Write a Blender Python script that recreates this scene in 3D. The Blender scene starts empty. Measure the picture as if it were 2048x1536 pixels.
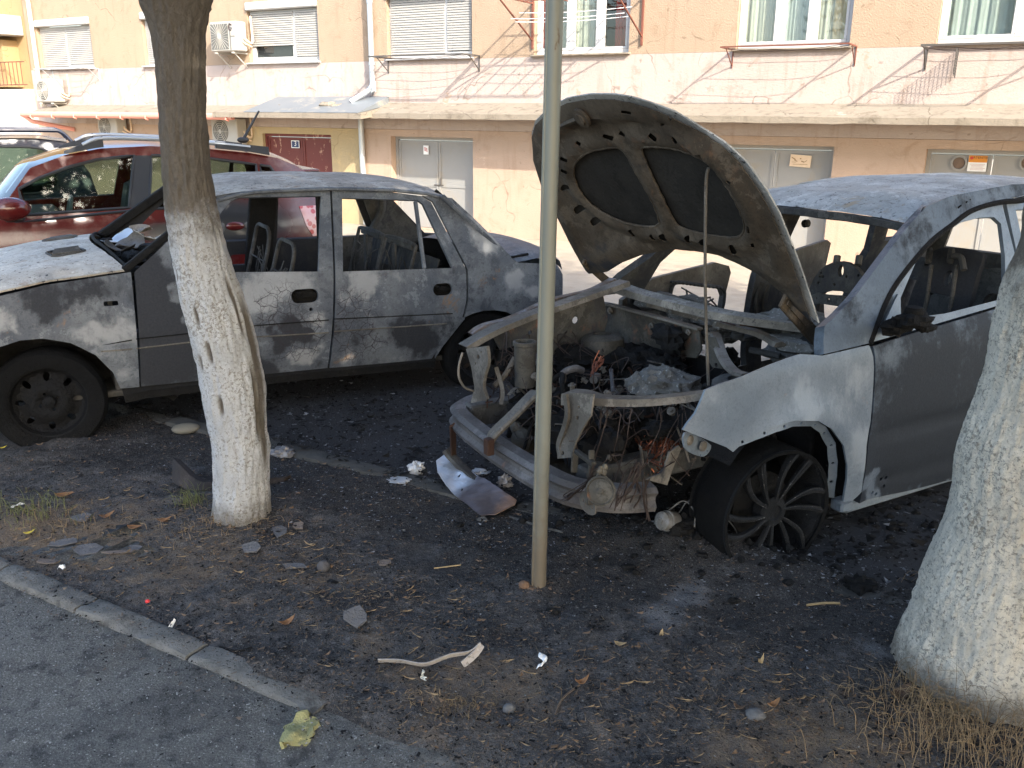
import bpy, math, random
import numpy as np
from mathutils import Vector, Matrix, noise as mnoise
from mathutils.geometry import delaunay_2d_cdt
random.seed(7); rng = np.random.default_rng(7)
SC = bpy.context.scene; COL = SC.collection
rad = math.radians

# ------------------------------------------------------------------ camera, sky, sun, exposure
F = 1780.0; PITCH = rad(16.9); ROLL = rad(.45); CZ = 1.82
cp_, sp_, cr_, sr_ = math.cos(PITCH), math.sin(PITCH), math.cos(ROLL), math.sin(ROLL)
_X = np.array([1., 0, 0]); _U = np.array([0, sp_, cp_]); _F = np.array([0, cp_, -sp_])
CAMR = np.stack([cr_*_X+sr_*_U, -sr_*_X+cr_*_U, _F]); CAMC = np.array([0, 0, CZ])
cd = bpy.data.cameras.new('camera'); cam = bpy.data.objects.new('camera', cd); COL.objects.link(cam)
cd.sensor_width = 36; cd.lens = 36*F/2048; cd.clip_end = 400; cd.clip_start = .05
m3 = Matrix([list(CAMR[0]), list(CAMR[1]), list(-CAMR[2])]).transposed()
cam.matrix_world = Matrix.Translation((0, 0, CZ)) @ m3.to_4x4()
SC.camera = cam

AX = np.array([.868, -.4965, 0]); NX = np.array([.4965, .868, 0])      # along the facade (to the right), and away from the camera
sdir = -AX*.93 + NX*.58 - np.array([0, 0, .74])                       # the way sunlight travels
sdir /= np.linalg.norm(sdir)
w = bpy.data.worlds.new("World"); SC.world = w; w.use_nodes = True
wn = w.node_tree; bg = wn.nodes['Background']
sky = wn.nodes.new('ShaderNodeTexSky'); sky.sky_type = 'NISHITA'; sky.sun_disc = False
sky.dust_density = 2.5; sky.ozone_density = .9; sky.sun_elevation = math.asin(-sdir[2]); sky.sun_rotation = math.atan2(-sdir[0], -sdir[1])
wn.links.new(sky.outputs[0], bg.inputs[0]); bg.inputs[1].default_value = .15
sl = bpy.data.lights.new('sun', 'SUN'); so = bpy.data.objects.new('sun', sl); COL.objects.link(so)
sl.energy = 2.0; sl.angle = rad(.55); sl.color = (1, .93, .82)
so.rotation_euler = Vector(sdir).to_track_quat('-Z', 'Y').to_euler()
SC.view_settings.view_transform = 'Standard'; SC.view_settings.look = 'None'
SC.view_settings.gamma = 1; SC.view_settings.exposure = 2.2
SC.render.engine = 'CYCLES'
SC.cycles.max_bounces = 8; SC.cycles.use_denoising = True; SC.cycles.sample_clamp_indirect = 6

# ------------------------------------------------------------------ geometry helpers
def ray(px, py): return CAMR.T @ np.array([(px-1024)/F, -(py-768)/F, 1.])
class Frame:
    """a place in the world: origin T and axes M (columns)"""
    def __init__(s, T, yaw, pit=0, rol=0):
        cy, sy = math.cos(rad(yaw)), math.sin(rad(yaw)); c, q = math.cos(rad(pit)), math.sin(rad(pit))
        a, b = math.cos(rad(rol)), math.sin(rad(rol))
        s.T = np.array(T, float)
        s.M = np.array([[cy, -sy, 0], [sy, cy, 0], [0, 0, 1]]) @ np.array([[c, 0, q], [0, 1, 0], [-q, 0, c]]) @ np.array([[1, 0, 0], [0, a, -b], [0, b, a]])
    def mat(s):
        m = Matrix([list(r) for r in s.M]).to_4x4(); m.translation = Vector(s.T); return m
    def at(s, px, py, v, ax=1):
        """local point where the photo's sight line meets the local plane axis ax = v (v may be a function of the other two)"""
        d = s.M.T @ ray(px, py); c = s.M.T @ (CAMC - s.T)
        if not callable(v): return c + (v-c[ax])/d[ax]*d
        o = [i for i in range(3) if i != ax]; val = v(0, .7)
        for _ in range(8):
            p = c + (val-c[ax])/d[ax]*d; val = v(p[o[0]], p[o[1]])
        return p
    def poly(s, pts, v, ax=1):
        o = [i for i in range(3) if i != ax]
        return [tuple(s.at(x, y, v, ax)[o]) for x, y in pts]
WORLD = Frame((0, 0, 0), 0)
def gpt(px, py, z=0.): return WORLD.at(px, py, z, 2)

def link(name, me, mat, parent=None):
    o = bpy.data.objects.new(name, me); COL.objects.link(o)
    if mat is not None and not me.materials: me.materials.append(mat)
    if parent is not None: o.parent = parent
    return o
def mk(name, V, Fc, mat, parent=None, smooth=True, sharp=35, attrs=None):
    me = bpy.data.meshes.new(name); me.from_pydata([tuple(map(float, v)) for v in V], [], [tuple(f) for f in Fc])
    if attrs:
        for k, a in attrs.items():
            at = me.attributes.new(k, 'FLOAT', 'POINT'); at.data.foreach_set('value', np.asarray(a, np.float32))
    me.update()
    if smooth:
        me.polygons.foreach_set('use_smooth', [True]*len(me.polygons))
        if sharp: me.set_sharp_from_angle(angle=rad(sharp))
    return link(name, me, mat, parent)
def tag(o, label=None, cat=None, group=None, kind=None):
    for k, v in (('label', label), ('category', cat), ('group', group), ('kind', kind)):
        if v: o[k] = v
    return o
def root(name, fr, label, cat, group=None):
    o = bpy.data.objects.new(name, None); COL.objects.link(o); o.empty_display_size = .2
    o.matrix_world = fr.mat() if isinstance(fr, Frame) else Matrix.Translation(fr)
    return tag(o, label, cat, group)

def inpoly(P, poly):
    P = np.atleast_2d(P); x, y = P[:, 0], P[:, 1]; r = np.zeros(len(P), bool); n = len(poly); j = n-1
    for i in range(n):
        xi, yi = poly[i]; xj, yj = poly[j]
        c = (yi > y) != (yj > y)
        r ^= c & (x < (xj-xi)*(y-yi)/((yj-yi) if yj != yi else 1e-12)+xi); j = i
    return r
def chai(poly, k=2, q=.25, closed=True):
    for _ in range(k):
        out = []; n = len(poly)
        for i in range(n if closed else n-1):
            a = np.array(poly[i], float); b = np.array(poly[(i+1) % n], float)
            out += [a+(b-a)*q, b-(b-a)*q]
        if not closed: out = [np.array(poly[0], float)]+out+[np.array(poly[-1], float)]
        poly = out
    return [tuple(p) for p in poly]
def resamp(poly, step, closed=True):
    out = []; n = len(poly)
    for i in range(n if closed else n-1):
        a = np.array(poly[i], float); b = np.array(poly[(i+1) % n], float)
        k = max(1, int(math.ceil(np.linalg.norm(b-a)/step)))
        out += [tuple(a+(b-a)*t/k) for t in range(k)]
    if not closed: out.append(tuple(poly[-1]))
    return out
def ell(cx, cy, rx, ry, n=20, a=0):
    c, s = math.cos(a), math.sin(a); r = []
    for k in range(n):
        t = 2*math.pi*k/n; x, y = rx*math.cos(t), ry*math.sin(t); r.append((cx+x*c-y*s, cy+x*s+y*c))
    return r
def rrect(cx, cy, w_, h_, r, n=4, a=0):
    p = []; c, s = math.cos(a), math.sin(a)
    for qx, qy, a0 in ((1, 1, 0), (-1, 1, 90), (-1, -1, 180), (1, -1, 270)):
        for k in range(n+1):
            t = rad(a0+90*k/n); x = qx*(w_/2-r)+r*math.cos(t); y = qy*(h_/2-r)+r*math.sin(t); p.append((cx+x*c-y*s, cy+x*s+y*c))
    return p

def panel(name, outline, fmap, mat, parent=None, holes=(), thick=.01, step=.06, attrs=None, sharp=32, jit=0., smooth=True):
    """a sheet cut to an outline with holes, laid on the surface fmap(u, v) and given a thickness"""
    pts = []; edges = []
    for lp in [outline]+list(holes):
        lp = resamp(lp, step); b = len(pts); pts += lp; edges += [(b+i, b+(i+1) % len(lp)) for i in range(len(lp))]
    A = np.array(pts); lo, hi = A.min(0), A.max(0)
    gx, gy = np.meshgrid(np.arange(lo[0]+step/2, hi[0], step), np.arange(lo[1]+step/2, hi[1], step))
    G = np.stack([gx.ravel(), gy.ravel()], 1)
    if len(G): G = G + rng.uniform(-.12, .12, G.shape)*step
    ok = inpoly(G, outline) if len(G) else np.zeros(0, bool)
    for h in holes: ok &= ~inpoly(G, h)
    G = G[ok]
    if len(G):
        d = np.full(len(G), 1e9)
        for i in range(0, len(A), 200): d = np.minimum(d, np.sqrt(((G[:, None]-A[None, i:i+200])**2).sum(2)).min(1))
        G = G[d > step*.45]
    allp = [Vector((float(p[0]), float(p[1]))) for p in pts]+[Vector((float(p[0]), float(p[1]))) for p in G]
    vs, es, fs, *_ = delaunay_2d_cdt(allp, edges, [], 0, 1e-6)
    P2 = np.array([(v.x, v.y) for v in vs]); tri = np.array([f for f in fs if len(f) == 3])
    cen = P2[tri].mean(1); ok = inpoly(cen, outline)
    for h in holes: ok &= ~inpoly(cen, h)
    tri = tri[ok]; used = np.unique(tri); remap = -np.ones(len(P2), int); remap[used] = np.arange(len(used)); tri = remap[tri]; P2 = P2[used]
    P3 = np.array([fmap(u, v) for u, v in P2], float); e = 1e-3
    Du = np.array([fmap(u+e, v) for u, v in P2])-P3; Dv = np.array([fmap(u, v+e) for u, v in P2])-P3
    N = np.cross(Du, Dv); N /= np.linalg.norm(N, axis=1)[:, None]+1e-12
    if jit: P3 = P3 + N*(np.array([mnoise.noise(Vector(p)*7) for p in P3])*jit)[:, None]
    a, b, c = P2[tri[:, 0]], P2[tri[:, 1]], P2[tri[:, 2]]
    neg = ((b-a)[:, 0]*(c-a)[:, 1]-(b-a)[:, 1]*(c-a)[:, 0]) < 0
    tri[neg] = tri[neg][:, ::-1]
    n = len(P3); V = np.concatenate([P3, P3-N*thick]); faces = [tuple(t) for t in tri]+[tuple(t[::-1]+n) for t in tri]
    E = {}
    for t in tri:
        for i in range(3): E[(t[i], t[(i+1) % 3])] = 1
    for (i, j) in E:
        if (j, i) not in E: faces.append((j, i, i+n, j+n))
    at = None
    if attrs: at = {k: [float(fn(u, v)) for u, v in P2]*2 for k, fn in attrs.items()}
    return mk(name, V, faces, mat, parent, smooth, sharp, at)

class MB:
    """collects simple shapes into one mesh"""
    def __init__(s): s.V = []; s.F = []
    def add(s, V, Fc):
        b = len(s.V); s.V += [tuple(v) for v in V]; s.F += [tuple(i+b for i in f) for f in Fc]; return s
    def box(s, c, d, ax=None, ch=0.):
        """box centred at c with sizes d; ax = 3x3 columns"""
        A = np.eye(3) if ax is None else np.asarray(ax); h = np.array(d)/2.
        if ch <= 0:
            V = [np.array(c)+A@(h*np.array(q)) for q in ((-1,-1,-1),(1,-1,-1),(1,1,-1),(-1,1,-1),(-1,-1,1),(1,-1,1),(1,1,1),(-1,1,1))]
            return s.add(V, [(0,3,2,1),(4,5,6,7),(0,1,5,4),(1,2,6,5),(2,3,7,6),(3,0,4,7)])
        ch = min(ch, .45*min(d)); V = []; 
        for z, ins in ((-h[2], ch), (-h[2]+ch, 0), (h[2]-ch, 0), (h[2], ch)):
            X, Y = h[0]-ins, h[1]-ins; q = ch
            for x, y in ((-X+q,-Y),(X-q,-Y),(X,-Y+q),(X,Y-q),(X-q,Y),(-X+q,Y),(-X,Y-q),(-X,-Y+q)): V.append(np.array(c)+A@np.array((x, y, z)))
        Fc = [tuple(range(7,-1,-1)), tuple(range(24,32))]
        for r in range(3):
            for k in range(8): Fc.append((r*8+k, r*8+(k+1) % 8, r*8+8+(k+1) % 8, r*8+8+k))
        return s.add(V, Fc)
    def bar(s, a, b, w_, h_, up=(0, 0, 1), ch=0.):
        a, b = np.array(a, float), np.array(b, float); x = b-a; L = np.linalg.norm(x); x /= L
        y = np.cross(up, x); y = y/np.linalg.norm(y) if np.linalg.norm(y) > 1e-6 else np.array([0, 1., 0]); z = np.cross(x, y)
        return s.box((a+b)/2, (L, w_, h_), np.stack([x, y, z], 1), ch)
    def tube(s, path, r, n=8, cap=True, prof=None, closed=False):
        """tube along a path; r number or list; prof = (list of (a,b)) custom section"""
        P = np.array(path, float); k = len(P); R = np.broadcast_to(np.asarray(r, float), (k,))
        T = np.gradient(P, axis=0); T /= np.linalg.norm(T, axis=1)[:, None]+1e-12
        u = np.array([0, 0, 1.]) if abs(T[0][2]) < .9 else np.array([1., 0, 0]); V = []
        m = len(prof) if prof else n
        for i in range(k):
            u = u-T[i]*(u@T[i]); u /= np.linalg.norm(u)+1e-12; v = np.cross(T[i], u)
            for q in range(m):
                if prof: V.append(P[i]+u*prof[q][1]*R[i]+v*prof[q][0]*R[i])
                else:
                    t = 2*math.pi*q/m; V.append(P[i]+R[i]*(u*math.cos(t)+v*math.sin(t)))
        Fc = []
        for i in range(k-1):
            for q in range(m): Fc.append((i*m+q, i*m+(q+1) % m, (i+1)*m+(q+1) % m, (i+1)*m+q))
        if closed:
            for q in range(m): Fc.append(((k-1)*m+q, (k-1)*m+(q+1) % m, (q+1) % m, q))
        elif cap: Fc += [tuple(range(m-1, -1, -1)), tuple(range((k-1)*m, k*m))]
        return s.add(V, Fc)
    def lathe(s, prof, c, axis=(0, 0, 1), n=32):
        """prof: (radius, height) pairs along the axis from point c"""
        z = np.array(axis, float); z /= np.linalg.norm(z); x = np.cross(z, (0, 0, 1.) if abs(z[2]) < .9 else (1., 0, 0)); x /= np.linalg.norm(x); y = np.cross(z, x)
        V = []; k = len(prof)
        for r, h in prof:
            for q in range(n):
                t = 2*math.pi*q/n; V.append(np.array(c)+z*h+r*(x*math.cos(t)+y*math.sin(t)))
        Fc = [(i*n+q, i*n+(q+1) % n, (i+1)*n+(q+1) % n, (i+1)*n+q) for i in range(k-1) for q in range(n)]
        return s.add(V, Fc)
    def lump(s, c, d, seed=0, amp=.35, fr=2.2, n=10):
        """an uneven rounded mass"""
        V = []; d = np.array(d)
        for i in range(n+1):
            th = math.pi*i/n
            for q in range(2*n):
                ph = math.pi*q/n; v = np.array((math.sin(th)*math.cos(ph), math.sin(th)*math.sin(ph), math.cos(th)))
                k = 1+amp*mnoise.fractal(Vector(v*fr)+Vector((seed*3.1, seed*1.7, 0)), 1., 2., 3); V.append(np.array(c)+v*d*k)
        m = 2*n
        return s.add(V, [(i*m+q, (i+1)*m+q, (i+1)*m+(q+1) % m, i*m+(q+1) % m) for i in range(n) for q in range(m)])
    def build(s, name, mat, parent=None, smooth=True, sharp=35):
        return mk(name, s.V, s.F, mat, parent, smooth, sharp)
def curve(pts, n=6):
    """Catmull-Rom through points"""
    P = [np.array(p, float) for p in pts]; P = [2*P[0]-P[1]]+P+[2*P[-1]-P[-2]]; out = []
    for i in range(1, len(P)-2):
        for t in np.arange(n)/n:
            a, b, c, d = P[i-1], P[i], P[i+1], P[i+2]
            out.append(.5*((2*b)+(c-a)*t+(2*a-5*b+4*c-d)*t*t+(-a+3*b-3*c+d)*t**3))
    out.append(P[-2]); return out
def grid(name, U, Vv, fn, mat, parent=None, attrs=None, smooth=True, sharp=0):
    nu, nv = len(U), len(Vv); V = [fn(u, v) for v in Vv for u in U]
    Fc = [(j*nu+i, j*nu+i+1, (j+1)*nu+i+1, (j+1)*nu+i) for j in range(nv-1) for i in range(nu-1)]
    at = {k: [f(u, v) for v in Vv for u in U] for k, f in attrs.items()} if attrs else None
    return mk(name, V, Fc, mat, parent, smooth, sharp, at)
def shard(name, pts, c, mat, th=.008, tilt=(0, 0), rot=0., bend=0., parent=None, jit=.004, step=.03, holes=()):
    """a bent flat piece lying on the ground"""
    R = Matrix.Rotation(rot, 3, 'Z') @ Matrix.Rotation(tilt[0], 3, 'X') @ Matrix.Rotation(tilt[1], 3, 'Y')
    L = max(max(abs(x), abs(y)) for x, y in pts)
    zmin = min((R @ Vector((x, y, bend*(x/L)**2 - th)))[2] for x, y in pts)
    def fm(u, v):
        p = R @ Vector((u, v, bend*(u/L)**2 + jit*mnoise.noise(Vector((u*18, v*18, rot*9)))))
        return (p.x+c[0], p.y+c[1], p.z+c[2]-zmin)
    return panel(name, pts, fm, mat, parent, holes, th, step)

# ------------------------------------------------------------------ material helpers
class Mat:
    def __init__(s, name, rough=.8, metal=0., spec=.4):
        s.m = bpy.data.materials.new(name); s.m.use_nodes = True; s.t = s.m.node_tree; s.b = s.t.nodes['Principled BSDF']
        s.b.inputs['Roughness'].default_value = rough; s.b.inputs['Metallic'].default_value = metal; s.b.inputs['Specular IOR Level'].default_value = spec
        s.tc = s.n('ShaderNodeTexCoord'); s.co = s.tc.outputs['Object']
    def n(s, ty, **k):
        q = s.t.nodes.new(ty)
        for a, b in k.items(): setattr(q, a, b)
        return q
    def put(s, sock, v):
        if hasattr(v, 'is_output'): s.t.links.new(v, sock)
        elif v is not None:
            if isinstance(v, (tuple, list)) and len(v) == 3 and sock.type == 'RGBA': v = (*v, 1)
            sock.default_value = v
    def scl(s, v):
        q = s.n('ShaderNodeMapping'); q.inputs['Scale'].default_value = v; s.t.links.new(s.co, q.inputs[0]); return q.outputs[0]
    def noise(s, sc, det=4, ro=.6, co=None, dist=0.):
        q = s.n('ShaderNodeTexNoise'); s.put(q.inputs['Vector'], co or s.co); q.inputs['Scale'].default_value = sc; q.inputs['Detail'].default_value = det
        q.inputs['Roughness'].default_value = ro; q.inputs['Distortion'].default_value = dist; return q.outputs[0]
    def vor(s, sc, feat='DISTANCE_TO_EDGE', co=None, rand=1.):
        q = s.n('ShaderNodeTexVoronoi', feature=feat); s.put(q.inputs['Vector'], co or s.co); q.inputs['Scale'].default_value = sc; q.inputs['Randomness'].default_value = rand
        return q.outputs['Distance']
    def warp(s, sc, amt):
        q = s.n('ShaderNodeTexNoise'); s.put(q.inputs['Vector'], s.co); q.inputs['Scale'].default_value = sc
        v = s.n('ShaderNodeVectorMath', operation='MULTIPLY_ADD'); s.t.links.new(q.outputs['Color'], v.inputs[0]); v.inputs[1].default_value = (amt,)*3; s.t.links.new(s.co, v.inputs[2]); return v.outputs[0]
    def mr(s, f, a, b, lo=0., hi=1.):
        q = s.n('ShaderNodeMapRange'); q.interpolation_type = 'SMOOTHSTEP'; s.put(q.inputs[0], f)
        for i, v in zip((1, 2, 3, 4), (a, b, lo, hi)): q.inputs[i].default_value = v
        return q.outputs[0]
    def math(s, op, a, b=0., cl=False):
        q = s.n('ShaderNodeMath', operation=op, use_clamp=cl); s.put(q.inputs[0], a); s.put(q.inputs[1], b); return q.outputs[0]
    def mix(s, f, a, b):
        q = s.n('ShaderNodeMix', data_type='RGBA'); s.put(q.inputs[0], f); s.put(q.inputs[6], a); s.put(q.inputs[7], b); return q.outputs[2]
    def attr(s, name):
        q = s.n('ShaderNodeAttribute'); q.attribute_name = name; return q.outputs['Fac']
    def sep(s, i, co=None):
        q = s.n('ShaderNodeSeparateXYZ'); s.put(q.inputs[0], co or s.co); return q.outputs[i]
    def bump(s, h, st=.4, d=.01):
        q = s.n('ShaderNodeBump'); s.put(q.inputs['Height'], h); q.inputs['Strength'].default_value = st; q.inputs['Distance'].default_value = d
        prev = s.b.inputs['Normal'].links
        if prev: s.t.links.new(prev[0].from_socket, q.inputs['Normal'])
        s.t.links.new(q.outputs[0], s.b.inputs['Normal']); return s
    def col(s, c): s.put(s.b.inputs['Base Color'], c); return s
    def rough(s, c): s.put(s.b.inputs['Roughness'], c); return s

# ------------------------------------------------------------------ materials
def plain(name, c, rough=.6, metal=0., spec=.4, var=.12, sc=9., bump=0., dirt=None):
    m = Mat(name, rough, metal, spec); n = m.noise(sc, 5, .65)
    a = tuple(x*(1-var) for x in c); b = tuple(min(1, x*(1+var)) for x in c); col = m.mix(n, a, b)
    if dirt:
        d = m.mr(m.noise(sc*.35, 6, .7, dist=.6), .52, .7); col = m.mix(m.math('MULTIPLY', d, .8), col, dirt)
    m.col(col)
    if bump: m.bump(m.noise(sc*6, 4, .7), bump, .01)
    return m.m
def plaster(name, c, rough=.9, scale=1., dirt=(.3, .25, .2), peel=None, bumpst=.5):
    m = Mat(name, rough, 0, .2); n = m.noise(1.1*scale, 6, .65); f = m.noise(40, 3, .6)
    col = m.mix(n, tuple(x*.86 for x in c), tuple(min(1, x*1.1) for x in c))
    col = m.mix(m.math('MULTIPLY', m.mr(m.noise(2.3, 7, .72, dist=.8), .52, .70), .55), col, dirt)
    st = m.noise(3, 5, .6, co=m.scl((2.2, 2.2, .25))); col = m.mix(m.math('MULTIPLY', m.mr(st, .52, .72), .4), col, dirt)
    col = m.mix(m.math('MULTIPLY', m.mr(m.noise(9, 2, .5), .69, .75), .45), col, tuple(x*.55 for x in dirt))
    ckf = m.vor(.9, co=m.warp(2.2, .5)); col = m.mix(m.math('MULTIPLY', m.mr(ckf, .012, .0), m.mr(m.noise(1.3, 4), .5, .6, 0, .6)), col, tuple(x*.5 for x in dirt))
    if peel: col = m.mix(m.mr(m.noise(1.7, 6, .7), .64, .66), col, peel)
    m.col(col); m.bump(f, bumpst, .012); m.bump(n, .2, .02); return m.m
PL_TAN = plaster('tan plaster', (.35, .262, .185), dirt=(.25, .18, .118), bumpst=.9)
PL_PINK = plaster('pale pink plaster', (.42, .35, .31), dirt=(.27, .195, .148), peel=(.37, .28, .215))
PL_LOW = plaster('apricot plaster', (.44, .325, .245), dirt=(.33, .225, .155), peel=(.48, .365, .28))
PL_YEL = plaster('yellow plaster', (.43, .34, .20), dirt=(.55, .4, .2))
PL_WHITE = plaster('white plaster', (.46, .44, .41), dirt=(.55, .5, .45))
PL_ORANGE = plaster('orange plaster', (.38, .265, .14), dirt=(.4, .25, .1))
CONC = plaster('old concrete', (.25, .215, .168), dirt=(.08, .062, .042), scale=5, peel=(.33, .295, .24))
ZINC = plain('zinc sheet', (.19, .215, .235), .45, .3, .5, .1, 4, dirt=(.5, .44, .34))
PVC = plain('white pvc', (.47, .47, .46), .4, 0, .5, .03)
SHUT = plain('shutter slats', (.36, .35, .325), .5, 0, .4, .05)
GLASSW = Mat('window glass', .03, 0, .8).col((.02, .024, .026)).m
DOORG = plain('grey door paint', (.28, .275, .26), .55, 0, .4, .08, 2.5, .15, dirt=(.3, .26, .2))
DOORR = Mat('dark red door paint', .5, 0, .4)
DOORR.col(DOORR.mix(DOORR.mr(DOORR.noise(7, 6, .75, co=DOORR.scl((1, 1, .45))), .6, .63), (.13, .028, .022), (.38, .22, .15)))
DOORR = DOORR.m
RUSTRED = plain('red oxide paint', (.17, .062, .042), .6, .1, .4, .25, 14)
PINKGUT = plain('salmon gutter', (.62, .27, .21), .5, 0, .4, .12)
ACW = plain('off white appliance', (.38, .365, .325), .45, 0, .5, .05)
ACD = plain('dark grille', (.12, .12, .11), .6)
ALU = plain('grey aluminium', (.5, .52, .53), .4, .6, .5, .08)
STEEL_DK = plain('dark steel', (.12, .11, .1), .55, .5, .4, .2, 20)
CURT_R = plain('red curtain', (.25, .03, .025), .9, 0, .1, .3, 6)
CURT_W = plain('pale curtain', (.52, .49, .43), .9, 0, .1, .1, 6)
CURT_B = plain('blue grey curtain', (.48, .50, .49), .9, 0, .1, .15, 6)
BLUEPL = plain('blue plate', (.03, .05, .12), .4)
WHITEP = plain('white paper', (.8, .8, .78), .6, 0, .3, .04)
PAPERY = plain('yellowed paper', (.72, .56, .40), .7, 0, .2, .15, 12)
ORANGEP = plain('orange print', (.62, .24, .03), .6)
INK = plain('dark ink', (.05, .03, .03), .6); REDINK = plain('red ink', (.5, .05, .04), .6)

def burnt(name, ash=(.40, .41, .42), ash2=(.56, .57, .57), soot=(.018, .019, .022), rust=(.22, .11, .045), bias=0., tint=(.25, .27, .31), speck=.5, metal=.0, rough=.72, nscale=3.2, nz=1., flake=1., spec=.18, pale=None):
    pale = pale or tuple(min(1, x*1.5) for x in ash2)
    """bare steel after a fire: pale ash, blue grey scale, soot and rust, steered by the soot / rust / crack values on the mesh"""
    m = Mat(name, rough, metal, .35); m.b.inputs['Specular IOR Level'].default_value = spec; w_ = m.warp(2.5, .18)
    big = m.noise(nscale, 7, .62, co=w_); med = m.noise(nscale*4, 6, .65, co=w_); fine = m.noise(95, 4, .7); str_ = m.noise(5, 6, .65, co=m.scl((1., 1., .28)))
    c = m.mix(m.mr(big, .38, .62), ash, ash2); c = m.mix(m.math('MULTIPLY', m.mr(med, .42, .66), .6), c, tint)
    fk = m.noise(5.5, 9, .78, co=w_); c = m.mix(m.mr(fk, .55, .585, 0, .55*flake), c, tuple(min(1, x*1.35) for x in ash2)); c = m.mix(m.mr(fk, .455, .43, 0, .5*flake), c, tuple(x*.5 for x in ash)); c = m.mix(m.math('MULTIPLY', m.mr(fine, .5, .68), .28), c, tuple(x*.35 for x in ash))
    c = m.mix(m.math('MULTIPLY', m.mr(m.noise(40, 3, .7), .60, .68), speck), c, (.03, .03, .032))
    ra = m.math('ADD', m.attr('rust'), m.math('MULTIPLY', m.math('SUBTRACT', med, .56), 2.4))
    c = m.mix(m.mr(ra, .2, .75, 0, .9), c, m.mix(fine, tuple(x*.7 for x in rust), tuple(x*1.5 for x in rust)))
    s = m.math('ADD', m.attr('soot'), bias); s = m.math('ADD', s, m.math('MULTIPLY', m.math('SUBTRACT', big, .5), 1.5*nz)); s = m.math('ADD', s, m.math('MULTIPLY', m.math('SUBTRACT', str_, .5), 1.3*nz)); s = m.math('ADD', s, m.math('MULTIPLY', m.math('SUBTRACT', m.noise(22, 7, .75, co=w_), .5), 1.3*nz))
    c = m.mix(m.mr(s, -.15, -.8, 0, .6), c, m.mix(fine, tuple(x*.8 for x in pale), tuple(min(1, x*1.15) for x in pale)))
    sf = m.mr(s, .25, .8); c = m.mix(sf, c, m.mix(fine, soot, tuple(x*2.2+.012 for x in soot)))
    cr = m.vor(13, co=m.warp(9, .05)); cr2 = m.vor(30, co=m.warp(9, .05))
    k = m.math('MULTIPLY', m.math('MAXIMUM', m.mr(cr, .045, .008), m.math('MULTIPLY', m.mr(cr2, .05, .008), .7)), m.mr(fine, .3, .6, .35, 1.))
    ck = m.math('MULTIPLY', k, m.mr(m.math('ADD', m.attr('crack'), m.math('MULTIPLY', m.math('SUBTRACT', med, .5), 1.2)), .35, .7)); c = m.mix(ck, c, (.035, .03, .035))
    m.col(c); m.rough(m.mr(m.math('ADD', fine, sf), .2, 1.3, rough-.12, rough+.2)); m.bump(med, .12, .01); m.bump(fine, .25, .004); return m.m
BP_SUV = burnt('burnt suv paint', (.120, .147, .178), (.19, .221, .25), bias=-.12, pale=(.30, .33, .355), tint=(.088, .112, .142), flake=.35, speck=.12, spec=.35, rough=.42, soot=(.022, .024, .027), nscale=2.2)
BP_SUVD = burnt('burnt suv door', (.075, .095, .12), (.12, .145, .175), bias=0., pale=(.24, .27, .30), tint=(.052, .068, .092), speck=.08, spec=.2, rough=.42, soot=(.008, .0105, .0145), nscale=1.9, nz=.85, flake=.3)
BP_BEAM = burnt('burnt beam', (.085, .08, .077), (.14, .132, .128), bias=.05, tint=(.06, .052, .05), rust=(.2, .1, .06), speck=.3, rough=.6)
BP_BON = burnt('burnt saloon bonnet', (.36, .33, .28), (.50, .465, .40), bias=-.1, pale=(.60, .56, .485), tint=(.30, .26, .21), speck=1., rough=.7)  # paler than the roof metal, dappled sunlight put into the colour
BP_SUVR = burnt('burnt suv roof', (.40, .39, .36), (.55, .535, .50), bias=-.1, pale=(.75, .73, .68), tint=(.33, .32, .30), rust=(.40, .28, .15), speck=1., rough=.6)
BP_SED = burnt('burnt sedan paint', (.088, .098, .114), (.165, .174, .182), bias=.06, pale=(.40, .40, .39), rust=(.26, .14, .06), tint=(.046, .053, .068), speck=.35, rough=.55, nscale=3.)
BP_SEDT = burnt('burnt sedan roof', (.29, .255, .21), (.41, .37, .315), bias=-.08, tint=(.18, .15, .12), speck=.9, rough=.75)
BP_HOOD = burnt('burnt bonnet underside', (.068, .052, .036), (.118, .094, .068), bias=.05, tint=(.042, .031, .022), rust=(.16, .09, .05), speck=.3, rough=.75)
BP_BAY = burnt('burnt bay metal', (.050, .045, .036), (.092, .085, .070), bias=.2, tint=(.065, .057, .045), rust=(.24, .1, .05), speck=.4, rough=.7)
BP_PALE = burnt('pale scorched metal', (.105, .094, .078), (.175, .16, .137), bias=.02, tint=(.085, .068, .053), rust=(.30, .15, .08), speck=.35, rough=.65)
BP_DARK = burnt('sooted metal', (.05, .048, .044), (.10, .097, .088), bias=.2, tint=(.035, .034, .033), rust=(.14, .06, .03), speck=.3, rough=.75)
INSUL = burnt('scorched bonnet lining', (.020, .018, .015), (.034, .030, .025), bias=-.2, tint=(.022, .020, .018), rust=(.07, .05, .035), speck=.2, rough=.95)
def charm(name, a=(.005, .005, .005), b=(.024, .023, .022), ash=(.20, .20, .19), amt=.69, rough=.85):
    m = Mat(name, rough, 0, .12); n = m.noise(14, 7, .72); f = m.noise(60, 5, .7)
    c = m.mix(n, a, b); c = m.mix(m.math('MULTIPLY', m.mr(f, amt, amt+.1), .8), c, ash); m.col(c); m.bump(n, .7, .03); m.bump(f, .5, .008); return m.m
CHAR = charm('char'); RUBBER = charm('burnt rubber', (.005, .005, .005), (.010, .010, .010), (.07, .07, .07), .74, .9)
ASHM = charm('grey ash crust', (.07, .07, .064), (.21, .20, .185), (.36, .36, .34), .56, .95)
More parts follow.
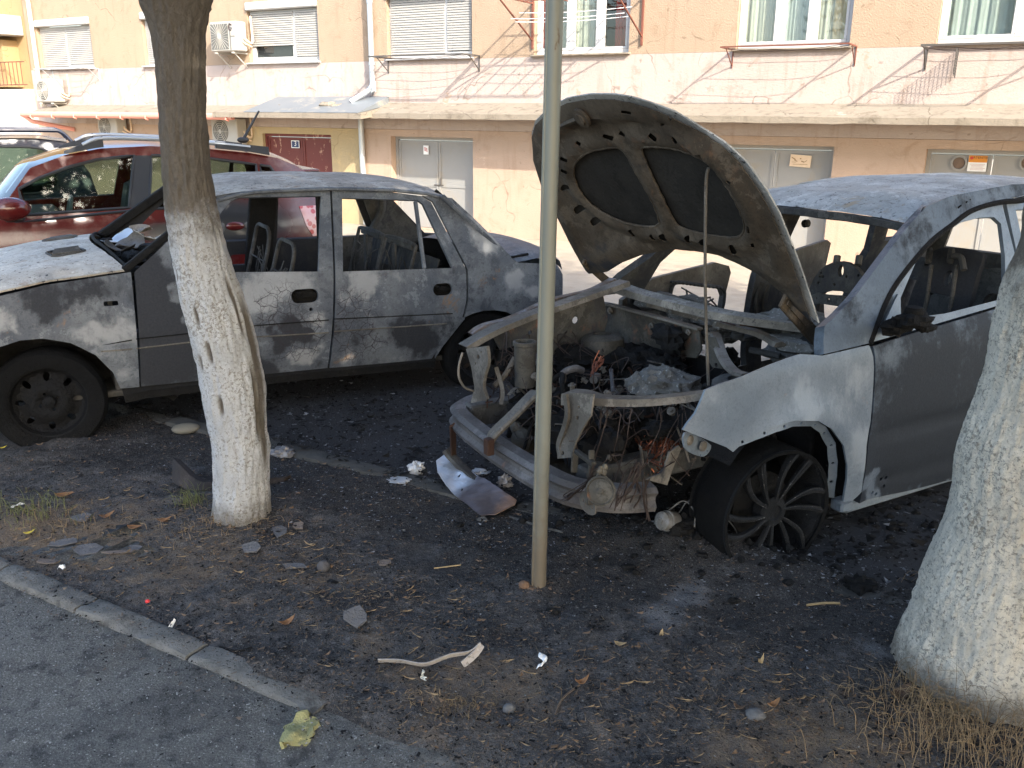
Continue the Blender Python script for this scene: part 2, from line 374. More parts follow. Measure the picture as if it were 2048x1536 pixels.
RIM_B = charm('blackened alloy', (.008, .008, .0085), (.024, .024, .024), (.30, .29, .27), .64, .5)
COPPER = plain('burnt copper', (.30, .105, .055), .5, .7, .5, .45, 30)
WIRE_D = plain('burnt wire', (.045, .031, .025), .6, .4, .4, .4, 30)
RUSTM = plain('rust', (.055, .028, .018), .85, .1, .3, .4, 25, .4)

def bark(name, zw, seed=0., dark=(.075, .062, .048), pale=(.33, .285, .23), white=(.80, .80, .785), wear=.5):
    m = Mat(name, .92, 0, .15); st = m.scl((1, 1, .35)); w_ = m.warp(6, .06)
    n = m.noise(5+seed, 6, .65); g = m.noise(26, 8, .76, co=m.scl((1, 1, .62)), dist=1.2); f = m.noise(120, 4, .7); v = m.vor(34, co=m.scl((1, 1, .6)))
    b = m.mix(g, dark, pale); b = m.mix(m.math('MULTIPLY', m.mr(n, .55, .7), .6), b, (.11, .10, .07))
    wcol = m.mix(m.mr(n, .35, .65), tuple(x*.82 for x in white), white); wcol = m.mix(m.math('MULTIPLY', m.mr(g, .50, .72), .55), wcol, (.40, .38, .33))
    wcol = m.mix(m.math('MULTIPLY', m.mr(g, .64, .74), .9), wcol, (.16, .125, .09))
    pit = m.noise(70, 8, .8, co=m.scl((1, 1, 1.1)), dist=.5); pt = m.math('ADD', pit, m.math('MULTIPLY', m.math('SUBTRACT', m.noise(5, 4, .6), .5), .28)); wcol = m.mix(m.mr(pt, .525, .59, 0, .85), wcol, m.mix(g, (.17, .135, .10), (.46, .42, .35))); wcol = m.mix(m.mr(m.noise(75, 5, .75), .54, .66, 0, .5), wcol, (.42, .39, .34))
    z = m.sep(2); k = m.math('ADD', z, m.math('MULTIPLY', m.math('SUBTRACT', m.noise(9, 6, .75), .5), .42)); mask = m.mr(k, zw+.09, zw-.09)
    foot = m.mr(m.math('ADD', z, m.math('MULTIPLY', m.math('SUBTRACT', m.noise(11, 6, .75), .5), .24)), .06, .17)
    mask = m.math('MULTIPLY', mask, m.math('ADD', m.math('MULTIPLY', foot, .75), .25)); mask = m.math('MULTIPLY', mask, m.math('SUBTRACT', 1., m.attr('bare')), True)
    m.col(m.mix(mask, b, wcol)); m.bump(g, 1., .03); m.bump(pit, .8, .015); m.bump(f, .4, .004); return m.m

# ------------------------------------------------------------------ ground (p = distance towards the facade, a = along it)
PF = 15.08
def w2(a, p): return AX[0]*a+NX[0]*p, AX[1]*a+NX[1]*p
def ap(P): return AX[0]*P[0]+AX[1]*P[1], NX[0]*P[0]+NX[1]*P[1]
def fall(p): return -max(0., p-5.2)*.0486
def fbm(x, y, s=0., o=4): return mnoise.fractal(Vector((x, y, s)), 1., 2., o)
def soil_edge(a): return 1.865 - .05*min(1, max(0, (a+1.9)/.6))**1 + .03*mnoise.noise(Vector((a*3, 1, 0))) - .11*max(0, mnoise.noise(Vector((a*2.3, 4.2, 0)))+.05)
def soil_z(a, p):
    z = .010 + .018*fbm(a*1.6, p*1.6, 3) + .012*fbm(a*7, p*7, 9, 3) + .007*fbm(a*24, p*24, 1, 2)
    for (ca, cp, r, h) in MOUNDS: z += h*math.exp(-((a-ca)**2+(p-cp)**2)/r**2)
    e = soil_edge(a); t = min(1, max(-1, (p-e)/.12)); z = z*max(0, t) + .034*min(1, max(0, (1.85-e)/.05))*min(1, max(0, t)*2.2)*max(0, 1-max(0, p-e)/.3) + (-.03 if t < 0 else 0)*min(1, -t*2)
    q = min(1, max(0, (3.62-p)/.12)); return z*q - .012*(1-q)
T1B = gpt(482, 1045); T2B = gpt(1990, 1400); POLEB = gpt(1077, 1178)
MOUNDS = [(*ap(T1B), .3, .035), (*ap(T2B), .5, .05), (*ap(POLEB), .12, .015), (*ap(gpt(1350, 1095)), .22, .05), (*ap(gpt(1230, 1060)), .3, .03), (*ap(gpt(1560, 1120)), .22, .045), (*ap(gpt(1440, 1110)), .2, .04), (*ap(gpt(1720, 1080)), .25, .04), (*ap(gpt(120, 885)), .3, .03)]
def ground_m(name, kind):
    m = Mat(name, .95, 0, .2); big = m.noise(1.5, 6, .65); med = m.noise(7, 6, .7); fine = m.noise(85, 5, .75); f2 = m.noise(240, 3, .7); grit = m.vor(130, 'F1')
    if kind == 'soil':
        c = m.mix(med, (.050, .048, .047), (.150, .142, .135)); c = m.mix(m.mr(m.noise(55, 6, .8), .52, .64, 0, .7), c, (.22, .21, .20)); c = m.mix(m.mr(m.noise(30, 5, .75), .40, .62, 0, .8), c, m.mix(big, (.028, .027, .027), (.056, .052, .049)))
        br = m.math('ADD', m.attr('brown'), m.math('MULTIPLY', m.math('SUBTRACT', med, .5), 1.6)); br = m.math('ADD', br, m.math('MULTIPLY', m.math('SUBTRACT', big, .5), 2.4))
        c = m.mix(m.mr(br, .25, .9, 0, .9), c, m.mix(fine, (.115, .088, .066), (.30, .22, .145)))
        c = m.mix(m.mr(br, .35, -.25, 0, .72), c, m.mix(fine, (.016, .016, .017), (.034, .033, .033)))
        ash = m.math('ADD', m.attr('ash'), m.math('MULTIPLY', m.math('SUBTRACT', m.noise(4, 7, .72, dist=.6), .5), 2.3)); c = m.mix(m.mr(ash, .30, .85, 0, .7), c, m.mix(fine, (.12, .12, .125), (.25, .25, .255)))
        c = m.mix(m.mr(fine, .56, .68, 0, .75), c, (.012, .012, .012)); c = m.mix(m.mr(grit, .17, .08, 0, .55), c, m.mix(f2, (.05, .05, .05), (.30, .29, .28)))
        c = m.mix(m.mr(f2, .66, .72, 0, .5), c, (.34, .32, .30)); c = m.mix(m.mr(m.noise(400, 2, .6), .58, .66, 0, .55), c, (.26, .22, .18)); c = m.mix(m.mr(m.noise(330, 2, .6), .58, .66, 0, .7), c, (.008, .008, .008))
    elif kind == 'pave':
        c = m.mix(med, (.092, .089, .080), (.20, .193, .175)); c = m.mix(m.mr(m.noise(120, 4, .75), .52, .62, 0, .55), c, (.33, .325, .30)); c = m.mix(m.mr(big, .46, .66, 0, .6), c, (.065, .066, .066)); c = m.mix(m.mr(m.noise(300, 2, .6), .55, .66, 0, .6), c, (.03, .03, .03))
        c = m.mix(m.mr(m.noise(12, 6, .7), .50, .64, 0, .75), c, (.050, .050, .050)); c = m.mix(m.mr(grit, .22, .1, 0, .5), c, m.mix(f2, (.07, .07, .068), (.24, .235, .225)))
        c = m.mix(m.mr(m.noise(3.1, 5, .6), .6, .74, 0, .4), c, (.12, .10, .075)); c = m.mix(m.mr(f2, .68, .74, 0, .45), c, (.36, .36, .35))
    else:
        c = m.mix(med, (.34, .29, .22), (.48, .41, .32)); c = m.mix(m.mr(big, .45, .7, 0, .5), c, (.25, .21, .16)); c = m.mix(m.mr(m.noise(30, 5, .7), .58, .7, 0, .4), c, (.12, .1, .085))
        s = m.math('ADD', m.attr('soot'), m.math('MULTIPLY', m.math('SUBTRACT', med, .5), .9)); s = m.math('ADD', s, m.math('MULTIPLY', m.math('SUBTRACT', big, .5), .8))
        k = m.mix(fine, (.016, .016, .017), (.07, .07, .073)); k = m.mix(m.mr(grit, .2, .1, 0, .5), k, m.mix(f2, (.04, .04, .045), (.25, .25, .27))); c = m.mix(m.mr(s, .25, .75), c, k)
    m.col(c); m.bump(med, .35, .03); m.bump(fine, .8, .012); m.bump(grit, .5, .005); return m.m
def lines(lo, hi, fine_lo, fine_hi, st, coarse):
    L = list(np.arange(lo, fine_lo, coarse))+list(np.arange(fine_lo, fine_hi, st))+list(np.arange(fine_hi, hi+coarse, coarse)); return L
o = grid('pavement', lines(-14, 14, -3.4, 1.5, .05, .8), lines(-12, 1.75, .9, 1.75, .05, .7)+[1.762],
         lambda a, p: (*w2(a, p), .006*fbm(a*2, p*2, 5)+.003*fbm(a*14, p*14, 2, 2)-.004), ground_m('worn asphalt', 'pave')); tag(o, kind='structure')
def brown(a, p):
    v = -.05+.30*max(0, 1-abs(p-2.15)/.55)*(1 if a < .4 else .8)
    for (x, y, r, h) in ((130, 1070, .38, .5), (560, 1120, .35, .3), (930, 1400, .3, .35), (1550, 1480, .3, .4), (700, 1180, .3, .15), (330, 1110, .4, .35), (20, 1060, .3, .4), (1900, 1480, .3, .5), (1250, 1330, .25, .2)):
        q = ap(gpt(x, y)); v += h*math.exp(-((a-q[0])**2+(p-q[1])**2)/r**2)
    return v - .35*min(1, max(0, (p-2.75)/.4))
def ashv(a, p):
    v = 0
    for (x, y, r, h) in ((1370, 1195, .08, .9), (1330, 1240, .1, .6), (1770, 1330, .3, .45), (1150, 1200, .3, .25), (1310, 1330, .25, .3), (1000, 1450, .4, .2), (420, 940, .4, .3), (1500, 1150, .3, .3), (900, 900, .3, .25)):
        q = ap(gpt(x, y)); v += h*math.exp(-((a-q[0])**2+(p-q[1])**2)/r**2)
    return v
o = grid('verge_soil', lines(-13, 13, -4.9, 1.9, .022, .5), np.arange(1.40, 3.66, .022), lambda a, p: (*w2(a, p), soil_z(a, p)), ground_m('charred soil', 'soil'), attrs={'brown': brown, 'ash': ashv}); tag(o, kind='structure')
def soot_r(a, p): return max(0, 1.15-max(0, p-5.2)/2.6) if a < 5 else .5
o = grid('road', lines(-60, 60, -8, 6, .25, 4), list(np.arange(3.5, 9, .12))+list(np.arange(9, 60, 1.2)), lambda a, p: (*w2(a, p), (fall(p) if p < PF+.5 else fall(PF))+.006*fbm(a*2, p*2, 1)), ground_m('dusty road', 'road'), attrs={'soot': soot_r}); tag(o, kind='structure')
KERB = plain('weathered kerb concrete', (.17, .165, .15), .95, 0, .2, .6, 16, 1., dirt=(.045, .042, .038))
KERBD = plain('sooty kerb concrete', (.07, .068, .062), .95, 0, .2, .4, 5, .7, dirt=(.02, .02, .02))
def kerb(name, p0, wd, a0, a1, L, mat, top):
    e = bpy.data.objects.new(name, None); COL.objects.link(e); tag(e, kind='structure'); a = a0
    while a < a1:
        l = L*random.uniform(.85, 1.1); g = .012; z0 = top(a+l/2); V = []; n = max(2, int(l/.06)); rows = 6
        prof = [(0, -.12), (0, -.014), (.006, -.003), (wd*.25, .001), (wd*.5, .002), (wd*.75, .001), (wd-.006, -.004), (wd, -.014), (wd, -.12)]
        for i in range(n+1):
            aa = a+g/2+(l-g)*i/n; en = .008 if i in (0, n) else 0
            for q, (dp, dz) in enumerate(prof):
                x, y = w2(aa, p0+dp+.006*fbm(aa*6, q, 3)); V.append((x, y, z0+dz-en+.005*fbm(aa*9, dp*25, 7, 3)-.030*max(0, fbm(aa*3.3, 5+p0+dp*6, 1, 3)-.1)))
        m = len(prof); Fc = [(i*m+q, i*m+q+1, (i+1)*m+q+1, (i+1)*m+q) for i in range(n) for q in range(m-1)]+[tuple(range(m))[::-1], tuple(range(n*m, n*m+m))]
        mk('kerb_stone', V, Fc, mat, e, True, 50); a += l
    return e
kerb('kerb', 1.758, .105, -5.2, -1.35, .62, KERB, lambda a: .022-.022*max(0, (a+2.2)/.7))
kerb('parking_kerb', 3.36, .13, -6, 3.2, .9, KERBD, lambda a: .024+.008*math.sin(a*3))

# ------------------------------------------------------------------ apartment block
yawf = math.degrees(math.atan2(AX[1], AX[0])); FA = Frame(NX*PF, yawf)
bl = root('apartment_block', FA, 'tan and pink apartment block with shuttered windows above garage doors', 'apartment block')
def fpt(px, py, y=0.): q = FA.at(px, py, y); return q[0], q[2]
SILL = 2.84
wins = {}
def frect(x0, y0, x1, y1, y=0.):
    a = fpt(x0, (y0+y1)/2, y)[0]; b = fpt(x1, (y0+y1)/2, y)[0]; xm = (x0+x1)/2; return a, b, fpt(xm, y1, y)[1], fpt(xm, y0, y)[1]
WD = [('w1', 72, 180, [.5], 'ss', 4.0), ('w2', 284, 372, [.5], 'ss', 4.02), ('w3', 495, 636, [.64], 'hs', 4.06), ('w4', 774, 944, [.68], 'ss', 4.12), ('w5', 1069, 1259, [.37, .68], 'ggg', 4.2), ('w6', 1474, 1702, [.37, .66], 'ggg', 4.25), ('w7', 1876, 2150, [.6], 'gg', 4.25)]
holes_t = []
for nm, x0, x1, mull, pn, top in WD:
    u0 = fpt(x0, 60)[0]; u1 = fpt(x1, 60)[0]; wins[nm] = (u0, u1, SILL, top); holes_t.append([(u0, SILL), (u1, SILL), (u1, top), (u0, top)])
U0, U1 = -23.15, 6.
flat = lambda y: (lambda u, v: (u, y, v))
ww = panel('upper_wall', [(U0, SILL-.03), (U1, SILL-.03), (U1, 7.5), (U0, 7.5)], flat(0), PL_TAN, bl, holes_t, .28, .8, smooth=False)
panel('middle_wall', [(U0, 1.5), (U1, 1.5), (U1, SILL-.034), (U0, SILL-.034)], flat(-.012), PL_PINK, bl, [], .28, .8, smooth=False)
gd = {}
for nm, x0, x1, xs in (('g1', 782, 946, 866), ('g2', 1445, 1668, 1546), ('g3', 1853, 2125, 1988)):
    gd[nm] = (fpt(x0, 300)[0], fpt(x1, 300)[0], fpt(xs, 300)[0], 1.36)
de = (fpt(527, 300)[0], fpt(663, 300)[0], fpt(600, 300)[0], 1.36)
hl = [[(g[0], -.46), (g[1], -.46), (g[1], g[3]), (g[0], g[3])] for g in gd.values()]
UY = fpt(722, 290)[0]
panel('lower_wall', [(UY+.01, -.9), (U1, -.9), (U1, 1.496), (UY+.01, 1.496)], flat(-.004), PL_LOW, bl, hl, .28, .8, smooth=False)
UY0 = fpt(470, 290)[0]
panel('entrance_wall', [(UY0, -.9), (UY, -.9), (UY, 1.496), (UY0, 1.496)], flat(0), PL_YEL, bl, [[(de[0], -.46), (de[1], -.46), (de[1], de[3]), (de[0], de[3])]], .28, .8, smooth=False)
panel('left_lower_wall', [(U0, -.9), (UY0-.01, -.9), (UY0-.01, 1.496), (U0, 1.496)], flat(0), PL_LOW, bl, [], .28, .8, smooth=False)
# windows
def window(nm, u0, u1, z0, z1, mull, kinds, curt=()):
    fr = MB(); t = .065; y = .13
    def b(a, c, q, r, yy=y, d=.07): fr.box(((a+c)/2, yy, (q+r)/2), (c-a, d, r-q), None, .006)
    boxh = .17 if 's' in kinds or 'h' in kinds else .0
    zt = z1-boxh
    b(u0+.002, u1-.002, z0+.002, z0+t); b(u0+.002, u1-.002, zt-t, zt-.002); b(u0+.002, u0+t, z0+t, zt-t); b(u1-t, u1-.002, z0+t, zt-t)
    cuts = [u0+t]+[u0+(u1-u0)*k for k in mull]+[u1-t]
    for c in cuts[1:-1]: b(c-.04, c+.04, z0+t, zt-t, y-.004)
    W = fr.build('window', PVC, bl, True)
    if boxh:
        m = MB(); m.box(((u0+u1)/2, .03, z1-boxh/2), (u1-u0-.006, .17, boxh-.004), None, .02); m.build('shutter_box', PVC, W)
    for i, k in enumerate(kinds):
        a, c = cuts[i]+(.04 if i else 0), cuts[i+1]-(.04 if i < len(kinds)-1 else 0)
        g = MB(); s = .045; q0, q1 = z0+t, zt-t
        for aa, cc, r0, r1 in ((a, c, q0, q0+s), (a, c, q1-s, q1), (a, a+s, q0+s, q1-s), (c-s, c, q0+s, q1-s)): g.box(((aa+cc)/2, y-.012, (r0+r1)/2), (cc-aa, .05, r1-r0), None, .005)
        g.build('sash', PVC, W)
        g = MB(); g.box(((a+c)/2, y+.01, (q0+q1)/2), (c-a-2*s+.004, .012, q1-q0-2*s+.004)); g.build('pane', GLASSW if k in 'shd' else GLASSC, W)
        if k in 'sh':
            lo = q0+(.02 if i == 0 else .07) if k == 's' else q0+(q1-q0)*.30
            g = MB(); z = q1+.02
            while z > lo: g.box(((a+c)/2, y-.055+.004*math.sin(z*7), z-.021), (c-a+.03, .012, .040), None, .005); z -= .045
            tag(g.build('shutter', SHUT, W), kind='stuff')
    s = MB(); s.box(((u0+u1)/2, -.03, z0-.02), (u1-u0+.08, .12, .03), None, .006); s.build('sill', PVC if 's' in kinds or 'h' in kinds else CONC, W)
    for (fa, fb, mat, yy) in curt:
        n = 60; A = [u0+(u1-u0)*(fa+(fb-fa)*i/n) for i in range(n+1)]
        grid('curtain', A, [z0+.02, zt], lambda u, v: (u, y+yy+.013*math.sin(u*38)+.006*math.sin(u*91), v), mat, W)
    return W
gl_f = lambda M_, lo: M_.math('ADD', M_.math('MULTIPLY', M_.math('POWER', M_.n('ShaderNodeLayerWeight').outputs['Facing'], 5.), .9), lo, True)
g_ = Mat('clear glass', .02, 0, .6); gm = g_.n('ShaderNodeBsdfGlossy'); gm.inputs['Roughness'].default_value = .02; tr = g_.n('ShaderNodeBsdfTransparent'); tr.inputs[0].default_value = (.86, .9, .88, 1)
mx = g_.n('ShaderNodeMixShader'); g_.t.links.new(gl_f(g_, .05), mx.inputs[0]); g_.t.links.new(tr.outputs[0], mx.inputs[1]); g_.t.links.new(gm.outputs[0], mx.inputs[2])
g_.t.links.new(mx.outputs[0], g_.t.nodes['Material Output'].inputs[0]); GLASSC = g_.m
CUR = {'w5': ((.0, .36, CURT_W, .1), (.36, .66, CURT_W, .1), (.80, 1., CURT_R, .09), (.0, .1, CURT_R, .07)), 'w6': ((0, .36, CURT_W, .1), (.36, .64, CURT_B, .12), (.64, .85, CURT_W, .1), (.82, 1, PAPERY, .08)), 'w7': ((.05, .55, CURT_B, .1), (.6, .9, CURT_W, .1))}
for nm, x0, x1, mull, pn, top in WD: window(nm, *wins[nm], mull, pn, CUR.get(nm, ()))
dk = MB(); dk.box((-8, 1.9, 3.4), (31, .05, 2.2)); dk.box((-8, 1.1, 2.2), (31, 1.6, .04)); dk.box((-8, 1.1, 4.6), (31, 1.6, .04)); dk.build('rooms', plain('dim room walls', (.28, .25, .2), .9), bl)
# ledge over the garages, canopies, gutter
def prism(name, u0, u1, prof, mat, parent, n=60, amp=.012):
    us = list(np.linspace(u0, u1, n)); m = len(prof); V = []
    for i, u in enumerate(us):
        for q, (y, z) in enumerate(prof): V.append((u, y+amp*.5*fbm(u*3, q, 2), z+amp*fbm(u*2.3, q*1.3, 4)))
    Fc = [(i*m+q, (i+1)*m+q, (i+1)*m+(q+1) % m, i*m+(q+1) % m) for i in range(n-1) for q in range(m)]+[tuple(range(m)), tuple(range((n-1)*m, n*m))[::-1]]
    return mk(name, V, Fc, mat, parent, True, 30)
LY = -.72; zl = FA.at(1400, 232, LY)[2]; zb = zl-.095
UL = FA.at(712, 232, LY)[0]
prism('ledge', UL, U1, [(LY, zb), (LY, zl), (LY+.06, zl+.02), (-.02, zl+.20), (-.02, zb+.03)], CONC, bl)
CY = -1.05; cz = FA.at(600, 226, CY)[2]; c0, c1 = FA.at(425, 230, CY)[0], FA.at(722, 230, CY)[0]
prism('entrance_canopy', c0, c1, [(CY, cz-.10), (CY, cz), (-.03, cz+.16), (-.03, cz)], CONC, bl, 30, .005)
prism('canopy_flashing', c0+.9, c1-.1, [(CY+.02, cz+.01), (CY+.02, cz+.018), (-.025, cz+.33), (-.025, cz+.165)], ZINC, bl, 20, .004)
GY = -.95; g0, g1 = FA.at(47, 232, GY)[0], FA.at(462, 232, GY)[0]; gz0 = FA.at(250, 228, GY)[2]
prism('side_canopy', g0, g1, [(GY+.06, gz0-.06), (GY+.06, gz0), (-.03, gz0+.2), (-.03, gz0+.1)], CONC, bl, 30, .006)
m = MB(); m.tube([(g0-.05, GY, gz0-.03), (g1+.05, GY, gz0-.03)], .07, 10)
for u in np.arange(g0+.4, g1, .85): m.tube([(u, GY-.075, gz0-.02), (u, GY-.08, gz0-.09), (u, GY, gz0-.12)], .018, 6)
m.tube([(g0, GY, gz0-.05), (g0+.15, GY+.1, gz0-.2), (g0+.62, -.02, gz0-.40)], .055, 8); m.build('gutter', PINKGUT, bl)
# garage doors, entrance door
def door(nm, g, mat, rec):
    u0, u1, us, zt = g; D = MB(); f = .06
    for a, c, q, r in ((u0+.002, u0+f, -.46, zt-.003), (u1-f, u1-.002, -.46, zt-.003), (u0+f, u1-f, zt-f, zt-.003)): D.box(((a+c)/2, rec, (q+r)/2), (c-a, .08, r-q))
    d = D.build(nm, mat, bl, False)
    for a, c in ((u0+f+.006, us-.006), (us+.006, u1-f-.006)):
        L = MB(); L.box(((a+c)/2, rec+.01, (zt-f-.46)/2-.005), (c-a, .03, zt-f+.46-.02), None, .006); w_ = c-a; b_ = .05
        for p_, q_, r_, t_ in ((a, a+b_, -.44, zt-f-.02), (c-b_, c, -.44, zt-f-.02), (a+b_, c-b_, zt-f-.02-b_, zt-f-.02), (a+b_, c-b_, .38, .38+b_)): L.box(((p_+q_)/2, rec-.012, (r_+t_)/2), (q_-p_, .015, t_-r_))
        lf = L.build('door_leaf', mat, d, True)
    h = MB(); h.box((us+.06, rec-.03, .5), (.03, .03, .14), None, .006); h.tube([(us-.1, rec-.03, .42), (us+.12, rec-.03, .42)], .012, 6); h.build('latch', STEEL_DK, d)
    return d
for k in gd: dd = door('garage_door', gd[k], DOORG, .2)
door('entrance_door', de, DOORR, .12)
for px in (1918, 2056):
    u, z = fpt(px, 326, .185); v = MB(); v.lathe([(.115, 0), (.115, .03), (.09, .035), (.085, .012), (.0, .012)], (u, .192, z), (0, -1, 0), 24)
    v.build('vent', DOORG, dd)
    v = MB(); v.lathe([(.082, 0), (.06, .006), (.0, .012)], (u, .178, z), (0, -1, 0), 24); v.build('vent_mesh', plain('rusty vent', (.16, .11, .08), .8), dd)
# rainwater pipes
P1 = fpt(742, 90, -.12); m = MB()
m.tube(curve([(P1[0], -.12, 7.3), (P1[0], -.12, 2.6), (P1[0]+.02, -.12, zl+.62), (P1[0]-.06, -.16, zl+.45), (P1[0]-.33, -.42, zl+.22)], 8), .055, 10)
for z in (2.75, 3.9, 5.2): m.lathe([(.066, -.03), (.066, .03)], (P1[0], -.12, z), (0, 0, 1), 12)
m.build('downpipe', ALU, bl)
P2 = fpt(724, 300, -.1); m = MB(); m.tube([(P2[0], -.1, zb+.05), (P2[0], -.1, .75), (P2[0]+.03, -.1, .4), (P2[0]+.03, -.1, -.45)], .06, 10); m.build('downpipe', ALU, bl)
P3 = fpt(68, 90, -.1); m = MB(); m.tube([(P3[0], -.1, 7.3), (P3[0], -.1, 1.9)], .05, 8); m.build('downpipe', plain('cream pipe', (.68, .58, .45), .5), bl)

# neighbouring building at the far left
nb = root('neighbour_building', Frame(FA.T + FA.M @ np.array([U0-.02, 0, 0]), yawf), 'orange and white building with a balcony at the left edge', 'building')
panel('upper_wall', [(-9, 2.35), (-.01, 2.35), (-.01, 7.5), (-9, 7.5)], flat(.5), PL_ORANGE, nb, [], .2, 1., smooth=False)
panel('lower_wall', [(-9, -.9), (-.01, -.9), (-.01, 2.34), (-9, 2.34)], flat(-.15), PL_WHITE, nb, [], .75, 1., smooth=False)
m = MB(); m.box((-1.95, -.35, 3.95), (2.2, 1.7, .5), None, .02); m.build('balcony', PL_WHITE, nb)
m = MB(); m.box((-2.2, .3, 3.0), (2., .5, 1.2), None, .01); m.build('side_wall', PL_ORANGE, nb)
m = MB()
for z in (2.45, 3.02): m.bar((-3.5, -.1, z), (-.1, -.1, z), .025, .025)
for u in np.arange(-3.5, -.1, .17): m.bar((u, -.1, 2.45), (u, -.1, 3.02), .014, .014)
m.build('railing', RUSTRED, nb)

# air conditioners
def ac(px, py, y, wd, ht, label, dp=.30, style=0):
    q = FA.at(px, py, y); e = root('air_conditioner', Frame(FA.T+FA.M @ np.array([q[0], 0, q[2]]), yawf), label, 'air conditioner', 'air conditioners on the facade')
    m = MB(); m.box((0, y+dp/2, 0), (wd, dp, ht), None, .02); m.build('casing', ACW, e)
    r = ht*.42; cx = -wd*.5+ht*.5; m = MB()
    if style: # radiating square grille
        m.box((cx, y-.006, 0), (ht*.86, .008, ht*.84)); g = m.build('grille', ACD, e); m = MB()
        for k in range(26):
            t = math.pi*2*k/26; R_ = min(ht*.43/max(abs(math.cos(t)), 1e-3), ht*.42/max(abs(math.sin(t)), 1e-3)); m.bar((cx+.03*math.cos(t), y-.014, .03*math.sin(t)), (cx+R_*math.cos(t), y-.014, R_*math.sin(t)), .0065, .008, (0, 1, 0))
        m.lathe([(.06, 0), (.055, .012), (0, .014)], (cx, y-.008, 0), (0, -1, 0), 16); m.build('fan_guard', ACW, e)
        m = MB(); m.box((wd*.27, y-.004, -.0), (.02, .008, ht*.9)); m.box((wd*.36, y-.004, ht*.0), (.13, .008, ht*.02)); m.build('trim', ACD, e)
        m = MB(); m.tube([(wd*.30+.05*math.cos(t), y-.006, ht*.3+.06*math.sin(t)) for t in np.linspace(.6, 5.2, 12)], .012, 6); m.bar((wd*.30, y-.006, ht*.29), (wd*.30+.05, y-.006, ht*.26), .02, .01); m.build('badge', INK, e)
    else:
        m.lathe([(r, -.0), (r*.96, .004), (0, .004)], (cx, y-.002, 0), (0, -1, 0), 28); g = m.build('grille', ACD, e); m = MB()
        for k in range(1, 6): m.tube([(cx+r*k/5.5*math.cos(t), y-.014, r*k/5.5*math.sin(t)) for t in np.linspace(0, 2*math.pi, 28, endpoint=False)], .007, 5, False, closed=True)
        for k in range(6): t = k*math.pi/3; m.bar((cx, y-.014, 0), (cx+r*math.cos(t), y-.014, r*math.sin(t)), .01, .008, (0, 1, 0))
        m.lathe([(.05, 0), (.045, .012), (0, .014)], (cx, y-.01, 0), (0, -1, 0), 14); m.build('fan_guard', ACW, e)
    for s in (-.32, .32): m = MB(); m.bar((wd*s, 0, -ht/2-.03), (wd*s, y-.02, -ht/2-.03), .04, .03); m.bar((wd*s, -.02, -ht/2-.32), (wd*s, y+.05, -ht/2-.04), .02, .02); m.build('bracket', ACW, e)
    m = MB(); m.tube(curve([(wd*.5, y+dp*.7, 0), (wd*.58, y+.2, -.06), (wd*.6, -.05, -.1), (wd*.56, -.03, ht*.7)], 6), .022, 6); m.tube(curve([(wd*.5, y+dp*.5, -.1), (wd*.56, y+.2, -.14), (wd*.57, -.05, -.2)], 5), .015, 6); m.build('pipe', PAPERY, e); return e
ac(446, 73, -.42, .80, .60, 'white air conditioner with a square radiating grille beside a shuttered window', style=1)
ac(89, 181, -.42, .74, .56, 'white air conditioner low on the wall under the far left window')
ac(214, 253, -.40, .70, .52, 'white air conditioner under the salmon gutter, left of the tree trunk')
ac(448, 263, -.40, .80, .58, 'white air conditioner behind the red car roof, right of the tree trunk')

# clothes racks on the wall (they throw the slanting shadows)
def rack(x0, x1, pyb, out, nline, mat, label, r=.016, drop=.28, mesh=False):
    a, z = fpt(x0, pyb, -out/2); b = fpt(x1, pyb, -out/2)[0]; e = root('clothes_rack', Frame(FA.T+FA.M @ np.array([a, 0, z]), yawf), label, 'clothes rack', 'clothes racks under the windows'); L = b-a
    m = MB(); m.bar((0, -.005, 0), (0, -out, 0), 2*r, 2*r); m.bar((L, -.005, 0), (L, -out, 0), 2*r, 2*r); m.bar((-r, -out-r, 0), (L+r, -out-r, 0), 2*r, 2*r)
    m.build('frame', mat, e)
    for u in (0, L): m = MB(); m.bar((u, -.012, .0), (u, -.012, -drop), 2.6*r, 1.4*r); m.bar((u, -.012, -drop+.02), (u, -out*.6, -.01), 1.2*r, 1.2*r); m.build('bracket', mat, e)
    m = MB()
    for k in range(nline):
        y = -out*(k+.7)/(nline+.3); m.tube([(L*t, y, -.05*4*t*(1-t)-.01*math.sin(9*t+k)) for t in np.linspace(0, 1, 12)], .0045, 5)
    m.build('line', WIRE_D, e)
    if mesh:
        m = MB()
        for k in range(14): m.bar((.42, -.05-k*.035, -.02), (.42, -.05-k*.035, -.42+k*.004), .006, .006)
        for k in range(10): m.bar((.42, -.05, -.03-k*.04), (.42, -.5, -.03-k*.04), .006, .006)
        m.build('wire_basket', STEEL_DK, e)
    return e
rack(88, 180, 139, .5, 4, ALU, 'pale metal clothes rack under the far left window', .012)
rack(758, 942, 115, .62, 5, STEEL_DK, 'dark clothes rack under the wide shuttered window', .013)
rack(1455, 1705, 97, .66, 3, RUSTRED, 'red oxide clothes rack under the window with three curtained panes', .011)
rack(1850, 2110, 94, .75, 4, STEEL_DK, 'dark clothes rack with wire mesh under the rightmost window', .014, .3, True)
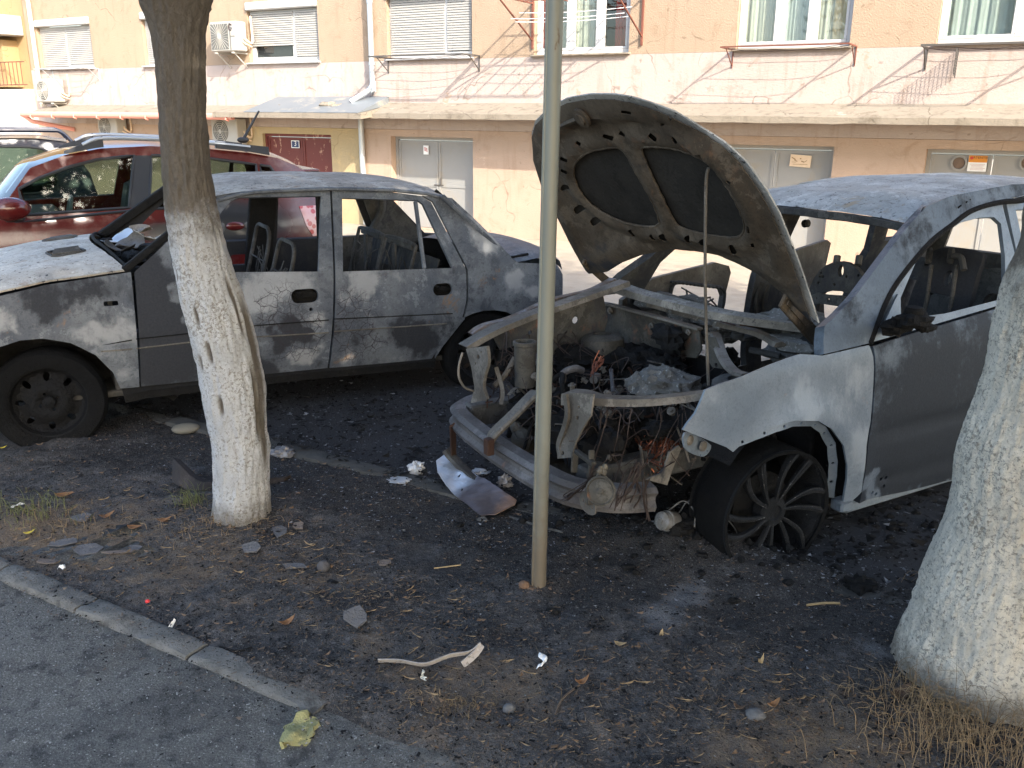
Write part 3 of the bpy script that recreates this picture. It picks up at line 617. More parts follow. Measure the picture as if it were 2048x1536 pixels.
# tall rusty rack across the open window
a, z = fpt(1050, 45, -.3); b = fpt(1272, 45, -.3)[0]; L = b-a
e = root('drying_frame', Frame(FA.T+FA.M @ np.array([a, 0, z]), yawf), 'rusty steel drying frame projecting around the open white window', 'drying frame')
m = MB(); OUT = 1.25
for k in range(1, 6): m.bar((L*k/6, -.02, .345), (L*k/6, -OUT, .345), .018, .018)
for u in (0, L): m.bar((u, -.02, -.42), (u, -.02, .75), .035, .03); m.bar((u, -.02, -.28), (u, -OUT, .33), .022, .022); m.bar((u, -.02, .34), (u, -OUT, .34), .025, .025)
m.bar((-.02, -OUT, .34), (L+.02, -OUT, .34), .025, .025); m.bar((-.02, -OUT*.66, .34), (L+.02, -OUT*.66, .34), .016, .016); m.bar((-.02, -OUT*.33, .34), (L+.02, -OUT*.33, .34), .016, .016)
m.build('frame', RUSTRED, e); m = MB()
for k, z_ in enumerate((.14, -.02, .02)): m.tube([(L*t, -.5-.15*k, z_-.12*t*(1-t)) for t in np.linspace(0, 1, 10)], .006, 5)
m.build('line', WHITEP, e)

# signs
def textmesh(name, s, size, mat, parent, M):
    cu = bpy.data.curves.new(name, 'FONT'); cu.body = s; cu.size = size; cu.align_x = 'CENTER'; cu.align_y = 'CENTER'; cu.extrude = .0006
    t = bpy.data.objects.new(name, cu); COL.objects.link(t); dg = bpy.context.evaluated_depsgraph_get(); me = bpy.data.meshes.new_from_object(t.evaluated_get(dg))
    bpy.data.objects.remove(t); me.materials.clear(); ob = link(name, me, mat, parent); ob.matrix_local = M; return ob
UP = Matrix.Rotation(rad(90), 4, 'X')
def sign(x0, y0, x1, y1, yy, mat, label, th=.006, rot=0, nm='sign'):
    a, b, z0, z1 = frect(x0, y0, x1, y1, yy); fr = Frame(FA.T+FA.M @ np.array([(a+b)/2, yy, (z0+z1)/2]), yawf); e = root(nm, fr, label, 'sign')
    m = MB(); A = Matrix.Rotation(rot, 3, 'Y'); m.box((0, 0, 0), (b-a, th, z1-z0), [list(r) for r in A]); m.build('plate', mat, e); return e, b-a, z1-z0
e, w_, h_ = sign(583, 281, 599, 296, .09, BLUEPL, 'small blue number plate reading 3 on the dark red door', nm='number_plate'); e['category'] = 'number plate'
textmesh('numeral', '3', h_*.95, WHITEP, e, Matrix.Translation((0, -.005, .01)) @ UP)
m = MB()
for q in ((-w_/2, w_/2, -h_/2, -h_/2+.014), (-w_/2, w_/2, h_/2-.014, h_/2), (-w_/2, -w_/2+.014, -h_/2+.014, h_/2-.014), (w_/2-.014, w_/2, -h_/2+.014, h_/2-.014)): m.box(((q[0]+q[1])/2, -.005, (q[2]+q[3])/2), (q[1]-q[0], .004, q[3]-q[2]))
m.build('border', WHITEP, e)
e, w_, h_ = sign(1580, 310, 1622, 334, .165, PAPERY, 'yellowed paper notice on the grey garage door beside the raised bonnet', rot=.05)
m = MB()
for (x, z, l, t, an) in ((-.33, .2, .22, .05, -.5), (-.22, .02, .16, .04, -.4), (0, .2, .07, .06, 0), (.12, -.05, .16, .05, -.3), (.26, .0, .12, .03, .6), (.0, -.28, .7, .02, 0), (-.3, -.1, .2, .02, 0)):
    c, s = math.cos(an), math.sin(an); m.box((x*w_, -.006, z*h_), (l*w_, .003, t*h_*1.6), [[c, 0, -s], [0, 1, 0], [s, 0, c]])
m.build('print', plain('faded brown ink', (.32, .2, .1), .7), e)
e, w_, h_ = sign(1936, 311, 1974, 343, .165, WHITEP, 'warning notice with orange header on the rightmost garage door')
m = MB(); m.box((0, -.005, h_*.28), (w_*.98, .005, h_*.42)); hd = m.build('header', ORANGEP, e); m = MB()
for k in range(5): m.box((.1*w_*(k % 2)*.3, -.005, -h_*(.05+.085*k)), (w_*(.8-.1*(k % 3)), .002, h_*.022))
m.build('print', plain('faded red ink', (.5, .3, .27), .7), e); textmesh('heading', 'ATENTIE', h_*.22, INK, hd, Matrix.Translation((w_*.12, -.009, h_*.36)) @ UP)
m = MB(); m.lathe([(h_*.1, 0), (h_*.1, .003), (0, .003)], (-w_*.34, -.007, h_*.34), (0, -1, 0), 12); m.build('emblem', REDINK, e)
e, w_, h_ = sign(847, 291, 857, 309, .165, WHITEP, 'small white notice with red print on the grey garage door behind the burnt saloon')
m = MB()
for k in range(3): m.box((0, -.005, h_*(.2-.14*k)), (w_*.7, .002, h_*.07), [[.9, 0, .3], [0, 1, 0], [-.3, 0, .9]])
m.build('print', REDINK, e)
# rubble on the canopy
for i, (px, py, s) in enumerate(((562, 214, .07), (585, 215, .05), (655, 212, .13), (675, 215, .11), (640, 219, .06))):
    q = FA.at(px, py, -.55); W = FA.T+FA.M @ q; zc = cz+.012+.3*(-CY-.55)/(-CY)
    m = MB(); m.lump((0, 0, s*.35), (s*1.3, s, s*.6), i, .4, 2.5, 7)
    o = m.build('rubble_lump', CONC, None); o.location = (W[0], W[1], W[2]-s*.3); tag(o, ['leftmost pale rubble lump on the entrance canopy', 'second pale rubble lump from the left on the entrance canopy', 'biggest pale rubble lump on the entrance canopy, near the downpipe', 'rightmost pale rubble lump on the canopy, right of the biggest one', 'small rubble lump in front of the biggest one on the canopy'][i], 'rubble', 'rubble lumps on the entrance canopy')

# ------------------------------------------------------------------ street trees with whitewashed trunks
def trunk_from(rows, Y, up):
    """rows: (y, left, right) in the photo, measured on the upright plane at distance Y; up: extra (x, y, z, r) above"""
    P = []
    for y, l, r in rows:
        a = WORLD.at(l, y, Y, 1); b = WORLD.at(r, y, Y, 1); P.append((*(a+b)/2, (b[0]-a[0])/2))
    return [tuple(p) for p in P]+list(up)
def make_trunk(P, base, mat, parent, scar=None, n=84, dz=.022, amp=.010, seed=0, flare=.1):
    P = np.array(P); d = np.r_[0, np.cumsum(np.linalg.norm(np.diff(P[:, :3], axis=0), axis=1))]; S = np.arange(0, d[-1], dz)
    sm = lambda c: np.interp(S, d, c)
    X = np.stack([sm(P[:, i]) for i in range(4)], 1)
    k = np.ones(9)/9; 
    for i in range(4): X[:, i] = np.convolve(np.pad(X[:, i], 4, 'edge'), k, 'valid')
    V = []; bare = []
    for i in range(len(S)):
        x, y, z, r = X[i]; h = z-base[2]; fl = 1+flare*math.exp(-max(h, 0)/.12)
        for q in range(n):
            t = 2*math.pi*q/n; c, s = math.cos(t), math.sin(t)
            g = mnoise.fractal(Vector((c*7*r/.12, s*7*r/.12, z*7+seed)), .75, 2.1, 6); g2 = mnoise.noise(Vector((c*1.2, s*1.2, z*1.3+seed))); g3 = mnoise.noise(Vector((c*2, s*2, z*5+seed*2)))
            cr = max(0, .14-abs(mnoise.noise(Vector((c*9*r/.12+1.5*mnoise.noise(Vector((c, s, z*6))), s*9*r/.12, z*9+seed+5)))))
            rr = r*fl*(1+.04*g2+(.10*math.sin(3*t+seed)*math.exp(-max(h, 0)/.25) if flare > .2 else 0))+amp*g+.005*g3-amp*2.2*cr; b = 0
            if scar:
                for (ang, wd, z0, z1, dp) in scar:
                    da = (t-ang+math.pi) % (2*math.pi)-math.pi; e = (1-min(1, (da/wd)**2))*(1-min(1, abs((z-(z0+z1)/2)/((z1-z0)/2))**2.))
                    if e > 0: rr -= dp*e; b = max(b, e*1.8)
            V.append((x+rr*c-base[0], y+rr*s-base[1], h)); bare.append(min(1, b))
    m = len(S); Fc = [(i*n+q, i*n+(q+1) % n, (i+1)*n+(q+1) % n, (i+1)*n+q) for i in range(m-1) for q in range(n)]
    return mk('trunk', V, Fc, mat, parent, True, 0, {'bare': bare})
LEAF = Mat('tree leaves', .55, 0, .3); LEAF.col(LEAF.mix(LEAF.noise(3, 3), (.035, .075, .015), (.085, .14, .03))); LEAF = LEAF.m
def make_crown(parent, c, rx, rz, n, seed, mat=LEAF):
    r = np.random.default_rng(seed); cl = r.normal(0, 1, (90, 3)); cl /= np.linalg.norm(cl, axis=1)[:, None]; cl *= (r.uniform(.25, 1, (90, 1)))**.5
    k = r.integers(0, 90, n); P = cl[k]+r.normal(0, .17, (n, 3)); P = P*np.array([rx, rx, rz])+np.array(c)
    A = r.normal(0, 1, (n, 3)); A /= np.linalg.norm(A, axis=1)[:, None]; B = np.cross(A, r.normal(0, 1, (n, 3))); B /= np.linalg.norm(B, axis=1)[:, None]
    s = r.uniform(.07, .12, (n, 1)); V = np.stack([P-A*s, P+B*s*.55, P+A*s, P-B*s*.55], 1).reshape(-1, 3); V[:, 2] = np.maximum(V[:, 2], 3.05)
    return mk('crown', V, [(4*i, 4*i+1, 4*i+2, 4*i+3) for i in range(n)], mat, parent, False)
def limbs(parent, top, r0, mat, seed, crown_c):
    rn = random.Random(seed)
    for k in range(4):
        a = k*1.57+rn.uniform(-.4, .4); t = np.array(top); e = np.array(crown_c)+np.array((1.5*math.cos(a), 1.5*math.sin(a), rn.uniform(-.6, .9)))
        m = MB(); m.tube(curve([t-np.array((0, 0, .12)), t+np.array((.10*math.cos(a), .10*math.sin(a), .25)), t*.6+e*.4+np.array((.2*math.cos(a), .2*math.sin(a), .1)), e], 6), list(np.linspace(r0*.66, r0*.2, 19)), 12); m.build('limb', mat, parent)
rows1 = [(1050, 430, 534), (1000, 431, 534), (900, 427, 536), (850, 417, 531), (800, 409, 529), (750, 402, 523), (700, 390, 513), (650, 379, 501), (600, 366, 487), (550, 355, 467), (500, 345, 451), (450, 337, 438), (400, 331, 428), (350, 327, 419), (300, 324, 415), (200, 319, 410), (100, 311, 408), (50, 303, 411), (15, 288, 418), (-20, 272, 424)]
B1 = np.array((T1B[0], T1B[1], 0.)); Z1 = WORLD.at(380, 445, T1B[1], 1)[2]
t1 = root('street_tree', tuple(B1), 'leaning tree with a slim whitewashed trunk in front of the burnt saloon car', 'tree', 'street trees')
BK1 = bark('whitewashed bark', Z1); P1t = trunk_from(rows1, T1B[1], []); q_ = P1t[-1]; P1t += [(q_[0]+.01, q_[1], q_[2]+.2, q_[3]*1.1), (q_[0]+.02, q_[1], q_[2]+.4, q_[3]*1.15)]; P1t = [(P1t[0][0], P1t[0][1], -.05, P1t[0][3])]+P1t
# scars: long split on the right side, small holes on the face
def scarrow(px, py, ang, wd, hz, dp): z = WORLD.at(px, py, T1B[1], 1)[2]; return (ang, wd, z-hz, z+hz, dp)
SC1 = [scarrow(500, 715, -.12, .24, .30, .005), scarrow(522, 850, -.2, .20, .22, .008), scarrow(515, 800, -.42, .14, .20, .022), scarrow(480, 610, -.5, .10, .14, .008), scarrow(437, 690, -1.75, .10, .055, .02), scarrow(451, 795, -1.72, .09, .05, .025), scarrow(412, 620, -1.9, .08, .05, .014), scarrow(356, 545, -2.7, .16, .03, .015), scarrow(377, 385, -1.55, .12, .03, .012), scarrow(410, 712, -2.2, .1, .04, .006)]
tr1 = make_trunk(P1t, B1, BK1, t1, SC1, seed=1, amp=.008, n=110, dz=.014)
top1 = np.array(P1t[-1][:3])-B1; CR1 = (.2, -.1, 5.9)
limbs(t1, top1, P1t[-1][3], BK1, 4, CR1); make_crown(t1, CR1, 3.3, 2.4, 14000, 5)
m = MB()
for i in range(16):
    a = random.uniform(0, 6.28); m.tube(curve([(.16*math.cos(a)-.1, .16*math.sin(a)-.1, .0), (.25*math.cos(a)-.12, .25*math.sin(a)-.1, .06+random.random()*.05), (.36*math.cos(a)-.15, .36*math.sin(a)-.12, .03)], 3), .0016, 3)
rows2 = [(1440, 1770, 2230), (1400, 1793, 2200), (1324, 1807, 2165), (1255, 1834, 2160), (1164, 1857, 2150), (1072, 1898, 2150), (990, 1917, 2150), (931, 1921, 2148), (861, 1941, 2160), (779, 1972, 2178), (689, 1991, 2195), (630, 2003, 2205), (560, 2016, 2222), (520, 2044, 2250), (300, 2085, 2300), (0, 2140, 2370), (-200, 2170, 2410)]
Y2 = gpt(1990, 1400)[1]+.1
BK2 = bark('whitewashed rough bark', WORLD.at(2030, 560, Y2, 1)[2], 2., white=(.92, .85, .71)); P2t = trunk_from(rows2, Y2, []); B2 = np.array((P2t[0][0], P2t[0][1], 0.))  # whitewash lightened and warmed, bounce light put into its colour
t2 = root('street_tree', tuple(B2), 'thick whitewashed tree trunk leaning right at the right edge, beside the burnt off-road car', 'tree', 'street trees')
P2t = [(P2t[0][0], P2t[0][1], -.08, P2t[0][3])]+P2t
make_trunk(P2t, B2, BK2, t2, [], n=150, dz=.014, amp=.0085, seed=7, flare=.03)
top2 = np.array(P2t[-1][:3])-B2; CR2 = (.8, .3, 5.9); limbs(t2, top2, P2t[-1][3], BK2, 9, CR2); make_crown(t2, CR2, 3.1, 2.4, 11000, 6)
for i, (a, p, sc) in enumerate(((5.2, 2.8, 1.), (10., 2.8, 1.), (3.8, -2.0, 1.02), (8.2, -2.2, 1.), (12.6, -2., 1.), (7, -6.5, 1.25))):   # the row goes on beside and behind the viewpoint and shades the place
    x, y = w2(a, p); r = t1.copy(); COL.objects.link(r); r.matrix_world = Matrix.Translation((x, y, 0)) @ Matrix.Rotation(i*1.9, 4, 'Z') @ Matrix.Scale(sc, 4)
    r['label'] = 'leafy street tree of the row that goes on outside the picture'; r['group'] = 'trees outside the picture'
    for ch in list(t1.children): c = ch.copy(); COL.objects.link(c); c.parent = r

# ------------------------------------------------------------------ steel pole
tp = WORLD.at(1110, 0, POLEB[1]+.02, 1); b0 = np.array((POLEB[0], POLEB[1], -.1)); axp = (tp-POLEB)/np.linalg.norm(tp-POLEB)
pole = root('steel_post', tuple(POLEB), 'plain grey steel post standing in the burnt verge in front of the off-road car', 'post')
PM = Mat('greenish grey post paint', .42, .15, .5); n_ = PM.noise(9, 6, .7, co=PM.scl((1, 1, .12))); PM.col(PM.mix(PM.mr(PM.noise(14, 7, .75, co=PM.scl((1, 1, .3))), .62, .7), PM.mix(n_, (.155, .16, .132), (.23, .234, .195)), (.12, .085, .055))); PM.col(PM.mix(PM.mr(PM.math('ADD', PM.sep(2), PM.math('MULTIPLY', PM.math('SUBTRACT', PM.noise(9, 5, .7), .5), .9)), .75, .05, 0, .75), PM.b.inputs['Base Color'].links[0].from_socket, (.13, .095, .06))); PM.bump(PM.noise(60, 4), .15, .004)
m = MB(); R_ = .029; prof = [(R_*math.cos(t)*(1.0), R_*math.sin(t)) for t in np.linspace(0, 2*math.pi, 28, endpoint=False)]
L = 3.4; m.tube([tuple(axp*s+np.array((0, 0, -.03))) for s in np.linspace(-.05, L, 24)], 1., prof=prof); m.build('tube', PM.m, pole, True, 40)
m = MB(); off = np.array((-.024, -.012, 0)); m.tube([tuple(axp*s+off) for s in np.linspace(-.03, L, 24)], 1., prof=[(.007*math.cos(t), .007*math.sin(t)) for t in np.linspace(0, 2*math.pi, 10, endpoint=False)]); m.build('seam_rib', PM.m, pole, True, 40)
m = MB(); m.lump((-.02, -.02, -.005), (.055, .045, .03), 3, .4, 2.5, 8); m.lump((.03, .0, -.008), (.05, .05, .022), 9, .5, 2.5, 8); m.build('footing', plain('brown concrete', (.16, .11, .075), .95, var=.4), pole)

# ------------------------------------------------------------------ cars: shared pieces
def blobs(fr, yv, L, base=0., k=1.):
    """surface value from stains and painted highlights given as (px, py, radius px, value) in the photo"""
    Q = []
    for px, py, r, v in L:
        q = fr.at(px, py, yv); e = fr.at(px, py+r, yv); Q.append((q[0], q[2], max(.02, abs(e[2]-q[2])), v))
    def f(u, v):
        du = .05*fbm(u*5, v*5, 31, 4)+.03*fbm(u*17, v*17, 37, 3); dv = .05*fbm(u*5, v*5, 41, 4)+.03*fbm(u*17, v*17, 43, 3); u, v = u+du, v+dv
        return base+sum(h*math.exp(-(((u-a)**2+(v-b)**2)/(r*r))**1.5) for a, b, r, h in Q)
    return f
SCR = charm('scratched spoke edge highlight', (.02, .02, .02), (.06, .058, .055), (.42, .40, .37), .56, .5)
def steel_wheel(parent, c, R, Rr, wd, side=-1, steer=0., kind='steel', rim_mat=None, flat=.0):
    e = bpy.data.objects.new('wheel', None); COL.objects.link(e); e.parent = parent; e.location = c; e.rotation_euler = (0, 0, steer); s = side
    m = MB(); hw = wd/2
    prof = [(Rr, -hw+.01), (Rr+.015, -hw), (R*.93, -hw+.004), (R*.985, -hw+.03), (R, -hw+.06), (R, hw-.06), (R*.985, hw-.03), (R*.93, hw-.004), (Rr+.015, hw), (Rr, hw-.01)]
    m.lathe(prof, (0, 0, 0), (0, s, 0), 56)
    V = []
    for x, y, z in m.V:
        r = math.hypot(x, z); k = 1+.018*fbm(x*9, z*9, y*9, 3)*(r > Rr+.01)
        zz = z*k
        if flat and zz < -R+flat: zz = -R+flat+(zz+R-flat)*.15; y = y*1.1
        V.append((x*k, y, zz))
    m.V = V; m.build('tyre', RUBBER, e, True, 50)
    fc = s*(hw-.018)
    m = MB(); m.lathe([(Rr+.008, s*fc+.012), (Rr+.012, s*fc+.002), (Rr-.006, s*fc-.004), (Rr-.018, s*fc-.03), (Rr-.03, s*fc-.10), (Rr-.03, -hw)], (0, 0, 0), (0, s, 0), 56); m.build('rim', rim_mat, e, True, 40)
    if kind == 'steel':
        Ro = Rr-.012
        def yf(u, v):
            r = math.hypot(u, v)/Ro; return -.03+(-.018*math.cos(r*7.5))*(r < .95)+.006*(r > .9)
        hol = [ell(Ro*.77*math.cos(t), Ro*.77*math.sin(t), .026, .017, 14, t) for t in np.linspace(0, 2*math.pi, 8, endpoint=False)]
        bol = [ell(.05*math.cos(t), .05*math.sin(t), .009, .009, 8) for t in np.linspace(.4, 2*math.pi+.4, 4, endpoint=False)]
        panel('disc', ell(0, 0, Ro, Ro, 48), (lambda u, v: (u*(-s), fc+s*yf(u, v), v)) if s < 0 else (lambda u, v: (-u, fc+yf(u, v), v)), rim_mat, e, hol+bol, .004, .02)
        m = MB(); m.lathe([(.035, 0), (.033, .012), (.02, .018), (0, .02)], (0, fc-s*.02, 0), (0, s, 0), 20); m.build('hub_cap', rim_mat, e)
    else:
        EDG = MB()
        for k in range(12):
            t0 = 2*math.pi*(k//2)/6+(.15 if k % 2 else -.15)+.25; sg = 1 if k % 2 else -1; P = []
            for q in np.linspace(.0, 1, 10):
                r = .045+(Rr-.05)*q; t = t0+sg*.07*math.sin(q*math.pi*.9)-.22*q*q; P.append((r*math.cos(t), fc+s*(-.012+.010*math.sin(q*2.4)), r*math.sin(t)))
            m = MB(); w_ = list(np.linspace(.008, .021, 10)); m.tube(P, w_, prof=[(-1, .0), (-.85, .55), (-.2, .62), (.2, .62), (.85, .55), (1, .0), (.8, -1.4), (-.8, -1.4)] if False else [(-.9, -.55), (-1., .1), (-.55, .6), (.55, .6), (1., .1), (.9, -.55)]); m.build('spoke', rim_mat, e, True, 40); EDG.tube([(p[0]-.012*q*math.sin(t0), p[1]+s*.009*(.5+q), p[2]+.012*q*math.cos(t0)) for p, q in zip(P, np.linspace(.4, 1, 10))], .0022, 4)
        tag(EDG.build('scratched_lit_edges', SCR, e), kind='stuff')  # pale edge tubes: scratches with the spokes' highlights painted in
        m = MB(); m.lathe([(.07, -.05), (.07, 0), (.06, .010), (.035, .012), (.03, .004), (0, .004)], (0, fc-s*.012, 0), (0, s, 0), 24); m.build('hub_cap', rim_mat, e)
        m = MB(); m.lathe([(.15, -.09), (.15, -.075), (.06, -.07), (0, -.07)], (0, fc-s*.02, 0), (0, s, 0), 32); m.build('brake_disc', CHAR, e)
    return e
def strip(name, P, Q, mat, parent, thick=.004):
    """ribbon between two point lists"""
    n = len(P); V = list(P)+list(Q); F_ = [(i, i+1, n+i+1, n+i) for i in range(n-1)]; return mk(name, V, F_, mat, parent, True, 40)
def box(name, c, d, mat, parent, ax=None, ch=.006): m = MB(); m.box(c, d, ax, ch); return m.build(name, mat, parent)
def wires(name, parent, mat, specs, r=.003, kind=None):
    m = MB()
    for P in specs: m.tube(curve(P, 5), r*random.uniform(.7, 1.3), 4, False)
    return tag(m.build(name, mat, parent), kind=kind)
def rp(c, s): return tuple(np.array(c)+np.array([random.gauss(0, 1)*q for q in (s if hasattr(s, '__len__') else (s,)*3)]))

# ------------------------------------------------------------------ burnt saloon car
SED = Frame((-2.965, 5.415, -.017), 28.7, 1.1)
sed = root('burnt_saloon_car', SED, 'burnt out grey saloon car on flat black tyres behind the slim tree', 'car', 'burnt out cars')
def sy(x, z):
    z_ = float(z); y = -.85
    if z_ < .62: y += .07*max(0, (.62-z_)/.4)**2
    elif z_ < .93: y += .045*((z_-.62)/.31)**1.6
    else: y += .045+(z_-.93)*.34
    if x < -.15: y += .22*(-.15-x)**2
    if x > 2.9: y += .25*(x-2.9)**2
    y += .006*math.exp(-((z_-(.585+.01*x))/.012)**2)-.004*math.exp(-((z_-.545)/.012)**2)
    return y
nearS = lambda u, v: (u, sy(u, v), v)
def SP(pts): return SED.poly(pts, sy)
fe = [(-.95, .36), (-.95, .72), (-.85, .80)]+SP([(0, 592), (90, 570), (262, 544), (279, 774), (241, 777), (226, 745), (191, 710), (141, 686), (86, 677), (40, 681), (0, 694)])+[(-.26, .60), (-.35, .51), (-.40, .36)]
slot = SED.at(222, 607, sy); so_ = blobs(SED, -.84, [(80, 615, 50, .75), (160, 575, 35, .5), (210, 585, 25, .4), (245, 660, 34, -1.0), (185, 672, 34, -.9), (60, 668, 30, -.3), (15, 640, 34, -1.0), (250, 745, 24, -.8), (130, 645, 30, -.4), (225, 555, 20, -.3), (262, 600, 14, .5)], .15)
FE = panel('front_fender', fe, nearS, BP_SED, sed, [rrect(slot[0], slot[2], .075, .026, .008)], .012, .035, {'soot': so_, 'rust': blobs(SED, -.84, [(130, 635, 22, .55), (250, 735, 25, .35), (20, 650, 20, .2)]), 'crack': lambda u, v: 0})
wd1 = SP([(352, 545), (405, 480), (446, 420), (462, 402), (478, 395), (642, 392), (637, 543)])
fd = SP([(269, 544), (312, 505), (345, 473), (400, 420), (430, 394), (445, 387), (520, 380), (660, 377), (655, 736), (282, 773)])
hz1 = SED.at(610, 592, sy); kh = SED.at(622, 619, sy)
def hp(q, w_=.17, h_=.085): return rrect(q[0], q[2], w_, h_, h_*.49, 5)
FD = panel('front_door', fd, nearS, BP_SED, sed, [wd1, hp(hz1), ell(kh[0], kh[2], .012, .012, 10)], .025, .035,
    {'soot': blobs(SED, -.84, [(320, 620, 75, 1.0), (330, 720, 70, 1.0), (300, 560, 40, .6), (588, 655, 24, 1.3), (560, 692, 20, 1.1), (610, 672, 16, .9), (545, 665, 14, .9), (470, 745, 50, .7), (530, 580, 45, -1.0), (600, 560, 40, -.7), (628, 640, 22, -.8), (600, 715, 26, -1.1), (640, 690, 18, -.8), (505, 620, 30, -.7), (358, 590, 20, -1.2), (370, 640, 12, -1.0), (540, 395, 60, -.4), (540, 738, 20, .6), (640, 735, 14, .5)], .12), 'rust': blobs(SED, -.84, [(355, 615, 20, .35), (600, 700, 20, .2)]), 'crack': blobs(SED, -.84, [(560, 620, 55, .8), (590, 670, 60, .9)], .05)})
wd2 = SP([(684, 396), (836, 401), (846, 408), (905, 536), (686, 543)]); hz2 = SED.at(886, 579, sy)
rd = SP([(664, 377), (760, 381), (842, 392), (862, 404), (932, 540), (933, 600), (925, 636), (900, 668), (880, 692), (863, 718), (659, 736)])
RD = panel('rear_door', rd, nearS, BP_SED, sed, [wd2, hp(hz2, .14, .08)], .025, .035,
    {'soot': blobs(SED, -.84, [(820, 665, 40, .6), (850, 692, 28, .7), (705, 690, 30, .4), (668, 660, 18, .5), (730, 556, 45, -.9), (800, 560, 30, -.6), (700, 722, 22, -1.0), (750, 620, 30, -.4), (900, 600, 25, -.5), (770, 590, 30, .3), (690, 600, 20, -.5), (800, 715, 30, -.5), (670, 480, 20, .4), (760, 388, 60, -.2)], .12), 'rust': blobs(SED, -.84, [(905, 610, 24, .4), (690, 720, 25, .4), (900, 590, 20, .3)]), 'crack': blobs(SED, -.84, [(710, 620, 45, .7), (720, 680, 55, 1.0), (690, 600, 30, .4)], .05)})
qp = SP([(845, 391), (904, 396), (960, 448), (1000, 489), (1022, 515), (1036, 525), (1081, 527)])+[(3.30, .87), (3.345, .80), (3.34, .66), (3.30, .52), (3.27, .36), (3.09, .36)]+[(2.71+.375*math.cos(t), .30+.30*math.sin(t)) for t in np.linspace(.25, math.pi-.35, 12)]+SP([(869, 719), (884, 695), (903, 671), (929, 639), (937, 602), (936, 540), (866, 403)])
QP = panel('rear_fender', qp, nearS, BP_SED, sed, [], .02, .035, {'soot': blobs(SED, -.84, [(920, 440, 35, .25), (960, 600, 40, .2), (1060, 630, 35, .3), (1032, 562, 22, -1.5), (1068, 585, 16, -1.2), (985, 480, 30, -.8), (940, 640, 22, -.8), (950, 520, 25, .3), (1000, 620, 25, -.3), (960, 440, 18, -.6)], .05), 'rust': blobs(SED, -.84, [(962, 560, 18, .5), (965, 600, 18, .35), (1000, 545, 25, .25)]), 'crack': lambda u, v: 0})
# handle recesses, window divider, sill, body line
def recess(q, w_, h_, par):
    m = MB(); R = [(x, sy(x, z)+.008, z) for x, z in rrect(q[0], q[2], w_+.012, h_+.012, (h_+.012)*.49, 6)]; m.tube(R, .006, 6, False, closed=True); h = m.build('handle_recess', BP_PALE, par)
    m = MB(); m.lump((q[0]+.01, sy(q[0], q[2])+.045, q[2]), (w_*.42, .012, h_*.3), int(q[0]*9), .5, 3, 7); m.lump((q[0]-.03, sy(q[0], q[2])+.03, q[2]+.012), (.018, .015, .014), 3, .4, 3, 6); m.box((q[0], sy(q[0], q[2])+.075, q[2]), (w_*1.4, .02, h_*1.5)); m.build('latch', CHAR, par)
recess(hz1, .17, .085, FD); recess(hz2, .14, .08, RD)
a = SED.at(832, 403, sy); b = SED.at(850, 538, sy); m = MB(); m.bar((a[0], a[1]+.012, a[2]), (b[0], b[1]+.012, b[2]), .022, .028, (0, 1, 0), .004); m.build('window_bar', BP_SED, RD)
m = MB(); m.tube([(x, sy(x, .29)+.03, z) for x, z in ((.38, .27), (.5, .285), (1.5, .285), (2.34, .27))], 1., prof=[(-.03, -.045), (.02, -.05), (.035, 0), (.02, .04), (-.03, .04)]); m.build('sill', CHAR, sed)
for nm_, mt_, rr_, segs in (('trim_line', BP_PALE, .0045, (((202, 703), (264, 698)), ((272, 697), (385, 684), (492, 675), (657, 665)), ((668, 663), (780, 655), (893, 647)))), ('body_groove', CHAR, .0035, (((205, 690), (264, 680)), ((272, 678), (385, 666), (492, 653), (657, 640)), ((668, 638), (800, 632), (905, 627))))):
    for sg_, pr_ in zip(segs, (FE, FD, RD)):
        m = MB(); m.tube(curve([(lambda q: (q[0], q[1]-.002, q[2]))(SED.at(*p, sy)) for p in sg_], 5), rr_, 5); m.build(nm_, mt_, pr_)
# roof, pillars, bonnet, boot
ztop = lambda x: float(np.interp(x, [.95, 1.05, 1.25, 1.7, 2.1, 2.35, 2.48], [1.395, 1.435, 1.465, 1.475, 1.462, 1.435, 1.40]))
grid('roof', np.linspace(.98, 2.47, 42), np.linspace(-1, 1, 34), lambda x, t: (x+.05*(t*t)*(-1 if x < 1.2 else .3), t*.665, ztop(x)-.055*abs(t)**2.6+.006*fbm(x*2, t*3, 2)-.015*max(0, 1-((x-2.)/.3)**2)*max(0, 1-((t+.3)/.5)**2)), BP_SEDT, sed,
     {'soot': lambda x, t: .1*(t < -.8)+.25*(x > 2.3), 'rust': lambda x, t: .18+.1*math.sin(x*5)})
m = MB(); m.tube([(x, -.665+.0*(x-1), ztop(x)-.062) for x in np.linspace(1., 2.45, 14)], .012, 6); m.build('roof_gutter', BP_SED, sed)
def pil(name, a, b, w_, h_, mat=CHAR, par=None): m = MB(); m.bar(a, b, w_, h_, (0, 1, 0), .008); return m.build(name, mat, par or sed)
pil('a_pillar', (.45, -.755, .985), (1.0, -.63, 1.375), .04, .05); pil('a_pillar', (.44, .765, .985), (1.03, .63, 1.41), .06, .07)
pil('b_pillar', (1.62, -.74, .32), (1.655, -.625, 1.40), .10, .03); pil('b_pillar', (1.50, .80, .3), (1.6, .655, 1.40), .20, .05)
def bz(x, t):  # bonnet height
    e = float(np.interp(x, [-.95, -.8, -.17, .05, .5], [.70, .79, .897, .940, .985])); return e+.092*(1-abs(t)**3.5)*min(1, (x+.95)/.35)
bon_rear = lambda t: .47-.13*(1-t*t)
def bonx(s, t): return -.95+(bon_rear(t)+.95)*s
vq = SED.at(131, 501, 1.05, 2); vq[0] = min(vq[0], .21); va = math.atan2(.02, .2)
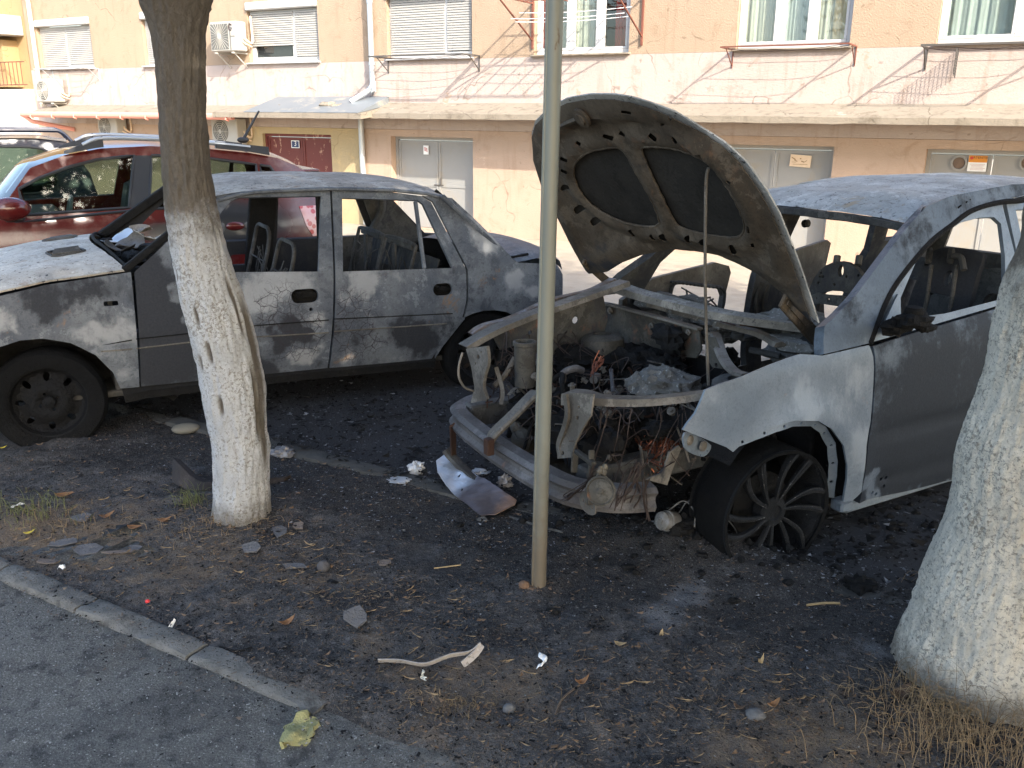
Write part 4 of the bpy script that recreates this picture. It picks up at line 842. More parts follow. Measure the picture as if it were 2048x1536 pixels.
def bonf(u, v): return (u, v*(.78-.16*max(0, -.2-u)**2), bz(u, v)+.004*fbm(u*3, v*3, 4)-(.006*math.exp(-((abs(v)-.62-.1*(u))/.03)**2)))
bo = [(-.95, t) for t in np.linspace(-.97, .97, 20)]+[(bon_rear(t), t) for t in np.linspace(.97, -.97, 24)]
vq[1] = -max(.17, abs(vq[1])); vo = rrect(vq[0], vq[1]/.78, .17, .21, .05, 5, .2); vo2 = rrect(vq[0], -vq[1]/.78, .17, .21, .05, 5, -.2)
BON = panel('bonnet', bo, bonf, BP_BON, sed, [vo, vo2], .012, .05, {'soot': lambda u, v: .35*(u > .1)*(v > -.5)-.1, 'rust': lambda u, v: .12, 'crack': lambda u, v: 0})
for sgn in (1, -1):
    g = MB(); vy = vq[1]*sgn
    pb = MB(); pb.box((vq[0], vy, bz(vq[0], vy/.78)-.02), (.17, .19, .006)); pb.build('vent_tray', CHAR, BON)
    for k in range(6):
        y = vy-.075+.03*k; g.bar((vq[0]-.075+.004*k, y, bz(vq[0]-.075, y/.78)+.010), (vq[0]+.075, y, bz(vq[0]+.075, y/.78)+.010), .013, .012)
    tr_ = [bonf(*p) for p in rrect(vq[0], vy/.78, .18, .22, .05, 5, .2*sgn)]; g.tube([(x, y, z+.002) for x, y, z in tr_], .008, 5, False, closed=True)
    g.build('vent_grille', BP_DARK, BON)
btz = lambda x, t: float(np.interp(x, [2.86, 2.98, 3.15, 3.3, 3.36, 3.39], [.905, .935, .955, .945, .915, .82]))+.035*(1-t*t)
grid('boot_lid', list(np.linspace(2.86, 3.3, 14))+[3.33, 3.355, 3.37, 3.38], np.linspace(-1, 1, 26), lambda x, t: (x+.02*(1-t*t)-(.0 if x < 3.3 else .0), t*(.77-.3*max(0, x-2.95)**2), btz(x, t)-(.03*abs(t)**8)), BP_SED, sed, {'soot': lambda x, t: .05, 'rust': lambda x, t: .35*(t > .2)})
panel('rear_panel', [(-.76, .40), (.76, .40), (.77, .80), (.7, .86), (-.7, .86), (-.77, .80)], lambda u, v: (3.385-.12*abs(u)**3-.08*(.8-v)**2, u, v), BP_SED, sed, [], .02, .1)
m = MB(); m.tube([(3.2, -.82, .5), (3.38, -.72, .5), (3.45, -.4, .5), (3.46, 0, .5), (3.45, .4, .5), (3.38, .72, .5), (3.2, .82, .5)], 1., prof=[(-.04, -.09), (.03, -.1), (.045, 0), (.03, .09), (-.04, .1)]); m.build('rear_bumper', BP_DARK, sed)
panel('front_panel', [(-.74, .34), (.74, .34), (.74, .70), (-.74, .70)], lambda u, v: (-.95-.06*(1-u*u)+.0*v, u, v), BP_DARK, sed, [rrect(-.5, .56, .3, .16, .05), rrect(.5, .56, .3, .16, .05), rrect(0, .52, .5, .12, .03)], .02, .1)
pil('c_pillar', (2.44, -.655, 1.36), (2.92, -.74, .93), .03, .10, BP_SED); 
# rear window surround lips either side and the header
m = MB(); m.tube(curve([(2.43, -.60, 1.39), (2.7, -.665, 1.15), (2.9, -.72, .955), (2.97, -.70, .93), (3.1, -.70, .945)], 5), .011, 6); m.build('window_seal', CHAR, sed)
# far side with its window openings, floor, bulkheads
fy = lambda u, v: (u, -sy(u, v), v)
mir = lambda P: P
FW1 = SP([(420, 470), (470, 400), (495, 398), (487, 545), (352, 545)]); FW1 = [(.62, .96), (.78, 1.14), (.98, 1.33), (1.04, 1.36), (1.52, 1.37), (1.50, .93), (.62, .93)]; FW2 = [(1.70, 1.37), (2.2, 1.335), (2.28, 1.30), (2.46, .93), (1.70, .93)]
panel('far_side', [(-.95, .36), (-.95, .72), (.46, .985), (1.0, 1.41), (1.66, 1.42), (2.45, 1.38), (2.95, .93), (3.3, .9), (3.34, .8), (3.25, .36), (3.1, .36), (2.98, .56), (2.7, .62), (2.4, .5), (2.35, .3), (.4, .3), (.33, .5), (0, .65), (-.33, .5), (-.4, .36)], fy, BP_DARK, sed, [FW1, FW2, hp((1.42, 0, .78)), hp((2.36, 0, .80))], -.03, .08, {'soot': lambda u, v: .55})
SOOTY = BP_DARK
box('floor', (1.4, 0, .27), (2.9, 1.5, .04), SOOTY, sed); box('firewall', (.36, 0, .62), (.03, 1.5, .66), SOOTY, sed)
PARC = panel('parcel_shelf_panel', [(-.62, .40), (.62, .40), (.64, .93), (-.64, .93)], lambda u, v: (2.30+.28*(v-.4), u, v), BP_DARK, sed, [ell(-.30, .72, .10, .06, 14), rrect(.25, .7, .2, .14, .04), ell(0, .6, .06, .06, 12)], .01, .08, {'soot': lambda u, v: .3})
m = MB(); m.tube(curve([(2.38, .60, .95), (2.5, .60, 1.15), (2.46, .55, 1.36)], 5), .03, 8); m.build('inner_pillar', BP_DARK, sed)
panel('inner_quarter_panel', [(2.05, .55), (2.5, .55), (2.9, .92), (2.47, 1.36), (2.3, 1.36), (2.48, .95), (2.2, .93)], lambda u, v: (u, .70-.20*max(0, v-.9), v), BP_DARK, sed, [], .02, .06, {'soot': lambda u, v: .0})
# burnt seats: tube frames
def seat_frame(x, y, par, zt=1.12, w_=.21, lean=.16, nm='front_seat_frame'):
    m = MB(); m.tube(curve([(x, y-w_, .42), (x+lean*.8, y-w_, .9), (x+lean, y-w_*.8, zt), (x+lean, y, zt+.02), (x+lean, y+w_*.8, zt), (x+lean*.8, y+w_, .9), (x, y+w_, .42)], 5), .014, 7)
    for z in (.55, .7, .85): m.tube(curve([(x+lean*(z-.42)/.6, y-w_, z), (x+lean*(z-.42)/.6+.03, y, z-.02), (x+lean*(z-.42)/.6, y+w_, z)], 4), .006, 5)
    for s in (-1, 1): m.tube([(x+lean*.9, y+s*w_*.5, .75), (x+lean*.5, y+s*w_*.55, .45)], .005, 4)
    for k in range(7): m.tube([(x+.1, y-w_+k*w_/3.2, .45+.2*random.random()), rp((x+.12, y-w_+k*w_/3.2, .75), .05), rp((x+.15, y-w_+k*w_/3.2, .9), .04)], .004, 4)
    m.tube([(x-.45, y-w_, .36), (x, y-w_, .42)], .016, 6); m.tube([(x-.45, y+w_, .36), (x, y+w_, .42)], .016, 6); m.box((x-.22, y, .36), (.42, w_*1.7, .03), None, .01)
    return m.build(nm, BP_DARK, par)
seat_frame(1.32, -.36, sed, 1.04); seat_frame(1.34, .36, sed, 1.06)
m = MB(); c_ = SED.at(800, 480, -.25); X = c_[0]
for y0, y1 in ((-.55, .02), (.06, .6)):
    m.tube(curve([(X-.12, y0, .55), (X-.02, y0, .95), (X, y0+.05, 1.02), (X, y1-.05, 1.02), (X-.02, y1, .95), (X-.12, y1, .55)], 4), .014, 7); m.box((X, (y0+y1)/2, 1.0), (.03, y1-y0-.12, .045), None, .006); m.box((X-.05, (y0+y1)/2, .85), (.015, .06, .3), None, .004)
    for k in range(6): m.tube(curve([rp((X-.05, y0+.1+k*.08, .92), .03), rp((X-.05, y0+.1+k*.08, .8), .03), rp((X-.1, y0+.1+k*.08, .6), .03)], 4), .005, 4)
m.build('rear_seat_frame', BP_DARK, sed)
m = MB()
for k in range(16): m.lump((random.uniform(1.6, 2.4), random.uniform(-.6, .6), .34+random.random()*.35), (random.uniform(.05, .16), random.uniform(.05, .14), random.uniform(.04, .16)), k, .5, 2.5, 7)
tag(m.build('charred_upholstery', CHAR, sed), kind='stuff')
# what is left of the dash and scuttle
m = MB()
for k in range(18): m.lump((random.uniform(.42, .78), random.uniform(-.62, .62), random.uniform(.84, .98)), (random.uniform(.05, .14), random.uniform(.05, .16), random.uniform(.02, .06)), k+40, .5, 3, 7)
tag(m.build('charred_dashboard', CHAR, sed), kind='stuff')
for i, (px, py, sx, sy2, rt) in enumerate(((236, 484, .12, .10, .4), (262, 496, .13, .10, 1.1), (300, 490, .10, .08, .2), (240, 515, .11, .06, -.5), (285, 478, .10, .08, 2.))):
    q = SED.at(px, py, 1.0, 2); pts = [(sx*math.cos(t)*random.uniform(.75, 1.1), sy2*math.sin(t)*random.uniform(.75, 1.1)) for t in np.linspace(0, 6.28, 11)[:-1]]
    shard('scuttle_sheet', pts, (q[0], q[1], 1.0+.012*i), [ALU, BP_PALE, BP_BON, BP_DARK, BP_SEDT][i], .004, (random.uniform(-.3, .3), random.uniform(-.25, .25)), rt, .05, sed, .03, .04)
m = MB(); m.tube(curve([(.47, -.74, 1.0), (.40, -.4, 1.06), (.36, 0, 1.075), (.40, .4, 1.06), (.47, .74, 1.0)], 5), .010, 7); m.build('scuttle_edge', CHAR, sed)
# wheels and arches
RIM_S = charm('blackened steel rim', (.006, .006, .006), (.014, .014, .0145), (.16, .16, .155), .72, .6)
steel_wheel(sed, (0, -.74, .275), .30, .20, .17, -1, -.10, 'steel', RIM_S, .05); steel_wheel(sed, (2.70, -.74, .30), .29, .20, .17, -1, 0, 'steel', RIM_B, .05)
steel_wheel(sed, (0, .72, .275), .29, .20, .17, 1, 0, 'steel', RIM_B, .05); steel_wheel(sed, (2.70, .72, .30), .29, .20, .17, 1, 0, 'steel', RIM_B, .05)
for cx in (0, 2.71):
    m = MB(); P = [(cx+.40*math.cos(t), .29+.37*math.sin(t)) for t in np.linspace(-.1, math.pi+.1, 22)]; V = [(x, -.80, z) for x, z in P]+[(x, -.45, z) for x, z in P]; n = len(P); m.add(V, [(i, i+1, n+i+1, n+i) for i in range(n-1)]); m.add([(cx-.42, -.47, .2), (cx+.42, -.47, .2), (cx+.42, -.47, .68), (cx-.42, -.47, .68)], [(0, 1, 2, 3)]); m.build('wheel_arch_liner', CHAR, sed)

# ------------------------------------------------------------------ red hatchback and dark blue estate behind
def paint(name, c, c2, rough=.22, dirt=.25):
    m = Mat(name, rough, 0, .5); m.b.inputs['Coat Weight'].default_value = .4; m.b.inputs['Coat Roughness'].default_value = .08
    col = m.mix(m.noise(3, 4), c, c2); col = m.mix(m.math('MULTIPLY', m.mr(m.noise(6, 6, .7), .45, .75), dirt), col, (.3, .2, .15))
    s = m.math('ADD', m.attr('soot'), m.math('MULTIPLY', m.math('SUBTRACT', m.noise(3, 5, .6), .5), .5)); sf = m.mr(s, .2, .7)
    m.col(m.mix(sf, col, (.016, .017, .02))); m.rough(m.mr(sf, 0, 1, rough, .33)); return m.m
REDP = paint('dark red paint', (.075, .008, .007), (.10, .011, .0095)); BLUP = paint('dark blue paint', (.012, .018, .035), (.02, .028, .05))
TINT = Mat('tinted car glass', .03, 0, .7); TINT.b.inputs['Alpha'].default_value = 1
t_ = TINT; gl = t_.n('ShaderNodeBsdfGlossy'); gl.inputs['Roughness'].default_value = .03; tr = t_.n('ShaderNodeBsdfTransparent'); tr.inputs[0].default_value = (.62, .68, .64, 1); mx = t_.n('ShaderNodeMixShader')
t_.t.links.new(gl_f(t_, .035), mx.inputs[0]); t_.t.links.new(tr.outputs[0], mx.inputs[1]); t_.t.links.new(gl.outputs[0], mx.inputs[2]); t_.t.links.new(mx.outputs[0], t_.t.nodes['Material Output'].inputs[0]); TINT = t_.m
BLKP = plain('black plastic trim', (.025, .026, .028), .5, 0, .4); LAMPR = Mat('rear lamp', .12, 0, .6); LAMPR.col(LAMPR.mix(LAMPR.mr(LAMPR.vor(16, 'F1'), .3, .5), (.42, .02, .025), (.62, .32, .30))); LAMPR = LAMPR.m
RED = Frame((-.561*8.2, 8.2, -.15), 28.)
red = root('red_hatchback', RED, 'dark red hatchback with roof rails, its rear door blackened, behind the saloon', 'car', 'parked cars')
def ry(x, z):
    z = float(z); y = -.86
    if z < .6: y += .05*((.6-z)/.4)**2
    elif z < 1.04: y += .04*((z-.6)/.44)**2
    else: y += .04+(z-1.04)*.42
    if x < -.6: y += .28*(-.6-x)**2
    if x > 2.1: y += .22*(x-2.1)**2
    return y
nearR = lambda u, v: (u, ry(u, v), v); farR = lambda u, v: (u, -ry(u, v), v)
RP = lambda pts: RED.poly(pts, ry)
top = RP([(0, 372), (60, 336), (130, 310), (200, 297), (300, 292), (420, 298), (500, 306), (555, 316), (592, 331), (622, 350)])
top = [(-.02, 1.19)]+[p for p in top if p[0] > .02]
beltz = RP([(150, 424)])[0][1]; XR = top[-1][0]
out = [(-1.22, .36), (-1.26, .62), (-1.15, .86), (-.6, 1.04)]+top+[(XR+.10, 1.02), (XR+.14, .8), (XR+.12, .45), (XR-.02, .36), (2.57, .36)]+[(2.19+.39*math.cos(t), .33+.38*math.sin(t)) for t in np.linspace(.1, math.pi-.1, 14)]+[(1.78, .26), (.02, .26)]+[(-.4+.39*math.cos(t), .33+.38*math.sin(t)) for t in np.linspace(.1, math.pi-.1, 14)]+[(-.82, .36)]
w1 = RP([(37, 378), (78, 356), (137, 334), (195, 319), (268, 311), (258, 415), (51, 430)]); w2_ = RP([(303, 311), (350, 311), (421, 317), (512, 329)]); w2_ = w2_+[(w2_[-1][0]-.02, beltz+.12), (w2_[-1][0]-.5, beltz+.01), (RP([(297, 414)])[0][0], beltz)]
w3 = RP([(520, 330), (540, 333), (547, 343)])+[(w2_[3][0]+.20, beltz+.13), (w2_[3][0]+.03, beltz+.12)]
rs = lambda u, v: (.95*math.exp(-(((u-1.85)/.62)**2+((v-.95)/.28)**2)) + .25*math.exp(-((u-1.15)/.3)**2)*(v < 1.0)*(v > .7))
BS = panel('body', out, nearR, REDP, red, [w1, w2_, w3], .03, .05, {'soot': rs}); panel('body', out, farR, REDP, red, [w1, w2_, w3], -.03, .1)
for w_ in (w1, w2_, w3):
    c = np.mean(w_, 0); wi = [tuple(c+(np.array(p)-c)*1.03) for p in w_]
    panel('window', wi, lambda u, v: (u, ry(u, v)+.016, v), TINT, red, [], .005, .2); panel('window', wi, lambda u, v: (u, -ry(u, v)-.016, v), TINT, red, [], -.005, .2)
    m = MB(); m.tube([(u, ry(u, v)-.002, v) for u, v in resamp(w_, .1)], .013, 6, False, closed=True); m.build('window_trim', BLKP, red)
bp = RP([(270, 311), (302, 311), (296, 415), (259, 415)]); panel('pillar_trim', bp, lambda u, v: (u, ry(u, v)-.004, v), BLKP, red, [], .006, .1)
tx = [p[0] for p in top]; tz = [p[1] for p in top]
rz = lambda x: float(np.interp(x, tx, tz)); x1 = RP([(205, 300)])[0][0]
def topy(x): return abs(ry(x, rz(x)))
grid('roof', np.linspace(x1-.12, XR, 30), np.linspace(-1, 1, 17), lambda x, t: (x, t*topy(x), rz(x)+.055*(1-t*t)), REDP, red)
grid('windscreen', np.linspace(-.02, x1-.12, 14), np.linspace(-1, 1, 13), lambda x, t: (x-.12*(1-t*t)*(1-(x+.02)/(x1)), t*topy(x)*.985, rz(x)+.03*(1-t*t)), TINT, red)
grid('bonnet', np.linspace(-1.2, .0, 14), np.linspace(-1, 1, 13), lambda x, t: (x-.12*(1-t*t), t*(abs(ry(x, .95))-.02), float(np.interp(x, [-1.26, -1.15, -.6, 0], [.7, .86, 1.04, 1.19]))+.05*(1-t*t)), REDP, red)
m = MB(); m.box((-1.25, 0, .6), (.08, 1.5, .5), None, .03); m.build('front_bumper', BLKP, red)
grid('tailgate', np.linspace(-.78, .78, 9), np.linspace(0, 1, 8), lambda y, s: (XR+.02+.14*s-.05*abs(y)**2, y*(.82+.18*s), rz(XR)-.05-.85*s), REDP, red)
grid('rear_window', np.linspace(-.62, .62, 7), np.linspace(0, 1, 5), lambda y, s: (XR+.035+.10*s, y, rz(XR)-.07-.33*s), TINT, red)
m = MB(); m.box((XR-.02, 0, rz(XR)+.035), (.26, 1.1, .03), None, .012); m.build('spoiler', REDP, red)
lp = RP([(598, 412), (640, 410), (640, 470), (626, 472), (612, 450)]); panel('rear_lamp', lp, lambda u, v: (u, ry(u, v)-.008, v), LAMPR, red, [], .02, .05)
fl = RP([(575, 327), (600, 336), (628, 352), (640, 352), (620, 338), (595, 325)])
for nm, xs in (('door_seam', RP([(278, 300), (290, 420)])), ):
    m = MB(); m.tube([(xs[0][0]+.02, ry(xs[1][0], 1.3)-.002, beltz), (xs[0][0]+.0, ry(.9, .7)-.001, .7), (xs[0][0]-.05, ry(.9, .35)-.001, .32)], .005, 4); m.build(nm, CHAR, red)
q = RED.at(470, 452, ry); m = MB(); m.lump((q[0], q[1]-.015, q[2]), (.085, .02, .04), 2, .05, 1, 10); m.build('door_handle', REDP, red); m = MB(); m.lump((q[0]+.13, q[1], q[2]-.0), (.06, .01, .03), 9, .6, 3, 8); m.lump((q[0]-.12, q[1], q[2]-.01), (.035, .01, .04), 5, .6, 3, 8); m.build('melted_trim', ASHM, red)
m = MB(); m.tube(curve([RED.at(*p, -.80) for p in ((262, 421), (150, 433), (30, 446))], 4), .012, 5); m.build('waist_trim', BLKP, red)
def rail(sgn, nm='roof_rail'):
    y = -.62*(-sgn) if False else sgn*.60; k = lambda px, py: RED.at(px, py, -.60)
    A = [k(128, 307), k(165, 290), k(205, 277), (k(320, 279)), (k(430, 287)), (k(500, 294)), (k(537, 298))]
    m = MB(); m.tube(curve([(a[0], y, a[2]+.0) for a in A[1:6]], 5), .019, 8); R = m.build(nm, ALU, red)
    for (b0_, b1_) in ((A[0], A[2]), (A[6], A[4])):
        m = MB(); V = []; 
        for f in np.linspace(0, 1, 6):
            x = b0_[0]+(b1_[0]-b0_[0])*f; zt = b0_[2]+(b1_[2]-b0_[2])*f+.02; zb_ = rz(x)+.012; V += [(x, y-.028, zb_), (x, y-.012, max(zt, zb_+.01)), (x, y+.012, max(zt, zb_+.01)), (x, y+.028, zb_)]
        m.add(V, [(4*i+j, 4*i+j+1, 4*i+5+j, 4*i+4+j) for i in range(5) for j in range(3)]+[(20, 21, 22, 23), (3, 2, 1, 0)]); m.build('rail_foot', BLKP, R)
rail(-1); rail(1)
a = RED.at(486, 280, 0.); b = RED.at(518, 222, 0.); m = MB(); m.tube([tuple(a), tuple(a*.4+b*.6), tuple(b)], [.016, .012, .008], 8); m.lump((a[0], 0, a[2]), (.06, .03, .03), 1, .05, 1, 7); m.build('antenna', BLKP, red)
q = RED.at(20, 418, -1.0); m = MB(); m.lump(tuple(q), (.15, .09, .095), 4, .06, 1.2, 12); M_ = m.build('mirror', REDP, red); m = MB(); m.box((q[0]+.02, q[1]+.06, q[2]-.08), (.16, .13, .06), None, .02); m.build('mirror_base', BLKP, M_)
for y in (-.36, .36):
    m = MB(); m.box((1.05, y, 1.0), (.14, .46, .62), [[.97, 0, .24], [0, 1, 0], [-.24, 0, .97]], .05); m.box((1.16, y, 1.40), (.09, .24, .18), None, .04); m.box((.75, y, .66), (.5, .48, .16), None, .05); m.build('seat', BLKP, red)
m = MB(); m.box((1.95, 0, .95), (.16, 1.3, .6), None, .05); m.build('rear_seat', BLKP, red); box('dashboard', (.22, 0, .98), (.42, 1.4, .2), BLKP, red, None, .05)
m = MB(); m.tube([(.48+.04*math.sin(t), -.36+.185*math.cos(t), 1.06+.17*math.sin(t)) for t in np.linspace(0, 2*math.pi, 24, endpoint=False)], .016, 6, False, closed=True); m.bar((.47, -.36, 1.05), (.25, -.36, .98), .05, .05); m.build('steering_wheel', plain('grey rim plastic', (.16, .18, .18), .5), red)
for x, y, s in ((-.4, -.76, -1), (2.19, -.76, -1), (-.4, .76, 1), (2.19, .76, 1)): steel_wheel(red, (x, y, .31), .31, .2, .19, s, 0, 'steel', ALU)
box('floor', (.7, 0, .3), (3., 1.5, .06), BLKP, red)

BLU = Frame((-.561*11.2-2.15, 11.4, -.28), 28.)
blu = root('dark_blue_estate_car', BLU, 'dark blue estate car with roof rails at the left edge beyond the red hatchback', 'car', 'parked cars')
_q = BLU.at(150, 285, -.7); DX = _q[0]-2.65; zr = BLU.at(60, 276, -.66)[2]
bl_o = [(-1.2, .4), (-1.2, .9), (-.2, 1.08), (.5, zr-.06), (.9, zr), (2.2, zr), (2.55, zr-.05), (2.78, zr-.45), (2.85, .95), (2.82, .4)]; bl_o = [(x+DX, z) for x, z in bl_o]
wA = chai([(x+DX, z) for x, z in ((.55, 1.08), (.95, zr-.12), (1.4, zr-.10), (1.4, 1.06))], 2, .15); wB = chai([(x+DX, z) for x, z in ((1.5, 1.06), (1.5, zr-.10), (2.22, zr-.11), (2.36, zr-.2), (2.42, 1.08))], 2, .2)
ysb = lambda x, z: -.86 if z < 1.0 else -.86+(z-1.0)*.3
panel('body', bl_o, lambda u, v: (u, ysb(u, v), v), BLUP, blu, [wA, wB], .03, .1); panel('body', bl_o, lambda u, v: (u, -ysb(u, v), v), BLUP, blu, [wA, wB], -.03, .15)
for w_ in (wA, wB): panel('window', w_, lambda u, v: (u, ysb(u, v)+.015, v), TINT, blu, [], .004, .3); panel('window', w_, lambda u, v: (u, -ysb(u, v)-.015, v), TINT, blu, [], -.004, .3); m = MB(); m.tube([(u, ysb(u, v)-.003, v) for u, v in w_], .016, 6, False, closed=True); m.build('window_trim', BLKP, blu)
grid('roof', np.linspace(.5+DX, 2.56+DX, 14), np.linspace(-1, 1, 11), lambda x, t: (x, t*.67, float(np.interp(x-DX, [.5, .9, 2.2, 2.55], [zr-.06, zr, zr, zr-.05]))+.03*(1-t*t)), BLUP, blu)
grid('tailgate', np.linspace(-.8, .8, 7), np.linspace(0, 1, 6), lambda y, s: (DX+float(np.interp(s, [0, .5, 1], [2.55, 2.78, 2.86])), y*(.84+.16*s), float(np.interp(s, [0, .5, 1], [zr-.05, zr-.5, .4]))), BLUP, blu)
grid('windscreen', np.linspace(-.2+DX, .5+DX, 6), np.linspace(-1, 1, 7), lambda x, t: (x, t*.72, float(np.interp(x-DX, [-.2, .5], [1.08, zr-.06]))), TINT, blu); grid('bonnet', np.linspace(-1.2+DX, -.2+DX, 5), np.linspace(-1, 1, 7), lambda x, t: (x, t*.84, float(np.interp(x-DX, [-1.2, -.2], [.9, 1.08]))+.04*(1-t*t)), BLUP, blu)
for sg in (-1, 1):
    zt = BLU.at(60, 261, -.6)[2]; m = MB(); m.tube(curve([(2.62+DX, sg*.6, zr-.05), (2.5+DX, sg*.6, zt-.02), (2.3+DX, sg*.6, zt), (1.2+DX, sg*.6, zt), (.8+DX, sg*.6, zt-.02), (.65+DX, sg*.6, zr-.03)], 5), .024, 8); m.build('roof_rail', BLUP, blu)
for x, y, s in ((-.3, -.76, -1), (2.2, -.76, -1), (-.3, .76, 1), (2.2, .76, 1)): steel_wheel(blu, (x+DX, y, .32), .32, .2, .2, s, 0, 'steel', ALU)

# ------------------------------------------------------------------ burnt off-road car with the raised bonnet
SUV = Frame((.704, 4.186, -.117), 32.)
suv = root('burnt_offroad_car', SUV, 'burnt out pale grey off-road car with its bonnet raised and its engine bay bare', 'car', 'burnt out cars')
B = SUV.at
def vy_(x, z):
    z = float(z); y = -.865
    if z < .98: y -= .035*math.sin(math.pi*min(1, max(0, (z-.22)/.76)))**.8
    else: y += (z-.98)*.40
    if x < -.30: y += .35*(-.30-x)**1.6
    r = math.hypot(x, z-.33)
    if z < .98: y -= .028*math.exp(-((r-.41)/.09)**2)*(x < .6)
    y += .012*math.exp(-((z-(.62-.04*x))/.03)**2)*(x > .5)+.010*math.exp(-((z-(.36-.015*x))/.02)**2)*(x > .5)
    return y
nearV = lambda u, v: (u, vy_(u, v), v)
VP = lambda pts: SUV.poly(pts, vy_)
bay = SUV
arch = [(1687, 1004), (1694, 960), (1695, 931), (1688, 892), (1664, 858), (1637, 842), (1590, 841), (1550, 852), (1507, 870), (1472, 885), (1459, 897)]
fo = VP([(1411, 780), (1440, 768), (1495, 748), (1540, 729), (1575, 716), (1600, 708), (1646, 711), (1690, 701), (1738, 690), (1746, 712), (1748, 735), (1745, 794), (1741, 845), (1733, 893), (1726, 960), (1723, 984), (1705, 1001)]+arch+[(1366, 860), (1376, 845), (1390, 828), (1400, 807)])
FEN = panel('front_fender', fo, nearV, BP_SUV, suv, [], .012, .03, {'soot': blobs(SUV, -.86, [(1560, 745, 45, .3), (1500, 800, 30, .25), (1400, 830, 30, .3), (1640, 750, 40, .25), (1705, 890, 35, -.7), (1600, 800, 36, -.8), (1540, 790, 20, -.4), (1715, 760, 30, -.5), (1720, 715, 20, .2), (1440, 790, 22, -.3)], .05), 'rust': blobs(SUV, -.86, [(1390, 840, 18, .2)], 0)})
AP = resamp(VP(arch), .03, False); ctr = np.array((.03, .36)); inn = [tuple(ctr+(np.array(p)-ctr)*(1-.032/np.linalg.norm(np.array(p)-ctr))) for p in AP]
lipo = AP+inn[::-1]; hl_ = [ell(*(np.array(AP[i])*.45+np.array(inn[i])*.55), .007, .007, 8) for i in range(3, len(AP)-2, 4)]
panel('arch_flange', lipo, lambda u, v: (u, vy_(u, v)+.012+.4*max(0, .405-math.hypot(u-.03, v-.36)), v), BP_SUV, FEN, hl_, .006, .03)
do = VP([(1746, 693), (1800, 675), (1860, 657), (1935, 635), (2005, 614)])+[(1.63, 1.075), (1.66, .8), (1.62, .40), (1.56, .215)]+VP([(1920, 955), (1820, 981), (1719, 1007)])+VP([(1727, 965), (1736, 893), (1744, 845), (1748, 794), (1751, 735), (1750, 712)])
DR = panel('front_door', do, nearV, BP_SUVD, suv, [ell(*B(p[0], p[1], vy_)[[0, 2]], .009, .009, 8) for p in ((1762, 958), (1772, 955), (1768, 972), (1745, 985), (1752, 988))], .03, .035,
    {'soot': blobs(SUV, -.86, [(1800, 900, 70, .25), (1880, 900, 70, .25), (1830, 780, 60, .1), (1850, 838, 16, -.25), (1900, 822, 16, -.3), (1800, 852, 14, -.2), (1728, 960, 22, -.7), (1740, 990, 20, -.9), (1735, 950, 16, -.7), (1775, 992, 12, -.7), (1830, 978, 11, -.7), (1890, 962, 11, -.7), (1790, 700, 40, -.45), (1860, 680, 30, -.35), (1930, 655, 30, -.35), (2000, 630, 30, -.35), (1755, 715, 30, -.3)], .85)})  # soot thinned along crease and upper edge to paint in highlights
fo_ = VP([(1741, 689), (1771, 610), (1803, 557), (1859, 490), (1901, 456), (1943, 425), (1998, 409), (2048, 404)])+[(1.66, 1.54), (1.70, 1.075)]
wi_ = VP([(1798, 642), (1803, 610), (1845, 511), (1887, 474), (1928, 446), (1965, 436), (1995, 435), (2009, 448), (2017, 512), (2018, 582), (2009, 600), (1900, 628)])
dfr = lambda u, v: (u, vy_(u, v)+.018, v)
panel('window_frame', fo_[:1]+fo_[1:]+[VP([(2005, 612)])[0], VP([(1860, 655)])[0]], dfr, BP_SUV, DR, [wi_], .02, .04, {'soot': blobs(SUV, -.75, [(1760, 660, 25, .9), (1800, 580, 20, .4), (1950, 430, 25, .2)], .1)})
sail = VP([(1764, 668), (1768, 640), (1793, 587), (1798, 590), (1799, 650)]); panel('mirror_sail', sail, lambda u, v: (u, vy_(u, v)-.008, v), BP_SUV, DR, [], .012, .05)
m = MB(); q = B(1830, 640, -.97); m.lump(tuple(B(1795, 652, -.90)), (.09, .05, .035), 3, .5, 2.5, 9); m.lump(tuple(q), (.085, .06, .035), 5, .45, 2.6, 9); m.lump(tuple(B(1852, 655, -.95)), (.05, .03, .02), 9, .5, 3, 7); m.lathe([(.04, -.04), (.04, .02), (.034, .025), (.034, .03), (.0, .03)], tuple(B(1828, 628, -.96)), (0, 0, 1), 14); m.build('melted_mirror', CHAR, DR)
# body side over the doors: A pillar running into the roof rail
sf = VP([(1737, 686), (1646, 708), (1645, 680), (1648, 651), (1680, 622), (1712, 588), (1762, 521), (1800, 470), (1822, 444), (1852, 412), (1900, 392), (1970, 378)])+[(1.75, 1.615), (2.5, 1.60), (3.2, 1.52), (3.2, 1.45), (2.5, 1.535), (1.70, 1.555)]+VP([(2048, 400), (1998, 405), (1942, 421), (1900, 452), (1858, 486), (1802, 553), (1770, 607)])
pilr = lambda u, v: (u, vy_(u, v)-.004-.012*0, v)
APN = panel('side_frame', sf, pilr, BP_SUVD, suv, [], .05, .03, {'soot': blobs(SUV, -.7, [(1670, 690, 30, -.6), (1670, 655, 22, -.3), (1760, 580, 30, .15), (1850, 450, 40, .1), (1990, 390, 60, .0), (1800, 500, 30, .2)], .33)})
m = MB(); m.tube(curve([nearV(*p) for p in VP([(1739, 688), (1769, 608), (1801, 554), (1857, 487), (1899, 453), (1942, 422), (1998, 405), (2046, 401)])], 5), .014, 6); m.build('dark_gap_strip', CHAR, APN)  # black strip painting the dark gap between side frame and door
